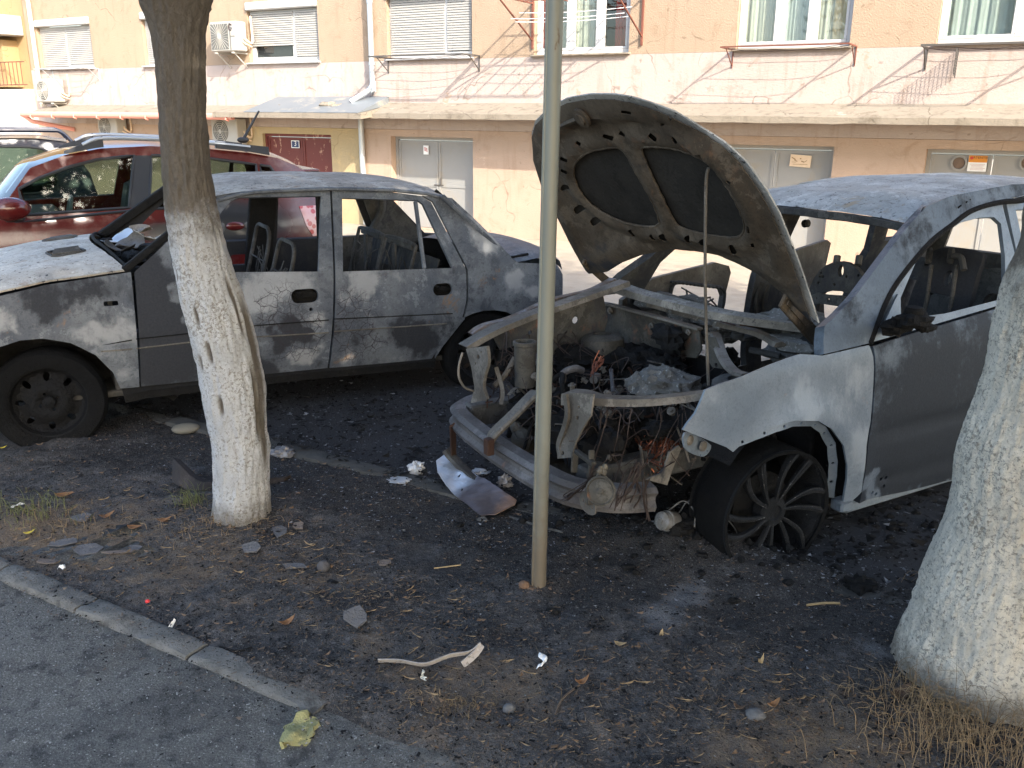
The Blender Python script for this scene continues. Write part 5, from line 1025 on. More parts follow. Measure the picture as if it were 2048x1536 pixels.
grid('pillar_return', np.linspace(0, 1, 16), [0, .5, 1], lambda s, t: (lambda p: (p[0]+.10*t, p[1]+.09*t, p[2]-.02*t))((lambda q: (q[0], vy_(q[0], q[1]), q[1]))((np.interp(s, [0, .35, .7, 1], [.40, .57, .82, 1.01]), np.interp(s, [0, .35, .7, 1], [1.06, 1.17, 1.40, 1.55])))), BP_SUV, APN)
# roof
def rfz(x, t): return float(np.interp(x, [.98, 1.05, 1.25, 1.9, 2.6, 3.2], [1.475, 1.505, 1.555, 1.605, 1.60, 1.53]))-.045*abs(t)**3-.02*math.exp(-(((x-1.5)/.3)**2+((t-.3)/.3)**2))+.015*math.exp(-(((x-1.3)/.15)**2+((t+.3)/.2)**2))+.006*fbm(x*3, t*2, 3)
grid('roof', np.linspace(.985, 3.2, 56), np.linspace(-1, 1, 36), lambda x, t: (x+.06*t*t*(1 if x < 1.6 else 0)-.0, t*(.645), rfz(x, t)), BP_SUVR, suv, {'soot': lambda x, t: .25*math.exp(-((t+.1)/.3)**2)*(x < 1.5)+.1*(x < 1.03), 'rust': lambda x, t: .12+.3*math.exp(-(((x-1.1)/.12)**2+((t+.35)/.3)**2))})
m = MB(); m.tube([(.985+.06*t*t, t*.645, rfz(.985, t)-.018) for t in np.linspace(-1, 1, 20)], 1., prof=[(-.02, -.02), (.018, -.022), (.02, .014), (-.02, .012)]); m.tube([(1.02+.06*t*t, t*.63, rfz(.985, t)-.04) for t in np.linspace(-1, 1, 16)], .010, 5); m.build('windscreen_header', BP_DARK, suv)
m = MB()
for (x0, x1_, n) in ((1.0, 1.75, 40), (1.12, 1.3, 25)):
    for k in range(n):
        x = random.uniform(x0, x1_); t = -.965+random.gauss(0, .012); z = rfz(x, t)+.006; m.tube([rp((x, t*.645, z), .006), rp((x+random.uniform(-.05, .05), t*.645, z+.012), .008), rp((x+random.uniform(-.06, .06), t*.645+.01, z+.008), .008)], .0035, 4)
for k in range(25): x = random.uniform(1.3, 1.4); m.tube([rp((x, -.61, rfz(x, -.95)), .01), rp((x, -.61, rfz(x, -.95)+.03), .014)], .004, 4)
m.tube(curve([(x, -.618+.006*math.sin(x*22), rfz(x, -.96)+.008+.004*math.sin(x*31)) for x in np.linspace(1.0, 3.0, 30)], 3), .006, 5)
tag(m.build('melted_roof_seal', CHAR, suv), kind='stuff')
# rear door, rear side and far side
panel('rear_door', [(1.68, 1.07), (2.62, 1.11), (2.60, .75), (2.42, .45), (2.30, .22), (1.60, .21), (1.66, .40), (1.70, .8)], nearV, BP_SUV, suv, [], .03, .08, {'soot': lambda u, v: .7})
panel('rear_door_frame', [(1.70, 1.08), (1.70, 1.54), (2.45, 1.525), (2.66, 1.12)], dfr, BP_SUV, suv, [[(1.77, 1.12), (1.77, 1.49), (2.40, 1.475), (2.57, 1.15)]], .02, .08)
panel('rear_fender', [(2.64, 1.11), (2.48, 1.52), (3.2, 1.44), (3.38, 1.0), (3.36, .35), (2.98, .35), (2.9, .62), (2.62, .75)], nearV, BP_SUV, suv, [[(2.72, 1.15), (2.62, 1.46), (3.05, 1.42), (3.15, 1.15)]], .02, .1, {'soot': lambda u, v: .4})
farV = lambda u, v: (u, -vy_(u, v), v)
fso = [(.30, .95), (.40, 1.06), (.57, 1.17), (.82, 1.40), (1.01, 1.47), (1.75, 1.53), (3.2, 1.45), (3.38, 1.0), (3.36, .3), (.50, .24), (.50, .95)]
fsh = [[(.60, .96), (.66, 1.13), (.86, 1.32), (1.05, 1.43), (1.54, 1.47), (1.52, .34), (.60, .34)], [(1.72, 1.47), (2.46, 1.45), (2.60, 1.05), (2.45, .5), (2.3, .34), (1.66, .34)], [(2.72, 1.12), (2.62, 1.46), (3.0, 1.42), (3.12, 1.12)]]
panel('far_side', fso, farV, BP_DARK, suv, fsh, -.05, .07, {'soot': lambda u, v: .2})
m = MB(); m.lathe([(.025, -.015), (.025, .015), (.012, .018), (.012, -.02)], tuple(B(1612, 447, .60)), (1, 0, 0), 12); m.build('belt_anchor', BP_DARK, suv)
panel('tailgate', [(-.74, .5), (.74, .5), (.78, 1.0), (.60, 1.50), (-.60, 1.50), (-.78, 1.0)], lambda u, v: (3.34-.25*max(0, v-1.0)-.08*u*u, u, v), BP_BAY, suv, [[(-.66, 1.04), (-.52, 1.42), (.52, 1.42), (.66, 1.04)]], .03, .1, {'soot': lambda u, v: -.3})
box('floor', (1.75, 0, .26), (2.8, 1.55, .05), CHAR, suv)
# open far doors
def odoor(nm, hx, ang, pts, v0, holes=(), mat=BP_PALE, parts=()):
    hw = SUV.T+SUV.M @ np.array([hx, .86, 0]); D = Frame(hw, 32+ang); e = bpy.data.objects.new(nm, None); COL.objects.link(e); e.parent = suv
    e.location = (hx, .86, 0); e.rotation_euler = (0, 0, rad(ang)); return D, e
D1, e1 = odoor('far_front_door', .55, 8, None, 0)
P = lambda pts: D1.poly(pts, 0.)
panel('shell', P([(1305, 558), (1330, 551), (1432, 525), (1458, 532), (1462, 545), (1448, 600), (1450, 650), (1430, 690), (1240, 680), (1245, 600)]), lambda u, v: (u, 0, v), BP_PALE, e1, [P([(1342, 588), (1352, 567), (1440, 575), (1446, 592), (1440, 625), (1345, 620)])], .03, .05, {'soot': blobs(D1, 0., [(1330, 600, 25, .5), (1380, 640, 40, .7), (1440, 620, 25, .4)], .05)})
m = MB(); pp = [D1.at(*p, -.02) for p in ((1340, 590), (1352, 566), (1400, 570), (1444, 577), (1448, 600), (1441, 630))]; m.tube(curve(pp, 6), .012, 6)
for k, s in enumerate(np.linspace(0, 1, 14)): c = D1.at(1345+s*98, 564+s*12, -.03); m.box(tuple(c), (.03, .02, .014), None, .003)
for k in range(14): c = np.array(D1.at(random.uniform(1355, 1440), random.uniform(585, 630), .0)); m.tube(curve([rp(c, .02), rp(c, .05), rp(c, .07)], 4), .006, 4)
m.build('inner_frame', BP_DARK, e1)
D2, e2 = odoor('far_rear_door', 1.66, 8, None, 0)
P2 = lambda pts: D2.poly(pts, 0.)
panel('shell', P2([(1560, 535), (1572, 512), (1600, 498), (1655, 480), (1662, 486), (1645, 560), (1650, 650), (1545, 650)]), lambda u, v: (u, 0, v), BP_PALE, e2, [], .03, .05, {'soot': blobs(D2, 0., [(1600, 620, 60, .8), (1640, 530, 20, .5)], -.1)})
D3, e3 = odoor('far_door_edge', 1.60, 4, None, 0)
P3_ = lambda pts: D3.poly(pts, 0.)
panel('shell', P3_([(1513, 650), (1510, 600), (1520, 567), (1532, 562), (1600, 590), (1620, 650)]), lambda u, v: (u, 0, v), BP_DARK, e3, [], .05, .04, {'soot': lambda u, v: .3}); m = MB(); m.tube(curve([D3.at(*p, -.03) for p in ((1514, 640), (1512, 600), (1524, 565))], 5), .015, 6); m.tube(curve([D3.at(*p, -.03) for p in ((1528, 640), (1526, 600), (1536, 570))], 5), .010, 6); m.build('edge_seal', BP_BAY, e3)
# seats
SX = 1.15; PS = lambda pts: [tuple(B(x, y, SX, 0)[1:]) for x, y in pts]
panel('passenger_seat_back', chai(PS([(1618, 660), (1622, 585), (1640, 545), (1665, 525), (1695, 521), (1722, 535), (1738, 560), (1745, 640), (1728, 655), (1722, 600), (1700, 582), (1660, 580), (1640, 596), (1636, 660)]), 1), lambda u, v: (SX, u, v), BP_DARK, suv,
      [ell(*B(1689, 541, SX, 0)[1:], .018, .032, 14), ]+[ell(*B(x, y, SX, 0)[1:], .008, .008, 8) for x, y in ((1649, 545), (1653, 552), (1647, 552), (1700, 552), (1724, 550), (1644, 565), (1676, 568))], .03, .04, {'soot': lambda u, v: .3})
panel('seat_cross_plate', PS([(1628, 590), (1645, 584), (1660, 588), (1690, 590), (1722, 598), (1722, 616), (1690, 612), (1650, 606), (1630, 606)]), lambda u, v: (SX-.02, u, v), BP_DARK, suv, [ell(*B(x, y, SX-.02, 0)[1:], .008, .008, 8) for x, y in ((1636, 596), (1660, 598), (1690, 601))], .015, .05)
for x in (1672, 1716): m = MB(); m.tube([B(x, 530, SX-.02, 0), B(x+3, 512, SX, 0)], .018, 8); m.build('headrest_tube', BP_DARK, suv)
SX2 = 1.52; PS2 = lambda pts: [tuple(B(x, y, SX2, 0)[1:]) for x, y in pts]
panel('driver_seat_back', chai(PS2([(1812, 660), (1830, 560), (1845, 520), (1862, 500), (1900, 500), (1950, 508), (1955, 520), (1945, 560), (1935, 670)]), 1), lambda u, v: (SX2+.25*(v-.9), u, v), BP_DARK, suv, [ell(*B(1891, 560, SX2, 0)[1:], .022, .04, 12), rrect(*B(1880, 615, SX2, 0)[1:], .16, .12, .02), rrect(*B(1848, 535, SX2, 0)[1:], .04, .012, .004)], .04, .05, {'soot': lambda u, v: .55})
m = MB()
for x in (1856, 1900): m.bar(B(x, 525, SX2-.05, 0), B(x+4, 498, SX2+.02, 0), .03, .03, (0, 1, 0), .006)
m.tube(curve([B(1905, 512, SX2-.04, 0), B(1922, 515, SX2-.04, 0), B(1928, 540, SX2-.06, 0)], 5), .016, 7)
for x in (1855, 1905): m.tube(curve([B(x+8, 530, SX2-.05, 0), B(x, 590, SX2-.08, 0), B(x-12, 650, SX2-.1, 0)], 4), .010, 6)
m.build('seat_tube', BP_DARK, suv)
m = MB()
for k in range(26): m.lump((random.uniform(.9, 2.9), random.uniform(-.7, .7), random.uniform(.3, .62)), (random.uniform(.06, .2), random.uniform(.06, .16), random.uniform(.05, .16)), k+70, .5, 2.5, 7)
tag(m.build('charred_upholstery', CHAR, suv), kind='stuff')
panel('rear_seat_back', chai([(-.6, .5), (-.6, 1.05), (-.1, 1.08), (0, .9), (.1, 1.08), (.6, 1.05), (.6, .5)], 1), lambda u, v: (2.35+.25*(v-.6), u, v), BP_DARK, suv, [rrect(-.35, .8, .3, .25, .05), rrect(.35, .8, .3, .25, .05)], .03, .1)
# steering column and dash tube
m = MB(); m.tube(curve([(.62, -.74, .90), (.60, -.35, .93), (.58, .2, .92), (.60, .74, .90)], 6), .03, 8); m.tube([(.58, -.38, .90), (.85, -.38, .98)], .025, 7); m.build('dash_beam', BP_BAY, suv)
m = MB()
for k in range(22): m.lump((random.uniform(.45, .8), random.uniform(-.66, .7), random.uniform(.82, .92)), (random.uniform(.05, .14), random.uniform(.06, .16), random.uniform(.025, .055)), k+120, .5, 3, 7)
c = B(1590, 638, 1.0, 2); m.lump(tuple(c), (.16, .14, .05), 33, .3, 4, 12)
tag(m.build('charred_dashboard', ASHM, suv), kind='stuff')

# bonnet, propped up
TH = rad(52); HX, HZ = .22, 1.0; hd_ = np.array((-math.cos(TH), 0, math.sin(TH))); hn = np.array((math.sin(TH), 0, math.cos(TH))); h0 = np.array((HX, 0, HZ))
def HQ(pts):
    out = []; d0 = SUV.M.T @ (CAMC-SUV.T)
    for p in pts:
        d = SUV.M.T @ ray(*p); t = (hn @ h0-hn @ d0)/(hn @ d); q = d0+t*d; out.append(((q-h0) @ hd_, q[1]))
    return out
def hsurf(off, dome=1.):
    def f(s, y):
        k = .055*dome*(1-(y/.85)**2)*min(1, max(0, s+.1)/.5)-.05*max(0, (s-.95)/.33)**2; p = h0+hd_*s+np.array((0, y, 0))+hn*(off+k)
        return tuple(p)
    return f
ho = HQ([(1637, 647), (1600, 525), (1562, 425), (1535, 378), (1492, 322), (1447, 284), (1400, 255), (1350, 222), (1300, 203), (1265, 192), (1230, 187), (1180, 189), (1130, 200), (1090, 222), (1062, 250), (1055, 275), (1060, 320), (1080, 375), (1105, 420), (1135, 478), (1160, 520), (1178, 547), (1213, 546), (1240, 531), (1275, 520), (1330, 512), (1380, 515), (1430, 523), (1475, 537), (1520, 556), (1570, 588), (1610, 625)])
HSK = panel('bonnet', ho, hsurf(0), BP_SUVR, suv, [], .006, .04, {'soot': lambda u, v: .2})
cen = np.mean(ho, 0); hi = [tuple(cen+(np.array(p)-cen)*.975) for p in ho]
sw_ = lambda P: [(b, a) for a, b in P]; hi9 = [tuple(cen+(np.array(p)-cen)*.93) for p in ho]
rl = chai(HQ([(1142, 345), (1147, 326), (1172, 307), (1220, 299), (1233, 300), (1247, 312), (1267, 350), (1287, 383), (1308, 424), (1318, 460), (1267, 458), (1220, 441), (1179, 414), (1152, 380)]), 1)
rr = chai(HQ([(1277, 297), (1311, 294), (1352, 295), (1396, 306), (1430, 326), (1460, 363), (1484, 404), (1496, 438), (1494, 458), (1480, 473), (1443, 475), (1396, 470), (1355, 461), (1342, 448), (1328, 417), (1301, 363), (1279, 312)]), 1)
panel('dark_backing', sw_(hi9), (lambda v, u: hsurf(-.011)(u, v)), INSUL, HSK, [], .002, .08)  # dark sheet added behind the frame slots to imitate their shade
def slotp(px, py, w_, h_, an):
    c, s = math.cos(an), math.sin(an); return HQ([(px+x*c-y*s, py+x*s+y*c) for x, y in rrect(0, 0, w_, h_, min(w_, h_)*.3, 2)])
sl = [slotp(*q) for q in ((1259, 218, 21, 8, .1), (1260, 470, 8, 18, -.35), (1303, 478, 7, 16, -.5), (1323, 479, 11, 19, -.3), (1376, 482, 11, 20, -.3), (1407, 488, 11, 20, -.25), (1469, 495, 12, 22, -.15), (1189, 444, 22, 15, -.6), (1159, 419, 24, 14, -.4), (1130, 377, 20, 11, -.2), (1127, 344, 16, 8, .05), (1126, 321, 18, 7, .05), (1154, 290, 12, 6, .3), (1214, 277, 22, 7, .25), (1240, 273, 14, 8, .5), (1309, 272, 20, 9, .5), (1356, 273, 16, 9, .9), (1507, 448, 7, 16, -.1), (1512, 483, 6, 12, 0), (1470, 350, 9, 5, .7), (1347, 230, 5, 9, -.3), (1329, 245, 7, 5, 0))]
def rdist(P, poly):
    Q = np.array(resamp(poly, .02)); return float(np.sqrt(((Q-np.array(P))**2).sum(1)).min())
def innerf(s, y):
    d = min(rdist((s, y), rl), rdist((s, y), rr)); rim = rdist((s, y), ho)
    return hsurf(-.030-.016*math.exp(-((d-.035)/.03)**2)+.010*math.exp(-((d-.12)/.025)**2)-.010*math.exp(-((rim-.10)/.02)**2)+.018*math.exp(-(rim/.03)**2))(s, y)
flip = lambda f: (lambda u, v: f(v, u))
sw = lambda P: [(b, a) for a, b in P]
INF = panel('inner_frame', sw(hi), flip(innerf), BP_HOOD, HSK, [sw(rl), sw(rr)]+[sw(q) for q in sl], .004, .028, {'soot': lambda v, u: .32*(u < .25)+.15*(v < -.45)-.25*(u > .95)+.22*math.exp(-((u-.25)/.12)**2), 'rust': lambda v, u: .12+.12*(u > .9)})
for q in (rl, rr):
    c = np.mean(q, 0); qq = [tuple(c+(np.array(p)-c)*1.04) for p in q]; panel('lining', sw(qq), flip(hsurf(-.016)), INSUL, HSK, [], .004, .05, None, 32, .004)
    m = MB(); m.tube([innerf(*p) for p in resamp(q, .03)], .007, 6, False, closed=True); m.build('recess_lip', BP_HOOD, HSK)
m = MB(); lq = HQ([(1172, 228), (1140, 240)]); c = np.array(hsurf(-.05)(*lq[0])); m.lathe([(.045, 0), (.045, .012), (.028, .014), (.026, .02), (.012, .022), (0, .022)], tuple(c+hn*.0), tuple(-hn), 18); m.tube(curve([c, np.array(hsurf(-.06)(*lq[1])), np.array(hsurf(-.05)(*HQ([(1125, 250)])[0]))], 5), .012, 6); m.build('latch', BP_HOOD, HSK)
for a, b, w_ in (((1176, 512), (1220, 568), .045), ((1578, 585), (1644, 690), .07)):
    pa = np.array(hsurf(-.05)(*HQ([a])[0])); pb = B(b[0], b[1], 1.0 if w_ < .06 else .93, 2); m = MB(); m.bar(pa, pb, w_, .018, (0, 1, 0), .004); dvec = (np.array(pb)-pa); m.bar(pa+dvec*.05, pa+dvec*.55, .02, .03, (0, 1, 0)); h = m.build('hinge', BP_HOOD, HSK)
    m = MB()
    for s in (.15, .4): c = pa+dvec*s; m.lathe([(.012, 0), (.012, .02), (0, .022)], tuple(c), tuple(-hn), 8)
    m.build('bolt', BP_PALE, h)
m = MB(); m.tube(curve([hsurf(-.05)(*HQ([(1427, 325)])[0]), hsurf(-.075)(*HQ([(1430, 345)])[0]), *[np.array(hsurf(-.075)(*HQ([(1430, 345)])[0]))*(1-t)+B(1417, 770, -.66, 1)*t+np.array((0, .012, .0))*math.sin(math.pi*t) for t in (.2, .45, .7, .9)], B(1417, 770, -.66, 1)], 6), .0065, 7); m.build('prop_rod', BP_PALE, suv)

# engine bay: front structure
m = MB(); bpth = curve([(-.60, .66, .50), (-.74, .60, .50), (-.83, .50, .50), (-.875, .25, .50), (-.90, -.08, .50), (-.895, -.42, .50), (-.85, -.56, .495), (-.74, -.66, .49), (-.60, -.70, .48)], 5)
m.tube(bpth, 1., prof=[(-.04, .045), (.018, .046), (.04, .030), (.026, .010), (.026, -.010), (.044, -.030), (.036, -.052), (-.04, -.048)]); m.build('bumper_beam', BP_BEAM, suv, True, 28)
m = MB(); rl_ = curve([B(*p[:2], p[2], 2) for p in ((1136, 786, .83), (1165, 788, .84), (1205, 795, .85), (1280, 797, .865), (1350, 792, .885), (1416, 784, .905))], 6)
m.tube(rl_, list(np.interp(np.linspace(0, 1, len(rl_)), [0, .15, .35, 1], [1.25, 1.25, .85, .7])), prof=[(-.045, .004), (.040, .006), (.047, -.030), (.043, -.030), (.036, .001), (-.045, 0)]); m.build('upper_rail', BP_PALE, suv, True, 18)
fr_ = curve([B(*p, .58, 1) for p in ((926, 692), (960, 672), (1000, 652), (1060, 628), (1130, 604), (1200, 580), (1250, 562))], 6)
m = MB(); m.tube(fr_, 1., prof=[(-.045, .003), (.040, .005), (.046, -.022), (.042, -.022), (.036, 0), (-.045, -.001)]); m.build('upper_rail', BP_PALE, suv, True, 18)
m = MB(); m.tube(curve([(p[0]+.02, p[1]+.13, p[2]-.02+.010*math.sin(i*.45)) for i, p in enumerate(fr_[6:])], 2), 1., prof=[(-.03, .004), (.03, .010), (.045, -.02), (.038, -.03), (.02, -.002)]); m.build('fender_rail', burnt('rusty scorched steel', (.10, .068, .048), (.16, .112, .08), rust=(.16, .065, .03), bias=.1), suv)
def xplate(name, pts, x, mat, holes=(), tilt=0., th=.006, attrs=None, wav=.0):
    P = [tuple(B(px, py, x, 0)[1:]) for px, py in pts]; c = np.mean(P, 0)
    return panel(name, P, lambda u, v: (x+tilt*(v-c[1])+wav*math.sin(u*40)*.5, u, v), mat, suv, [ell(*B(q[0], q[1], x, 0)[1:], q[2], q[2], 10) for q in holes], -th, .03, attrs)
def yplate(name, pts, y, mat, holes=(), th=.006, attrs=None, par=None, slope=0., jit=.0):
    P = [tuple(B(px, py, y, 1)[[0, 2]]) for px, py in pts]; c = np.mean(P, 0)
    return panel(name, P, lambda u, v: (u, y+slope*(u-c[0]), v), mat, par or suv, [ell(*B(q[0], q[1], y, 1)[[0, 2]], q[2], q[2], 10) for q in holes], th, .03, attrs, 32, jit)
po = xplate('lamp_post', [(1131, 786), (1180, 790), (1178, 832), (1164, 858), (1153, 885), (1147, 914), (1121, 916), (1118, 888), (1130, 856), (1136, 826)], -.83, BP_PALE, [(1154, 815, .006), (1153, 836, .009), (1130, 905, .01)], .1, .008, {'soot': lambda u, v: .05})
m = MB(); e_ = [B(*p, -.84, 0) for p in ((1131, 788), (1135, 826), (1129, 856), (1118, 888), (1121, 914))]; m.tube(curve(e_, 5), 1., prof=[(-.012, .006), (.012, .006), (.012, -.006), (-.012, -.006)]); m.build('post_flange', BP_PALE, po)
po = xplate('lamp_post', [(930, 698), (972, 692), (976, 722), (969, 748), (966, 775), (974, 800), (944, 806), (950, 774), (942, 735)], -.76, BP_PALE, [(955, 714, .012), (950, 727, .007), (960, 705, .006)], .05, .008, {'soot': lambda u, v: .0})
m = MB(); e_ = [B(*p, -.775, 0) for p in ((974, 693), (977, 722), (970, 748), (967, 775), (975, 800))]; m.tube(curve(e_, 5), 1., prof=[(-.01, .008), (.01, .008), (.01, -.008), (-.01, -.008)]); m.build('post_flange', BP_PALE, po)
m = MB(); m.bar((-.78, .50, .50), (.3, .46, .48), .09, .11, (0, 0, 1), .01); m.build('chassis_rail', BP_DARK, suv); m = MB(); m.bar((-.78, -.46, .50), (.3, -.46, .48), .09, .11, (0, 0, 1), .01); m.build('chassis_rail', BP_DARK, suv)
a, b = B(1066, 790, .74, 2), B(984, 872, .57, 2); m = MB(); m.tube(curve([B(1080, 786, .72, 2), a, a*.5+b*.5, b, B(982, 895, .5, 2)], 5), 1., prof=[(-.035, .004), (-.025, .012), (.025, .012), (.035, .004), (.03, -.01), (-.03, -.01)]); m.build('latch_support', BP_PALE, suv)
m = MB(); m.box(tuple(B(978, 893, .55, 2)), (.035, .04, .075), None, .004); m.build('tow_bracket', RUSTM, suv)
fwm = BP_BAY
yplate('inner_apron', [(985, 672), (1060, 634), (1130, 608), (1205, 585), (1215, 640), (1200, 700), (1120, 712), (1060, 705), (1035, 690), (1000, 700)], .56, fwm, [(1150, 640, .02), (1100, 660, .03), (1060, 665, .012)], .01, {'soot': lambda u, v: .15*math.sin(u*9)+.1, 'rust': lambda u, v: .2}, None, 0, .012)
m = MB(); m.lathe([(.12, -.2), (.115, 0), (.09, .02), (.05, .025), (.05, .0), (0, .0)], (.02, .46, .80), (0, .1, 1), 22); m.build('strut_tower', fwm, suv); m = MB(); m.lathe([(.12, -.2), (.115, 0), (.09, .02), (.05, .025), (.05, .0), (0, .0)], (.02, -.52, .80), (0, -.1, 1), 22); m.build('strut_tower', BP_DARK, suv)
FWX = .26
fw = xplate('firewall', [(1188, 606), (1225, 612), (1262, 622), (1330, 640), (1398, 658), (1402, 700), (1392, 716), (1350, 712), (1320, 700), (1285, 690), (1240, 684), (1195, 690), (1150, 690), (1160, 640)], FWX, fwm, [(1290, 700, .0)][:0], 0, .01, {'soot': blobs(SUV, .0, [], .08), 'rust': lambda u, v: .22})
m = MB(); m.tube(curve([B(*p, FWX-.02, 0) for p in ((1188, 604), (1225, 610), (1262, 620), (1330, 638), (1400, 658))], 5), 1., prof=[(-.02, .006), (.02, .006), (.02, -.006), (-.02, -.006)]); m.build('firewall_flange', BP_PALE, fw)
m = MB()
for px, py, r in ((1221, 621, .02), (1304, 652, .018), (1322, 656, .014), (1378, 664, .016), (1340, 655, .01), (1310, 660, .01)): m.lathe([(r, 0), (r, .008), (r*.5, .01), (r*.45, .018), (0, .018)], tuple(B(px, py, FWX-.01, 0)), (-1, 0, 0), 12)
m.build('grommet', BP_PALE, fw)
m = MB(); m.lump(tuple(B(1335, 670, FWX-.06, 0)), (.07, .10, .05), 3, .4, 3, 9); m.lump(tuple(B(1345, 688, FWX-.07, 0)), (.05, .07, .05), 8, .5, 3, 8); m.build('charred_booster', CHAR, fw)
box('bulkhead', (.34, 0, .5), (.03, 1.4, .5), CHAR, suv)
# scuttle, wiper linkage
sc_ = curve([B(*p, 1.0, 2) for p in ((1232, 572), (1262, 583), (1300, 594), (1370, 612), (1450, 630), (1545, 644), (1636, 655))], 6)
m = MB(); m.tube(sc_, 1., prof=[(-.055, .0), (-.05, .018), (-.03, .010), (-.01, .020), (.012, .012), (.03, .022), (.05, .016), (.055, -.02), (.0, -.016), (-.05, -.02)]); m.build('scuttle_beam', burnt('scorched scuttle', (.15, .135, .112), (.25, .23, .195), bias=.05, tint=(.09, .08, .065), speck=.7), suv)
m = MB(); m.tube(curve([B(*p, .93, 2) for p in ((1300, 608), (1400, 636), (1450, 650), (1520, 668), (1560, 690))], 6), 1., prof=[(-.03, .004), (-.01, .016), (.02, .010), (.03, -.01), (-.03, -.01)]); m.build('scuttle_channel', burnt('brown scorched steel', (.11, .09, .068), (.19, .16, .125), bias=.1, tint=(.06, .05, .038)), suv)
m = MB(); m.tube(curve([B(*p, .95, 2) for p in ((1480, 648), (1530, 652), (1600, 656))], 4), .012, 6); m.tube([B(1385, 628, .94, 2), B(1470, 652, .94, 2)], .008, 5); m.build('linkage_bar', RUSTM, suv)
m = MB(); c = B(1475, 672, .88, 2); m.lathe([(.035, 0), (.03, .03), (.012, .032), (.012, .0)], tuple(c), (-.3, -.3, 1), 12); m.box(tuple(c+np.array((.06, -.02, -.01))), (.12, .04, .03), None, .008)
m.tube([B(1500, 700, .85, 2), B(1560, 712, .85, 2)], .016, 6); m.build('wiper_motor', BP_DARK, suv)
m = MB(); m.lump(tuple(B(1630, 690, .93, 2)), (.07, .07, .045), 4, .3, 3, 8); m.lump(tuple(B(1615, 700, .90, 2)), (.06, .05, .03), 6, .4, 3, 8); m.build('charred_filter_box', CHAR, suv)
cs = [B(*p, .90, 2) for p in ((1420, 668), (1432, 672), (1440, 700), (1452, 725), (1470, 745), (1490, 752))]
m = MB(); m.tube(curve(cs, 5), 1., prof=[(-.028, .0), (-.02, .012), (.02, .012), (.028, .0), (.024, -.006), (-.024, -.006)]); m.build('bent_bracket', BP_PALE, suv)
xplate('bracket_web', [(1410, 672), (1430, 675), (1445, 712), (1462, 740), (1425, 735), (1412, 715)], .10, BP_BAY, [(1432, 730, .01)], .0, .005)
# engine and burnt contents
m = MB()
for k in range(26): m.lump((random.uniform(-.62, .12), random.uniform(-.36, .46), random.uniform(.42, .62)), (random.uniform(.06, .17), random.uniform(.06, .17), random.uniform(.05, .12)), k+200, .5, 2.8, 8)
for (px, py, z, dx, dy, dz) in ((1160, 720, .70, .13, .15, .07), (1250, 720, .70, .16, .18, .07), (1330, 745, .68, .12, .12, .08), (1150, 770, .62, .1, .12, .08), (1210, 880, .52, .14, .14, .07), (1260, 905, .50, .12, .1, .05), (1300, 720, .7, .1, .12, .06)):
    c = B(px, py, z, 2); m.lump(tuple(c), (dx, dy, dz), px, .45, 3.2, 12)
for k in range(46):
    m.lump((random.uniform(-.70, .12), random.uniform(-.50, .48), random.uniform(.50, .70)), (random.uniform(.03, .09), random.uniform(.03, .09), random.uniform(.03, .08)), k+300, .6, 3.6, 8)
tag(m.build('charred_engine', CHAR, suv), kind='stuff')
m = MB()
for k in range(16):
    c = np.array((random.uniform(-.6, .1), random.uniform(-.5, .45), random.uniform(.58, .70))); d = np.array([random.gauss(0, 1), random.gauss(0, 1), random.gauss(0, .3)]); d /= np.linalg.norm(d); m.tube(curve([c, rp(c+d*.08, .02)+np.array((0, 0, .03)), rp(c+d*.17, .02), rp(c+d*.24, .03)-np.array((0, 0, .06))], 5), random.uniform(.007, .016), 7)
for q in ((1100, 810, .6), (1235, 850, .55)):
    c = B(q[0], q[1], q[2], 2); m.tube([c+np.array((.022*math.cos(t), .022*math.sin(t), .005*t-.05)) for t in np.linspace(0, 22, 70)], .004, 4)
tag(m.build('charred_hoses', CHAR, suv), kind='stuff'); m = MB()
for k in range(34):
    c = np.array((random.uniform(-.72, .12), random.uniform(-.5, .5), random.uniform(.56, .74))); m.lathe([(0, -.02), (.012, -.02), (.012, 0), (.02, .001), (.02, .008), (.008, .009), (.008, .016), (0, .016)], c, rp((0, 0, 1), .6), 8)
tag(m.build('scorched_bolts', BP_PALE, suv), kind='stuff')
m = MB(); m.box((-.25, .05, .42), (.62, .62, .34), None, .04); m.build('engine_block', CHAR, suv)
m = MB(); c = B(1335, 775, .74, 2); m.lump(tuple(c), (.13, .17, .085), 21, .35, 4, 18); m.lump(tuple(c+np.array((-.04, .1, -.02))), (.09, .1, .06), 22, .35, 4, 14); m.build('ash_heap', ASHM, suv)
m = MB(); c = B(1050, 772, .30, 1); m.lathe([(.0, .0), (.050, 0), (.052, .20), (.058, .205), (.058, .222), (.046, .224), (.044, .19), (0, .19)], tuple(c), (0, .03, 1), 22); m.build('canister', BP_BAY, suv)
m = MB(); c = B(1320, 915, .46, 2); m.lathe([(.0, .0), (.058, 0), (.060, .17), (.066, .175), (.064, .19), (.052, .19), (.05, .15), (0, .15)], tuple(c), (0, .05, 1), 22); m.build('canister', BP_BAY, suv)
m = MB(); c = B(1050, 880, .45, 2); m.lathe([(0, -.05), (.055, -.045), (.062, -.02), (.062, .03), (.045, .05), (.02, .055), (0, .055)], tuple(c), (-.9, -.25, .2), 20); m.lump(tuple(c+np.array((-.03, .03, .06))), (.03, .03, .03), 3, .3, 3, 8); m.build('alternator', BP_BAY, suv)
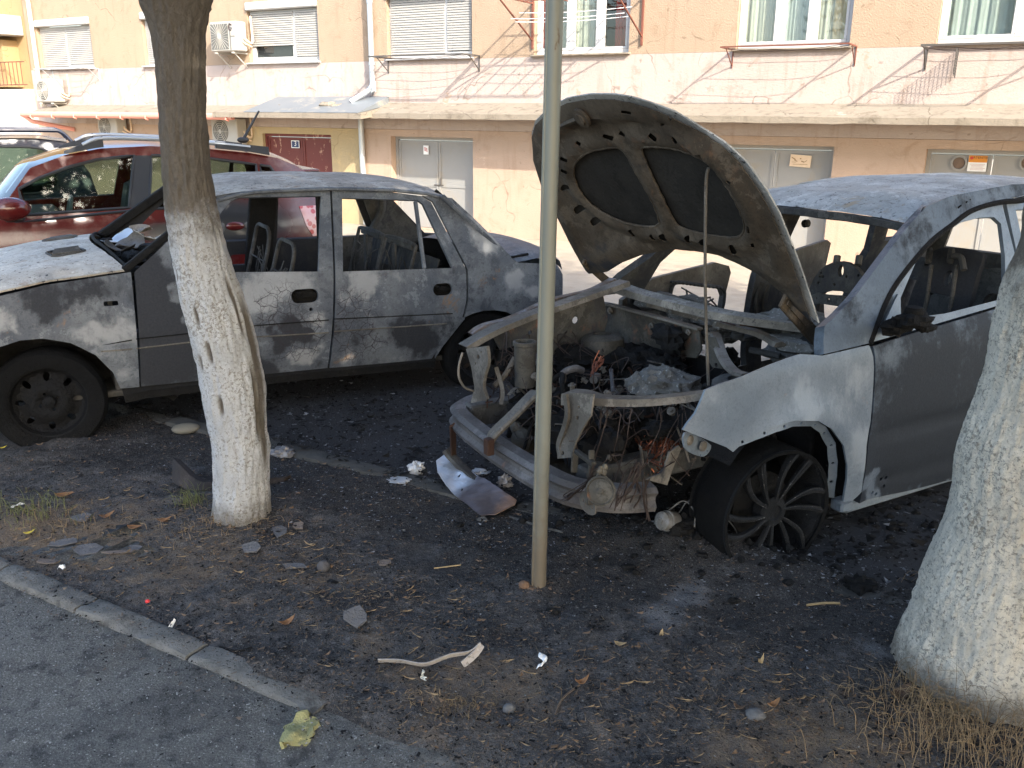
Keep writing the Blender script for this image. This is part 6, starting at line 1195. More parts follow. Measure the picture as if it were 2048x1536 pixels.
m = MB(); c = B(1125, 765, .70, 2); m.tube(curve([c, c+np.array((.0, -.01, .05)), c+np.array((.05, -.03, .07)), c+np.array((.10, -.02, .05))], 5), .018, 8); m.tube([B(1222, 740, .74, 2), B(1226, 785, .70, 2)], .010, 6); m.tube([B(1195, 753, .75, 2), B(1187, 760, .75, 2)], .02, 8); m.build('pipe_stub', BP_BEAM, suv)
c0 = B(1330, 870, -.62, 1)
# hanging parts at the front
m = MB(); m.bar(B(1153, 903, -.88, 0), B(1188, 928, -.92, 0), .022, .018, (0, 0, 1), .003); m.bar(B(1183, 900, -.90, 0), B(1180, 1010, -.93, 0), .025, .012, (0, 1, 0), .003); m.bar(B(1150, 905, -.86, 0), B(1148, 945, -.88, 0), .03, .012, (0, 1, 0), .003); m.build('horn_bracket', BP_BAY, suv)
xplate('lower_bracket', chai([(1160, 986), (1178, 980), (1188, 992), (1192, 1028), (1182, 1032), (1165, 1020), (1158, 1002)], 1), -.92, BP_PALE, [(1166, 1000, .008), (1172, 1008, .006), (1184, 1015, .006)], 0, .006)
m = MB(); c = B(1201, 982, -.955, 0); ax_ = (-.72, -.58, .22); m.lathe([(.048, -.012), (.056, -.006), (.056, .002), (.050, .005), (.046, .0), (.03, .004), (.012, .006), (.012, .014), (.006, .016), (0, .016)], tuple(c), ax_, 32); m.build('horn', BP_BAY, suv)
m = MB(); c = B(1197, 945, -.93, 0); 
for k in range(6): m.lump(rp(c, .014), (.011, .009, .014), k, .5, 3, 7)
m.build('melted_lump', plain('cream melted plastic', (.11, .095, .07), .7, var=.3), suv)
yplate('wing_bracket', [(1285, 955), (1335, 971), (1345, 945), (1368, 900), (1362, 893), (1340, 905), (1328, 935), (1318, 945)], -.66, BP_PALE, [], .008, {'soot': blobs(SUV, -.66, [(1310, 950, 16, .7), (1335, 920, 12, .5)], -.05)}, None, .2)
hb = yplate('headlamp_bracket', chai([(1357, 872), (1364, 860), (1385, 866), (1432, 892), (1431, 904), (1416, 916), (1400, 914), (1364, 898)], 1), -.80, BP_SUV, [(1421, 905, .006), (1404, 912, .005)], .008, {'soot': lambda u, v: -.1}, None, .25)
m = MB()
for px, py in ((1378, 880), (1405, 892)): m.lathe([(.022, 0), (.02, .008), (.010, .012), (0, .012)], tuple(B(px, py, -.81, 1)), (.2, -1, 0), 14)
m.build('boss', BP_PALE, hb)
m = MB(); m.tube(curve([B(*p, 2) for p in ((893, 898, .24), (905, 915, .20), (940, 950, .15), (990, 990, .13), (1040, 1028, .12))], 5), 1., prof=[(-.03, -.012), (-.03, .012), (0, .018), (.03, .010), (.03, -.012), (0, -.006)]); m.build('lower_valance', BP_DARK, suv)
m = MB(); m.bar(B(905, 850, .48, 2), B(907, 912, .2, 2), .03, .012, (0, 1, 0)); m.build('valance_stay', RUSTM, suv)
# wires
W_ = []
for k in range(70):
    a = B(random.uniform(1350, 1372), random.uniform(832, 850), .60, 2); b = B(1325+random.gauss(0, 16), 890+random.gauss(0, 16), .54, 2); c = B(random.uniform(1275, 1312), random.uniform(915, 945), .48, 2); W_.append([rp(a, .012), rp(a*.5+b*.5, .025), rp(b, .02)+np.array((-.04, -.03, .03)), rp(b*.5+c*.5, .025), rp(c, .015)])
wires('copper_loom', suv, COPPER, W_, .0028, 'stuff')
W_ = []
for k in range(26):
    a = B(random.uniform(1268, 1290), random.uniform(820, 850), .6, 2); b = B(random.uniform(1262, 1300), random.uniform(860, 890), .55, 2); W_.append([rp(a, .02), rp(a*.6+b*.4, .03), rp(b, .02), rp(B(1290, 900, .5, 2), .03)])
for k in range(14): W_.append([rp(B(1090, 850, .5, 2), .02), rp(B(1094, 875, .47, 2), .015), rp(B(1098, 905, .44, 2), .01)])
for k in range(10): c = B(1195, 725, .76, 2); W_.append([rp(c+np.array((.03, 0, .02)), .012), rp(c, .012), rp(B(1186, 740, .74, 2), .008), rp(B(1183, 752, .72, 2), .006)])
wires('copper_wire', suv, COPPER, W_, .003, 'stuff')
W_ = []
for k in range(9):
    d = random.gauss(0, .006); P_ = [B(1176, 832, .78, 2), B(1166, 856, .70, 2), B(1150, 885, .60, 2), B(1147, 905, .54, 2), B(1152, 925, .5, 2)]; W_.append([rp(p, .007) for p in P_])
for k in range(8): W_.append([rp(B(*p, -.95, 0), .008) for p in ((1184, 935), (1178, 960), (1165, 975), (1140, 990), (1128, 1000))])
for k in range(12):
    q = random.uniform(-12, 12); W_.append([rp(B(*p, -.72, 1), .012) for p in ((1278+q, 925), (1266+q, 950), (1255+q*1.5, 985), (1240+q*2, 1010))])
for k in range(6): W_.append([rp(B(*p, -.74, 1), .008) for p in ((1292, 960), (1291, 1000), (1294, 1040))])
for k in range(40):
    c = B(random.uniform(1060, 1200), random.uniform(690, 715), random.uniform(.70, .78), 2); W_.append([rp(c, .03), rp(c+np.array((0, .06, .02)), .03), rp(c+np.array((.05, .12, 0)), .04), rp(c+np.array((.06, .18, -.03)), .04)])
for k in range(26):
    c = B(random.uniform(1150, 1390), random.uniform(780, 900), random.uniform(.5, .65), 2); W_.append([rp(c, .02), rp(c+np.array((.03, .05, .03)), .04), rp(c+np.array((.05, .1, -.02)), .05)])
for k in range(14): W_.append([rp(B(*p, .24, 0), .012) for p in ((1340, 690), (1335, 705), (1350, 720), (1370, 715))])
for k in range(16): c = B(random.uniform(985, 1050), random.uniform(690, 740), .45, 1); W_.append([rp(c, .02), rp(c+np.array((.02, 0, .03)), .03), rp(c+np.array((.05, -.03, -.06)), .04)])
for k in range(150):
    c = np.array((random.uniform(-.72, .15), random.uniform(-.55, .52), random.uniform(.5, .74))); d = np.array([random.gauss(0, 1) for _ in range(3)]); d /= np.linalg.norm(d); d[2] *= .5
    W_.append([c, rp(c+d*.05, .02), rp(c+d*.11, .03), rp(c+d*.17, .04)])
m = MB()
for k in range(46):
    c = np.array((random.uniform(-.76, .16), random.uniform(-.58, .55), random.uniform(.46, .72))); d = np.array([random.gauss(0, 1) for _ in range(3)]); d /= np.linalg.norm(d); L_ = random.uniform(.04, .13); w0 = random.uniform(.004, .012)
    m.tube(curve([c-d*L_, rp(c, .015), c+d*L_*.8+np.array((0, 0, random.uniform(-.05, .05)))], 4), 1., prof=[(-w0, .0015), (w0, .0015), (w0*.8, -.0015), (-w0*.8, -.0015)])
tag(m.build('torn_metal', BP_PALE, suv), kind='stuff'); m = MB()
for k in range(40):
    c = np.array((random.uniform(-.76, .16), random.uniform(-.58, .55), random.uniform(.48, .70))); d = np.array([random.gauss(0, 1) for _ in range(3)]); d /= np.linalg.norm(d); L_ = random.uniform(.03, .09); w0 = random.uniform(.006, .018)
    m.box(c, (L_, w0, .006), None, .001); m.tube(curve([c-d*L_, rp(c, .01), c+d*L_], 4), w0*.5, 6)
tag(m.build('rusty_fragments', RUSTM, suv), kind='stuff')
for k in range(26):
    a = B(random.uniform(1150, 1400), random.uniform(800, 830), random.uniform(.72, .82), 2); W_.append([a, rp(a+np.array((-.02, -.01, -.08)), .02), rp(a+np.array((-.03, .0, -.17)), .035), rp(a+np.array((-.02, .02, -.25)), .05)])
wires('charred_loom', suv, WIRE_D, W_, .0025, 'stuff')
m = MB(); m.tube(curve([B(1345, 798, .84, 2), B(1370, 812, .82, 2), B(1395, 822, .82, 2)], 6), .003, 5); m.build('bare_cable', BP_PALE, suv); m = MB(); m.tube(curve([B(*p, .40, 1) for p in ((925, 705), (918, 730), (918, 755), (930, 775), (948, 782))], 6), .006, 6); m.build('bare_cable', BP_PALE, suv); m = MB(); m.tube(curve([B(1030, 715, .4, 1), B(1010, 750, .4, 1), B(988, 772, .4, 1)], 5), .014, 7); m.build('bare_cable', BP_PALE, suv)
# front wheel, arch
steel_wheel(suv, (-.035, -.75, .33), .288, .270, .235, -1, rad(-5), 'alloy', RIM_B, .03); steel_wheel(suv, (.02, .735, .335), .33, .245, .235, 1, rad(-7), 'alloy', RIM_B, .03)
steel_wheel(suv, (2.6, -.75, .335), .345, .245, .235, -1, 0, 'alloy', RIM_B, .03); steel_wheel(suv, (2.6, .75, .335), .33, .245, .235, 1, 0, 'alloy', RIM_B, .03)
m = MB(); P = [(.03+.43*math.cos(t), .36+.40*math.sin(t)) for t in np.linspace(-.25, math.pi*.8, 20)]; n = len(P); m.add([(x, -.83, z) for x, z in P]+[(x, -.40, z) for x, z in P], [(i, i+1, n+i+1, n+i) for i in range(n-1)]); m.build('wheel_arch_liner', CHAR, suv)
m = MB(); m.tube([(.05, -.5, .75), (.04, -.52, .35)], .03, 10); m.lathe([(.06, -.1), (.06, .1)], (.045, -.51, .58), (0, 0, 1), 12); m.build('suspension_strut', CHAR, suv)
yplate('arch_plate', [(1655, 930), (1690, 925), (1692, 1000), (1680, 1020), (1655, 1010)], -.70, BP_DARK, [(1670, 950, .012), (1675, 985, .01)], .008)
m = MB(); m.box(tuple(B(1683, 1008, -.85, 1)), (.08, .07, .055), None, .01); m.bar((.45, -.80, .225), (1.62, -.80, .20), .07, .06, (0, 0, 1), .012); m.build('sill', BP_SUV, suv)

# ------------------------------------------------------------------ things lying on the ground
def gz(x, y):
    a, p = ap((x, y)); return max(soil_z(a, p), -.02) if p < 3.6 else fall(p)
def gs(px, py): d = ray(px, py); return (CZ/-d[2])/1780   # metres per photo pixel there
def lay(px, py): q = gpt(px, py); return q[0], q[1], gz(q[0], q[1])
SLATE = charm('grey scorched shard', (.10, .098, .10), (.19, .185, .185), (.30, .29, .28), .66); SLATEB = charm('brown scorched shard', (.13, .105, .09), (.24, .2, .17), (.3, .26, .22), .66)
def piece(name, px, py, wpx, hpx, mat, label, cat, group=None, rot=0., tilt=(0, 0), th=.006, bend=.0, irr=.55, n=6, lift=.0, jit=.003, fore=2.7):
    x, y, z = lay(px, py); k = gs(px, py); rx, ry_ = wpx*k/2, hpx*k/2*fore; rn = random.Random(int(px*7+py))
    t0 = rn.uniform(0, 6.28); pts = [(rx*math.cos(t)*(1-irr*rn.random()), ry_*math.sin(t)*(1-irr*rn.random())) for t in sorted(t0+2*math.pi*(i+.5*rn.random())/n for i in range(n))]
    e = shard(name, pts, (0, 0, 0), mat, th, tilt, rot, bend, None, jit, max(.006, min(rx, ry_)/2.5)); e.location = (x, y, z+.003+lift); return tag(e, label, cat, group)
G = 'grey scorched shards on the verge'
piece('scorched_shard', 166, 1040, 48, 16, SLATE, 'grey scorched shard furthest from the kerb, left of the slim tree', 'shard', G, .1, (.1, .05))
piece('scorched_shard', 128, 1088, 66, 14, SLATE, 'narrow grey shard just above the broadest shard, near the left kerb', 'shard', G, .35, (.15, .0))
piece('scorched_shard', 172, 1102, 78, 20, SLATE, 'broadest grey shard of the pile near the left kerb', 'shard', G, .3, (.12, .08), .008)
piece('scorched_shard', 98, 1130, 52, 12, SLATEB, 'brownish grey shard touching the kerb at the left', 'shard', G, .25, (.05, .1))
piece('scorched_shard', 236, 1107, 92, 6, SLATEB, 'long thin splinter lying right of the broadest shard', 'shard', G, .22, (.1, .0), .006)
piece('scorched_shard', 270, 1097, 36, 12, SLATE, 'small grey shard at the end of the long thin splinter', 'shard', G, -.1, (.2, .1))
piece('scorched_shard', 505, 1110, 48, 20, SLATE, 'pointed grey shard below the foot of the slim tree', 'shard', G, -.6, (.25, .1), .008)
piece('scorched_shard', 590, 1140, 64, 13, SLATE, 'flat cracked shard beside the dark rounded stone', 'shard', G, 0, (.08, 0))
piece('scorched_shard', 560, 1075, 42, 26, SLATE, 'squarish shard trodden into the soil right of the slim tree', 'shard', G, .1, (.02, 0), .004)
piece('scorched_shard', 598, 1064, 34, 9, SLATEB, 'pale brown shard with a white edge right of the slim tree', 'shard', G, -.4, (.3, .1))
piece('scorched_shard', 712, 1255, 54, 26, SLATE, 'dark grey angular shard alone in the middle of the verge', 'shard', G, .3, (.35, .1), .010)
piece('scorched_shard', 770, 1132, 34, 8, SLATEB, 'small pale curled shard left of the steel post', 'shard', G, .2, (.3, .0))
piece('scorched_shard', 965, 1045, 40, 7, ASHM, 'pale flake below the crumpled silver panel', 'shard', G, .1, (.2, .0))
def stone(px, py, w_, h_, mat, label, sd=0):
    x, y, z = lay(px, py); k = gs(px, py); m = MB(); m.lump((0, 0, h_*k*.35), (w_*k*.5, w_*k*.42, h_*k*.55), sd, .16, 1.4, 12); o = m.build('stone', mat); o.location = (x, y, z); return tag(o, label, 'stone', 'stones on the verge')
STN = plain('grey stone', (.12, .118, .115), .85, var=.25, sc=30, bump=.3); STD = plain('dark stone', (.075, .07, .07), .7, var=.3, sc=30, bump=.3)
stone(648, 1144, 26, 22, STD, 'dark rounded stone right of the flat cracked shard', 2); stone(1018, 1428, 26, 18, STN, 'light grey pebble beside the patch of dry straw', 3); stone(1511, 1436, 40, 18, STN, 'flat grey stone between two dry leaves near the bottom edge', 5); stone(1048, 1185, 22, 16, plain('brown clod', (.15, .09, .055), .95, var=.3), 'small brown clod against the foot of the steel post', 7)
def paper(px, py, pts3, label, mat=WHITEP, name='paper_scrap', wd=.02, cat='paper scrap'):
    x, y, z = lay(px, py); k = gs(px, py); P = curve([(a*k, b*k*2, c) for a, b, c in pts3], 5); m = len(P); V = []
    for i, p in enumerate(P):
        w_ = wd*(.45+.55*math.sin(math.pi*(i+.6)/(m+.2))); V += [(p[0]-.3*w_, p[1]-w_*.5, p[2]+.004), (p[0], p[1], p[2]+.010+.004*math.sin(i)), (p[0]+.3*w_, p[1]+w_*.5, p[2]+.004)]
    V += [(a, b, c-.0015) for a, b, c in V]; n3 = 3*m; Fc = []
    for i in range(m-1):
        for j in range(2): a = 3*i+j; Fc += [(a, a+3, a+4, a+1), (a+n3, a+1+n3, a+4+n3, a+3+n3)]
        Fc += [(3*i, 3*i+n3, 3*i+3+n3, 3*i+3), (3*i+2, 3*i+5, 3*i+5+n3, 3*i+2+n3)]
    Fc += [(0, 1, 1+n3, n3), (1, 2, 2+n3, 1+n3), (n3-3, 2*n3-3, 2*n3-2, n3-2), (n3-2, 2*n3-2, 2*n3-1, n3-1)]
    o = mk(name, V, Fc, mat, None, True, 60); o.location = (x, y, z+.002); return tag(o, label, cat, 'scraps of white paper')
paper(325, 1268, [(-22, -4, .0), (-8, 0, .012), (6, 3, .006), (14, 9, .03), (16, 12, .035)], 'twisted white paper strip lying across the kerb', wd=.025)
paper(1083, 1342, [(-9, -4, .0), (-1, -3, .012), (5, -1, .01), (7, 5, .016), (-2, 9, .02), (-4, 16, .01)], 'brightest white paper scrap right of the peeled strip', wd=.026)
paper(850, 1358, [(-6, 7, .0), (-3, 0, .012), (-5, -4, .006), (6, -8, .002)], 'small cream paper scrap hanging under the peeled strip', plain('cream paper', (.72, .68, .56), .6), wd=.016)
paper(35, 1018, [(-9, -4, 0), (0, 0, .012), (9, 5, .006)], 'tiny white scrap in the grass at the left edge', wd=.018); paper(123, 1142, [(-5, 0, 0), (0, 2, .01), (6, 0, .0)], 'tiny white scrap beside the brownish shard at the kerb', wd=.02)
paper(333, 1364, [(-18, 2, 0), (-8, -3, .003), (6, -3, .003), (17, 2, .0)], 'thin grey white crescent scrap flat on the asphalt', plain('dirty paper', (.5, .5, .46), .7), wd=.014)
paper(150, 1255, [(-14, 1, 0), (-2, 3, .006), (10, 0, .0)], 'dark leaf stalk on the asphalt', plain('stalk', (.03, .03, .03)), 'stalk', .008, 'stalk') if False else None
# long peeled strip
P = [gpt(*p) for p in ((757, 1336), (800, 1338), (850, 1345), (900, 1336), (940, 1331), (962, 1322), (950, 1332), (925, 1342))]; zz = [.010, .016, .02, .028, .03, .045, .03, .01]
m = MB(); m.tube(curve([(q[0], q[1], gz(q[0], q[1])+z) for q, z in zip(P, zz)], 6), 1., prof=[(-.007, -.010), (.0, -.004), (.007, .012), (.003, .013), (-.003, -.002), (-.011, -.008)])
tag(m.build('peeled_strip', burnt('scorched pale strip', (.34, .30, .26), (.46, .42, .37), bias=-.2, rust=(.3, .15, .1), tint=(.3, .26, .24))), 'long thin peeled strip curling at its right end in the foreground', 'burnt strip')
# yellow foam lump
x, y, z = lay(598, 1468); k = gs(598, 1468); FOAM = plain('yellow green foam', (.36, .335, .15), .95, var=.4, sc=18, bump=1., dirt=(.16, .15, .08))
pts = [(-34, -12), (-30, 4), (-38, 16), (-20, 22), (-14, 34), (4, 40), (10, 30), (24, 33), (34, 22), (26, 8), (30, -6), (24, -22), (-4, -24), (-30, -24)]
def foamf(u, v): return (u, v, .022+.022*fbm(u*16, v*16, 2, 4)+.02*max(0, .5-(u/.08)**2)-.003)
e = panel('foam_chunk', [(a*k, b*k*1.5) for a, b in pts], foamf, FOAM, None, [], .022, .008); e.location = (x, y, z+.004); tag(e, 'crumbly yellow green foam lump on the asphalt near the bottom edge', 'foam lump')
# fallen leaves
LB = plain('brown leaf', (.22, .105, .04), .7, var=.3, sc=30); LT = plain('tan leaf', (.36, .25, .12), .7, var=.3, sc=30); LD = plain('dark dry leaf', (.10, .06, .035), .8, var=.3)
def leaf(px, py, L, mat, label, rot=0., curl=.02):
    x, y, z = lay(px, py); k = gs(px, py)*L; o_ = [(-.5, 0), (-.3, .17), (0, .24), (.3, .15), (.5, 0), (.3, -.15), (0, -.24), (-.3, -.17)]; c, s = math.cos(rot), math.sin(rot)
    e = panel('fallen_leaf', [(a*k, b*k) for a, b in o_], lambda u, v: (u*c-v*s, u*s+v*c, .004+curl*(u/k)**2*2+abs(v)*.5+.004*math.sin(u*60)), mat, None, [], .0012, max(.006, k/6)); e.location = (x, y, z+.003); tag(e, label, 'leaf', 'fallen dry leaves')
leaf(1163, 1378, 30, LB, 'orange brown curled leaf at the upper end of the bent twig', .3, .05); leaf(1240, 1298, 26, LT, 'pale tan curled leaf right of the brightest paper scrap', -.5, .03); leaf(131, 1000, 40, LB, 'large brown leaf left of the slim tree, behind the shards', .1, .04)
leaf(575, 1252, 34, LB, 'brown leaf clump beside the dark angular shard', .6, .05); leaf(1545, 1424, 30, LB, 'brown leaf just right of the flat grey stone', .4, .04); leaf(1478, 1425, 26, LD, 'dark leaf just left of the flat grey stone', -.6, .04); leaf(1795, 1418, 60, LD, 'large dark curled leaf left of the thick trunk', .5, .07)
leaf(1520, 1340, 18, LT, 'ring shaped tan leaf in the ash left of the thick trunk', .8, .06); leaf(1322, 1280, 18, LT, 'small tan leaf near the white ash patch', 1.2, .03); leaf(270, 1058, 34, LB, 'brown leaf among roots between the shards and the tree', -.2, .04); leaf(215, 1040, 30, LB, 'brown leaf right of the furthest shard', .5, .05); leaf(330, 1050, 30, LB, 'orange leaf under the grass at the tree foot', .2, .04)
leaf(60, 1072, 22, plain('yellow leaf', (.5, .38, .05), .6), 'yellow leaf in the grass at the left edge', .4, .03); leaf(8, 905, 14, plain('bright yellow leaf', (.55, .42, .04), .6), 'small yellow leaf at the left edge in front of the wheel', .3, .02)
# twigs
def twig(pts, r, label, mat=WIRE_D, zs=None):
    P = [gpt(*p) for p in pts]; m = MB(); m.tube(curve([(q[0], q[1], gz(q[0], q[1])+.006+(zs[i] if zs else 0)) for i, q in enumerate(P)], 5), r, 6); tag(m.build('twig', mat), label, 'twig', 'twigs on the verge')
TW = plain('twig bark', (.10, .075, .055), .85, var=.3); twig([(1158, 1382), (1130, 1405), (1118, 1420), (1110, 1438)], .004, 'bent twig leading down from the orange brown leaf', TW); twig([(1612, 1221), (1645, 1219), (1678, 1219)], .005, 'straight short stick left of the thick trunk', LT); twig([(868, 1134), (900, 1134), (922, 1132)], .003, 'thin pale straw left of the steel post', LT)
twig([(1020, 1040), (1080, 1066), (1125, 1078)], .006, 'thin charred bar behind the foot of the steel post', BP_DARK); twig([(440, 1298), (475, 1310), (505, 1306)], .004, 'dark twig on the kerb edge in the foreground', CHAR)
# crumpled silver panel with a scorched end
PNL = Mat('scorched silver panel', .34, .55, .5); u_ = PNL.sep(0); kx = PNL.math('ADD', u_, PNL.math('MULTIPLY', PNL.math('SUBTRACT', PNL.noise(7, 6, .7), .5), .16)); cc = PNL.mix(PNL.mr(kx, -.10, .0), PNL.mix(PNL.noise(12, 5), (.42, .46, .50), (.72, .75, .78)), PNL.mix(PNL.noise(18, 6, .7), (.10, .088, .095), (.24, .21, .22)))
cc = PNL.mix(PNL.mr(kx, .20, .26), cc, PNL.mix(PNL.noise(30, 6, .8), (.10, .06, .05), (.62, .42, .32))); PNL.col(cc); PNL.bump(PNL.noise(25, 4), .3, .01)
q0 = gpt(952, 985); k = gs(952, 985); pp = [np.array(gpt(*p))-q0 for p in ((873, 945), (890, 930), (912, 930), (935, 952), (955, 966), (1033, 1020), (1030, 1028), (990, 1046), (962, 1042), (925, 1012), (893, 985), (876, 965))]
an = math.atan2(-.45, .9); c, s = math.cos(an), math.sin(an); loc_ = [(p[0]*c+p[1]*s, -p[0]*s+p[1]*c) for p in pp]
e = panel('crumpled_panel', loc_, lambda u, v: (u, v, .018+.030*max(0, -u/.2-.3)+.012*math.sin(u*11+v*8)-.05*max(0, (abs(v)-.10)) + .006*fbm(u*9, v*9, 3)), PNL.m, None, [], .005, .02); e.location = (q0[0], q0[1], gz(q0[0], q0[1])+.012); e.rotation_euler = (0, 0, an); tag(e, 'crumpled silver panel with a scorched end lying under the front of the off-road car', 'bumper panel')
# foil scraps
FOIL = plain('grey foil', (.46, .46, .46), .4, .3, .5, .2, 14); FOILD = plain('sooty foil', (.2, .19, .185), .5, .3, .5, .35, 14)
def foil(px, py, w_, h_, mat, label, sd, amp=.5, flat_=.35):
    x, y, z = lay(px, py); k = gs(px, py); m = MB(); m.lump((0, 0, h_*k*.3), (w_*k*.5, w_*k*.4, h_*k*.6*flat_*2), sd, amp, 2.8, 10); o = m.build('foil_scrap', mat, None, True, 20); o.location = (x, y, z); tag(o, label, 'foil scrap', 'crumpled foil scraps')
foil(834, 950, 34, 34, FOIL, 'pale crumpled foil ball left of the silver panel', 3); foil(800, 968, 44, 9, FOIL, 'flat foil tail trailing left from the pale foil ball', 4, .5, .2); foil(565, 915, 44, 24, FOILD, 'grey crumpled film right of the slim tree', 8, .6, .3); foil(960, 948, 34, 14, FOIL, 'pale foil flake just behind the silver panel', 9, .6, .3); foil(1010, 972, 28, 24, FOILD, 'upright scorched foil flake between the silver panel and the bumper beam', 11, .6, .5)
foil(1720, 1184, 60, 30, CHAR, 'black crumpled plastic lump in the ash left of the thick trunk', 14, .6, .5)
# curled burnt trim passing behind the slim tree
P = [gpt(*p) for p in ((344, 972), (366, 982), (398, 990), (440, 988), (500, 984), (566, 974))]; hh = [.125, .085, .04, .03, .03, .02]; V = []; n = 30; Pc = curve([(*q[:2], h) for q, h in zip(P, hh)], 6)
for i, q in enumerate(Pc): g_z = gz(q[0], q[1])+.004; V += [(q[0], q[1], g_z), (q[0]+.012, q[1]+.02, g_z+q[2]), (q[0]+.03, q[1]+.05, g_z+q[2]*.9), (q[0]+.03, q[1]+.055, g_z)]
n = len(Pc); Fc = [(4*i+j, 4*i+4+j, 4*i+5+j, 4*i+1+j) for i in range(n-1) for j in range(3)]+[(0, 1, 2, 3), (4*n-1, 4*n-2, 4*n-3, 4*n-4)]
tag(mk('burnt_trim', V, Fc, burnt('burnt trim', (.028, .025, .024), (.06, .05, .046), bias=.3, rust=(.30, .15, .10), tint=(.025, .02, .02)), None, True, 30), 'curled strip of burnt bumper trim standing up beside the slim tree', 'burnt trim')
# pale insole beside the parking kerb
x, y, z = lay(372, 866); k = gs(372, 866); m = MB(); V = [];
m.lump((0, 0, .025), (27*k, 19*k, .030), 1, .04, 1., 12); e = m.build('insole', plain('tan felt', (.17, .155, .12), .9, var=.2, sc=8)); e.location = (x, y, z); e.rotation_euler = (0, 0, .3); tag(e, 'pale tan rounded insole lying on the parking kerb left of the slim tree', 'insole')
# small motor with torn wires
x, y, z = lay(1335, 1100); e = root('burnt_motor', (x, y, z), 'small burnt electric motor with torn wires in the ash by the front wheel', 'motor'); m = MB(); c, a_ = (0, 0, .045), (-.75, -.55, .25)
m.lathe([(0, -.045), (.034, -.043), (.042, -.03), (.044, -.005), (.046, 0), (.046, .02), (.042, .022), (.040, .05), (.03, .055), (.012, .056), (.012, .062), (0, .062)], c, a_, 24); m.build('casing', burnt('motor metal', (.13, .125, .115), (.22, .21, .19), bias=-.1), e)
m = MB(); m.lump((.09, .03, .03), (.07, .06, .04), 3, .5, 3, 9); m.lump((.04, -.02, .02), (.06, .05, .03), 6, .5, 3, 8); m.build('charred_bracket', CHAR, e)
wires('torn_wire', e, ASHM, [[(.0, .03, .08), (.06, .02, .13), (.10, -.02, .10), (.10, -.05, .04)], [(.16, .0, .05), (.22, -.02, .08), (.27, -.07, .04), (.27, -.12, .01)], [(.05, .05, .06), (.1, .09, .1), (.17, .06, .06)]], .004)
b_ = gpt(297, 1219); m = MB(); m.lump((0, 0, .006), (.010, .008, .007), 1, .3, 2, 6); o = m.build('plastic_chip', plain('bright red plastic', (.6, .03, .03), .4)); o.location = (b_[0], b_[1], .03); tag(o, 'tiny bright red plastic chip on the kerb', 'plastic chip')

# loose litter nobody could count
def flakes(name, mat, n, region, size, tilt_, zoff=.004, seed=1, long=1.):
    r = np.random.default_rng(seed); V = []; Fc = []; i = 0
    while i < n:
        a, p = region(r)
        x, y = w2(a, p); z = (soil_z(a, p) if p < 3.55 else fall(p)+.004)
        if z < -.004 and p < 3.3: i += .2; continue
        s = r.uniform(*size)*(.6+1.6*r.random()**4); t = r.uniform(0, 6.28); c, q = math.cos(t), math.sin(t); l = s*long; ti = r.normal(0, tilt_); tj = r.normal(0, tilt_); b = len(V)
        for u, v in ((-l, -s*.5*r.uniform(.5, 1)), (l*.6, -s*.6*r.uniform(.4, 1)), (l, s*.4*r.uniform(.3, 1)), (-l*.5, s*.6*r.uniform(.5, 1))): V.append((x+u*c-v*q, y+u*q+v*c, z+zoff+abs(u*ti)+abs(v*tj)))
        Fc.append((b, b+1, b+2, b+3)); i += 1
    o = mk(name, V, Fc, mat, None, False); return tag(o, kind='stuff')
def reg_all(r): return r.uniform(-4.6, 1.7), r.uniform(1.70, 3.45)
def reg_near(r):
    c = r.integers(0, 3); q = [ap(gpt(1200, 1060)), ap(gpt(1500, 1100)), ap(gpt(600, 960))][c]; return q[0]+r.normal(0, .7), q[1]+r.normal(0, .3)
def reg_car(r): return r.uniform(-6, 3.2), 3.4+abs(r.normal(0, 1.1))
def reg_br(r):
    c = r.integers(0, 6); q = ap(gpt(*[(130, 1080), (420, 1070), (930, 1420), (1500, 1470), (1880, 1480), (700, 1190)][c])); return q[0]+r.normal(0, .38), q[1]+r.normal(0, .16)
flakes('charcoal_flakes', CHAR, 26000, reg_all, (.0015, .0062), .7, seed=1); flakes('ash_flakes', ASHM, 22000, reg_all, (.0012, .0042), .5, seed=2); flakes('brown_litter', plain('brown litter', (.14, .095, .062), .9, var=.5, sc=3), 11000, reg_all, (.0016, .0055), .6, seed=3, long=1.6)
def zk(a, p): return 0
def reg_edge(r): return r.uniform(-4.2, -.2), 1.80+r.normal(0, .09)
def reg_pave(r): return r.uniform(-3.6, .2), r.uniform(.95, 1.76)
_sz = soil_z
def soil_z(a, p): return max(_sz(a, p), .026 if (1.76 < p < 1.862 and a < -1.75) else .003)
flakes('kerb_crumbs', CHAR, 2000, reg_edge, (.0015, .006), .5, seed=11); flakes('kerb_dust', plain('brown dust crumbs', (.14, .11, .085), .95, var=.4, sc=3), 2600, reg_edge, (.0015, .006), .5, seed=12)
flakes('asphalt_grit', plain('pale grit', (.34, .335, .31), .9, var=.4, sc=5), 11000, reg_pave, (.0009, .0030), .5, seed=13); flakes('asphalt_soot', CHAR, 2600, reg_pave, (.001, .0038), .4, seed=14)
soil_z = _sz
flakes('metal_flakes', plain('pale ash flakes', (.22, .225, .235), .6, .1, .4, .4, 6), 3200, reg_near, (.0015, .006), .6, seed=4); flakes('charred_scraps', CHAR, 9000, reg_car, (.006, .02), .8, seed=5); flakes('scorched_scraps', plain('grey scorched scraps', (.11, .115, .122), .6, .0, .4, .5, 6), 5200, reg_car, (.003, .010), .7, seed=6)
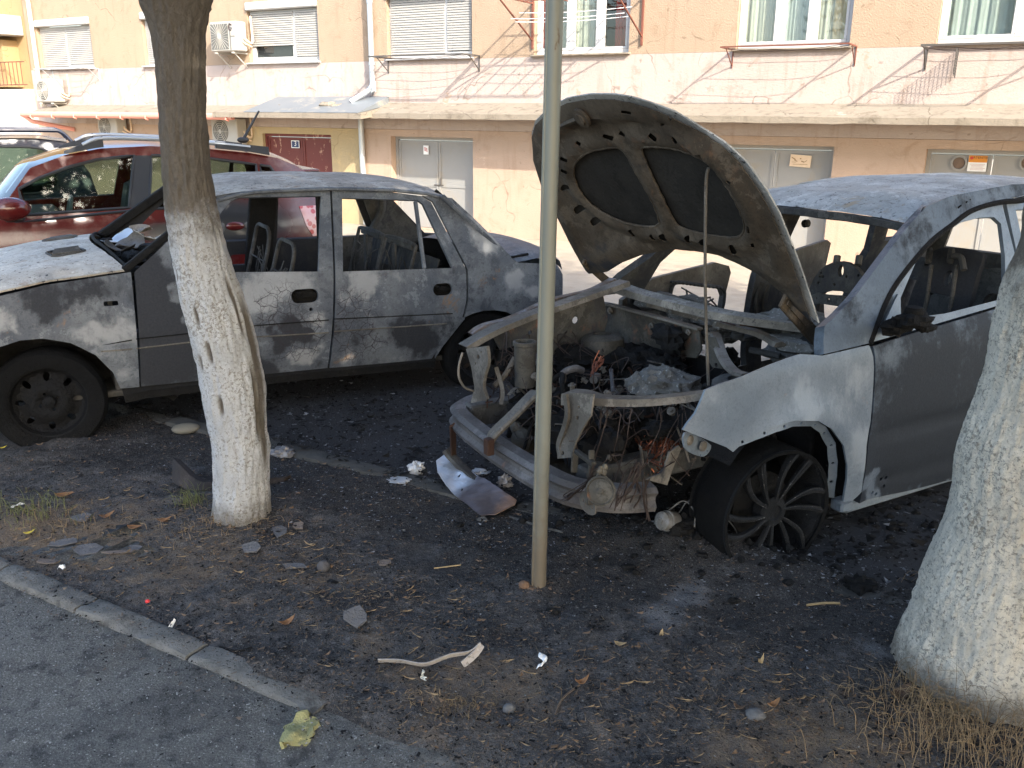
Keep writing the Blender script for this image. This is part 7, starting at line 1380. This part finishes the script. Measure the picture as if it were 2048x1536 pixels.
STRAW = plain('dry straw', (.22, .155, .085), .8, var=.5, sc=5); flakes('dry_straw', STRAW, 6500, reg_br, (.0007, .0013), .3, seed=7, long=13, zoff=.006); flakes('leaf_crumbs', plain('leaf crumbs', (.15, .09, .048), .85, var=.5, sc=5), 4500, reg_br, (.002, .0065), .8, seed=8)
m = MB(); r = np.random.default_rng(3)
for k in range(240):
    c = r.integers(0, 4); q = [gpt(1790, 1080), gpt(1180, 1050), gpt(1380, 1100), gpt(1900, 1030)][c]; x, y = q[0]+r.normal(0, .28), q[1]+r.normal(0, .16); s = r.uniform(.006, .022); m.lump((x, y, gz(x, y)+s*.3), (s*r.uniform(.8, 1.6), s, s*.7), k, .5, 2.5, 4)
tag(m.build('charred_rubble', CHAR), kind='stuff')
def tuft(name, px, py, n, h, spread, mats, seed):
    r = np.random.default_rng(seed); q = gpt(px, py); m = MB()
    for k in range(n):
        x, y = q[0]+r.normal(0, spread), q[1]+r.normal(0, spread*.6); z = gz(x, y)-.01; t = r.uniform(0, 6.28); L = h*r.uniform(.4, 1.2); ln = r.uniform(.2, .9); P = curve([(x, y, z), (x+.3*L*ln*math.cos(t), y+.3*L*ln*math.sin(t), z+L*.55), (x+L*ln*math.cos(t), y+L*ln*math.sin(t), z+L*(.9-.5*ln))], 3); m.tube(P, list(np.linspace(.0014, .0004, len(P))), 3, False)
    tag(m.build(name, mats), kind='stuff')
GRN = plain('olive grass', (.12, .13, .045), .7, var=.35, sc=4)
tuft('green_grass', 55, 1030, 110, .10, .13, GRN, 1); tuft('dry_grass', 110, 1050, 90, .07, .16, STRAW, 2); tuft('green_grass', 385, 1015, 60, .13, .05, GRN, 3); tuft('dry_grass', 430, 1062, 130, .06, .14, STRAW, 4); tuft('dry_grass', 1900, 1480, 260, .15, .17, STRAW, 5); tuft('dry_grass', 1840, 1420, 120, .11, .09, STRAW, 6); tuft('dry_grass', 920, 1415, 200, .035, .08, STRAW, 7); pass
tuft('dry_grass', 1860, 1175, 25, .10, .05, STRAW, 9); tuft('dry_grass', 1990, 1510, 160, .2, .14, STRAW, 10)
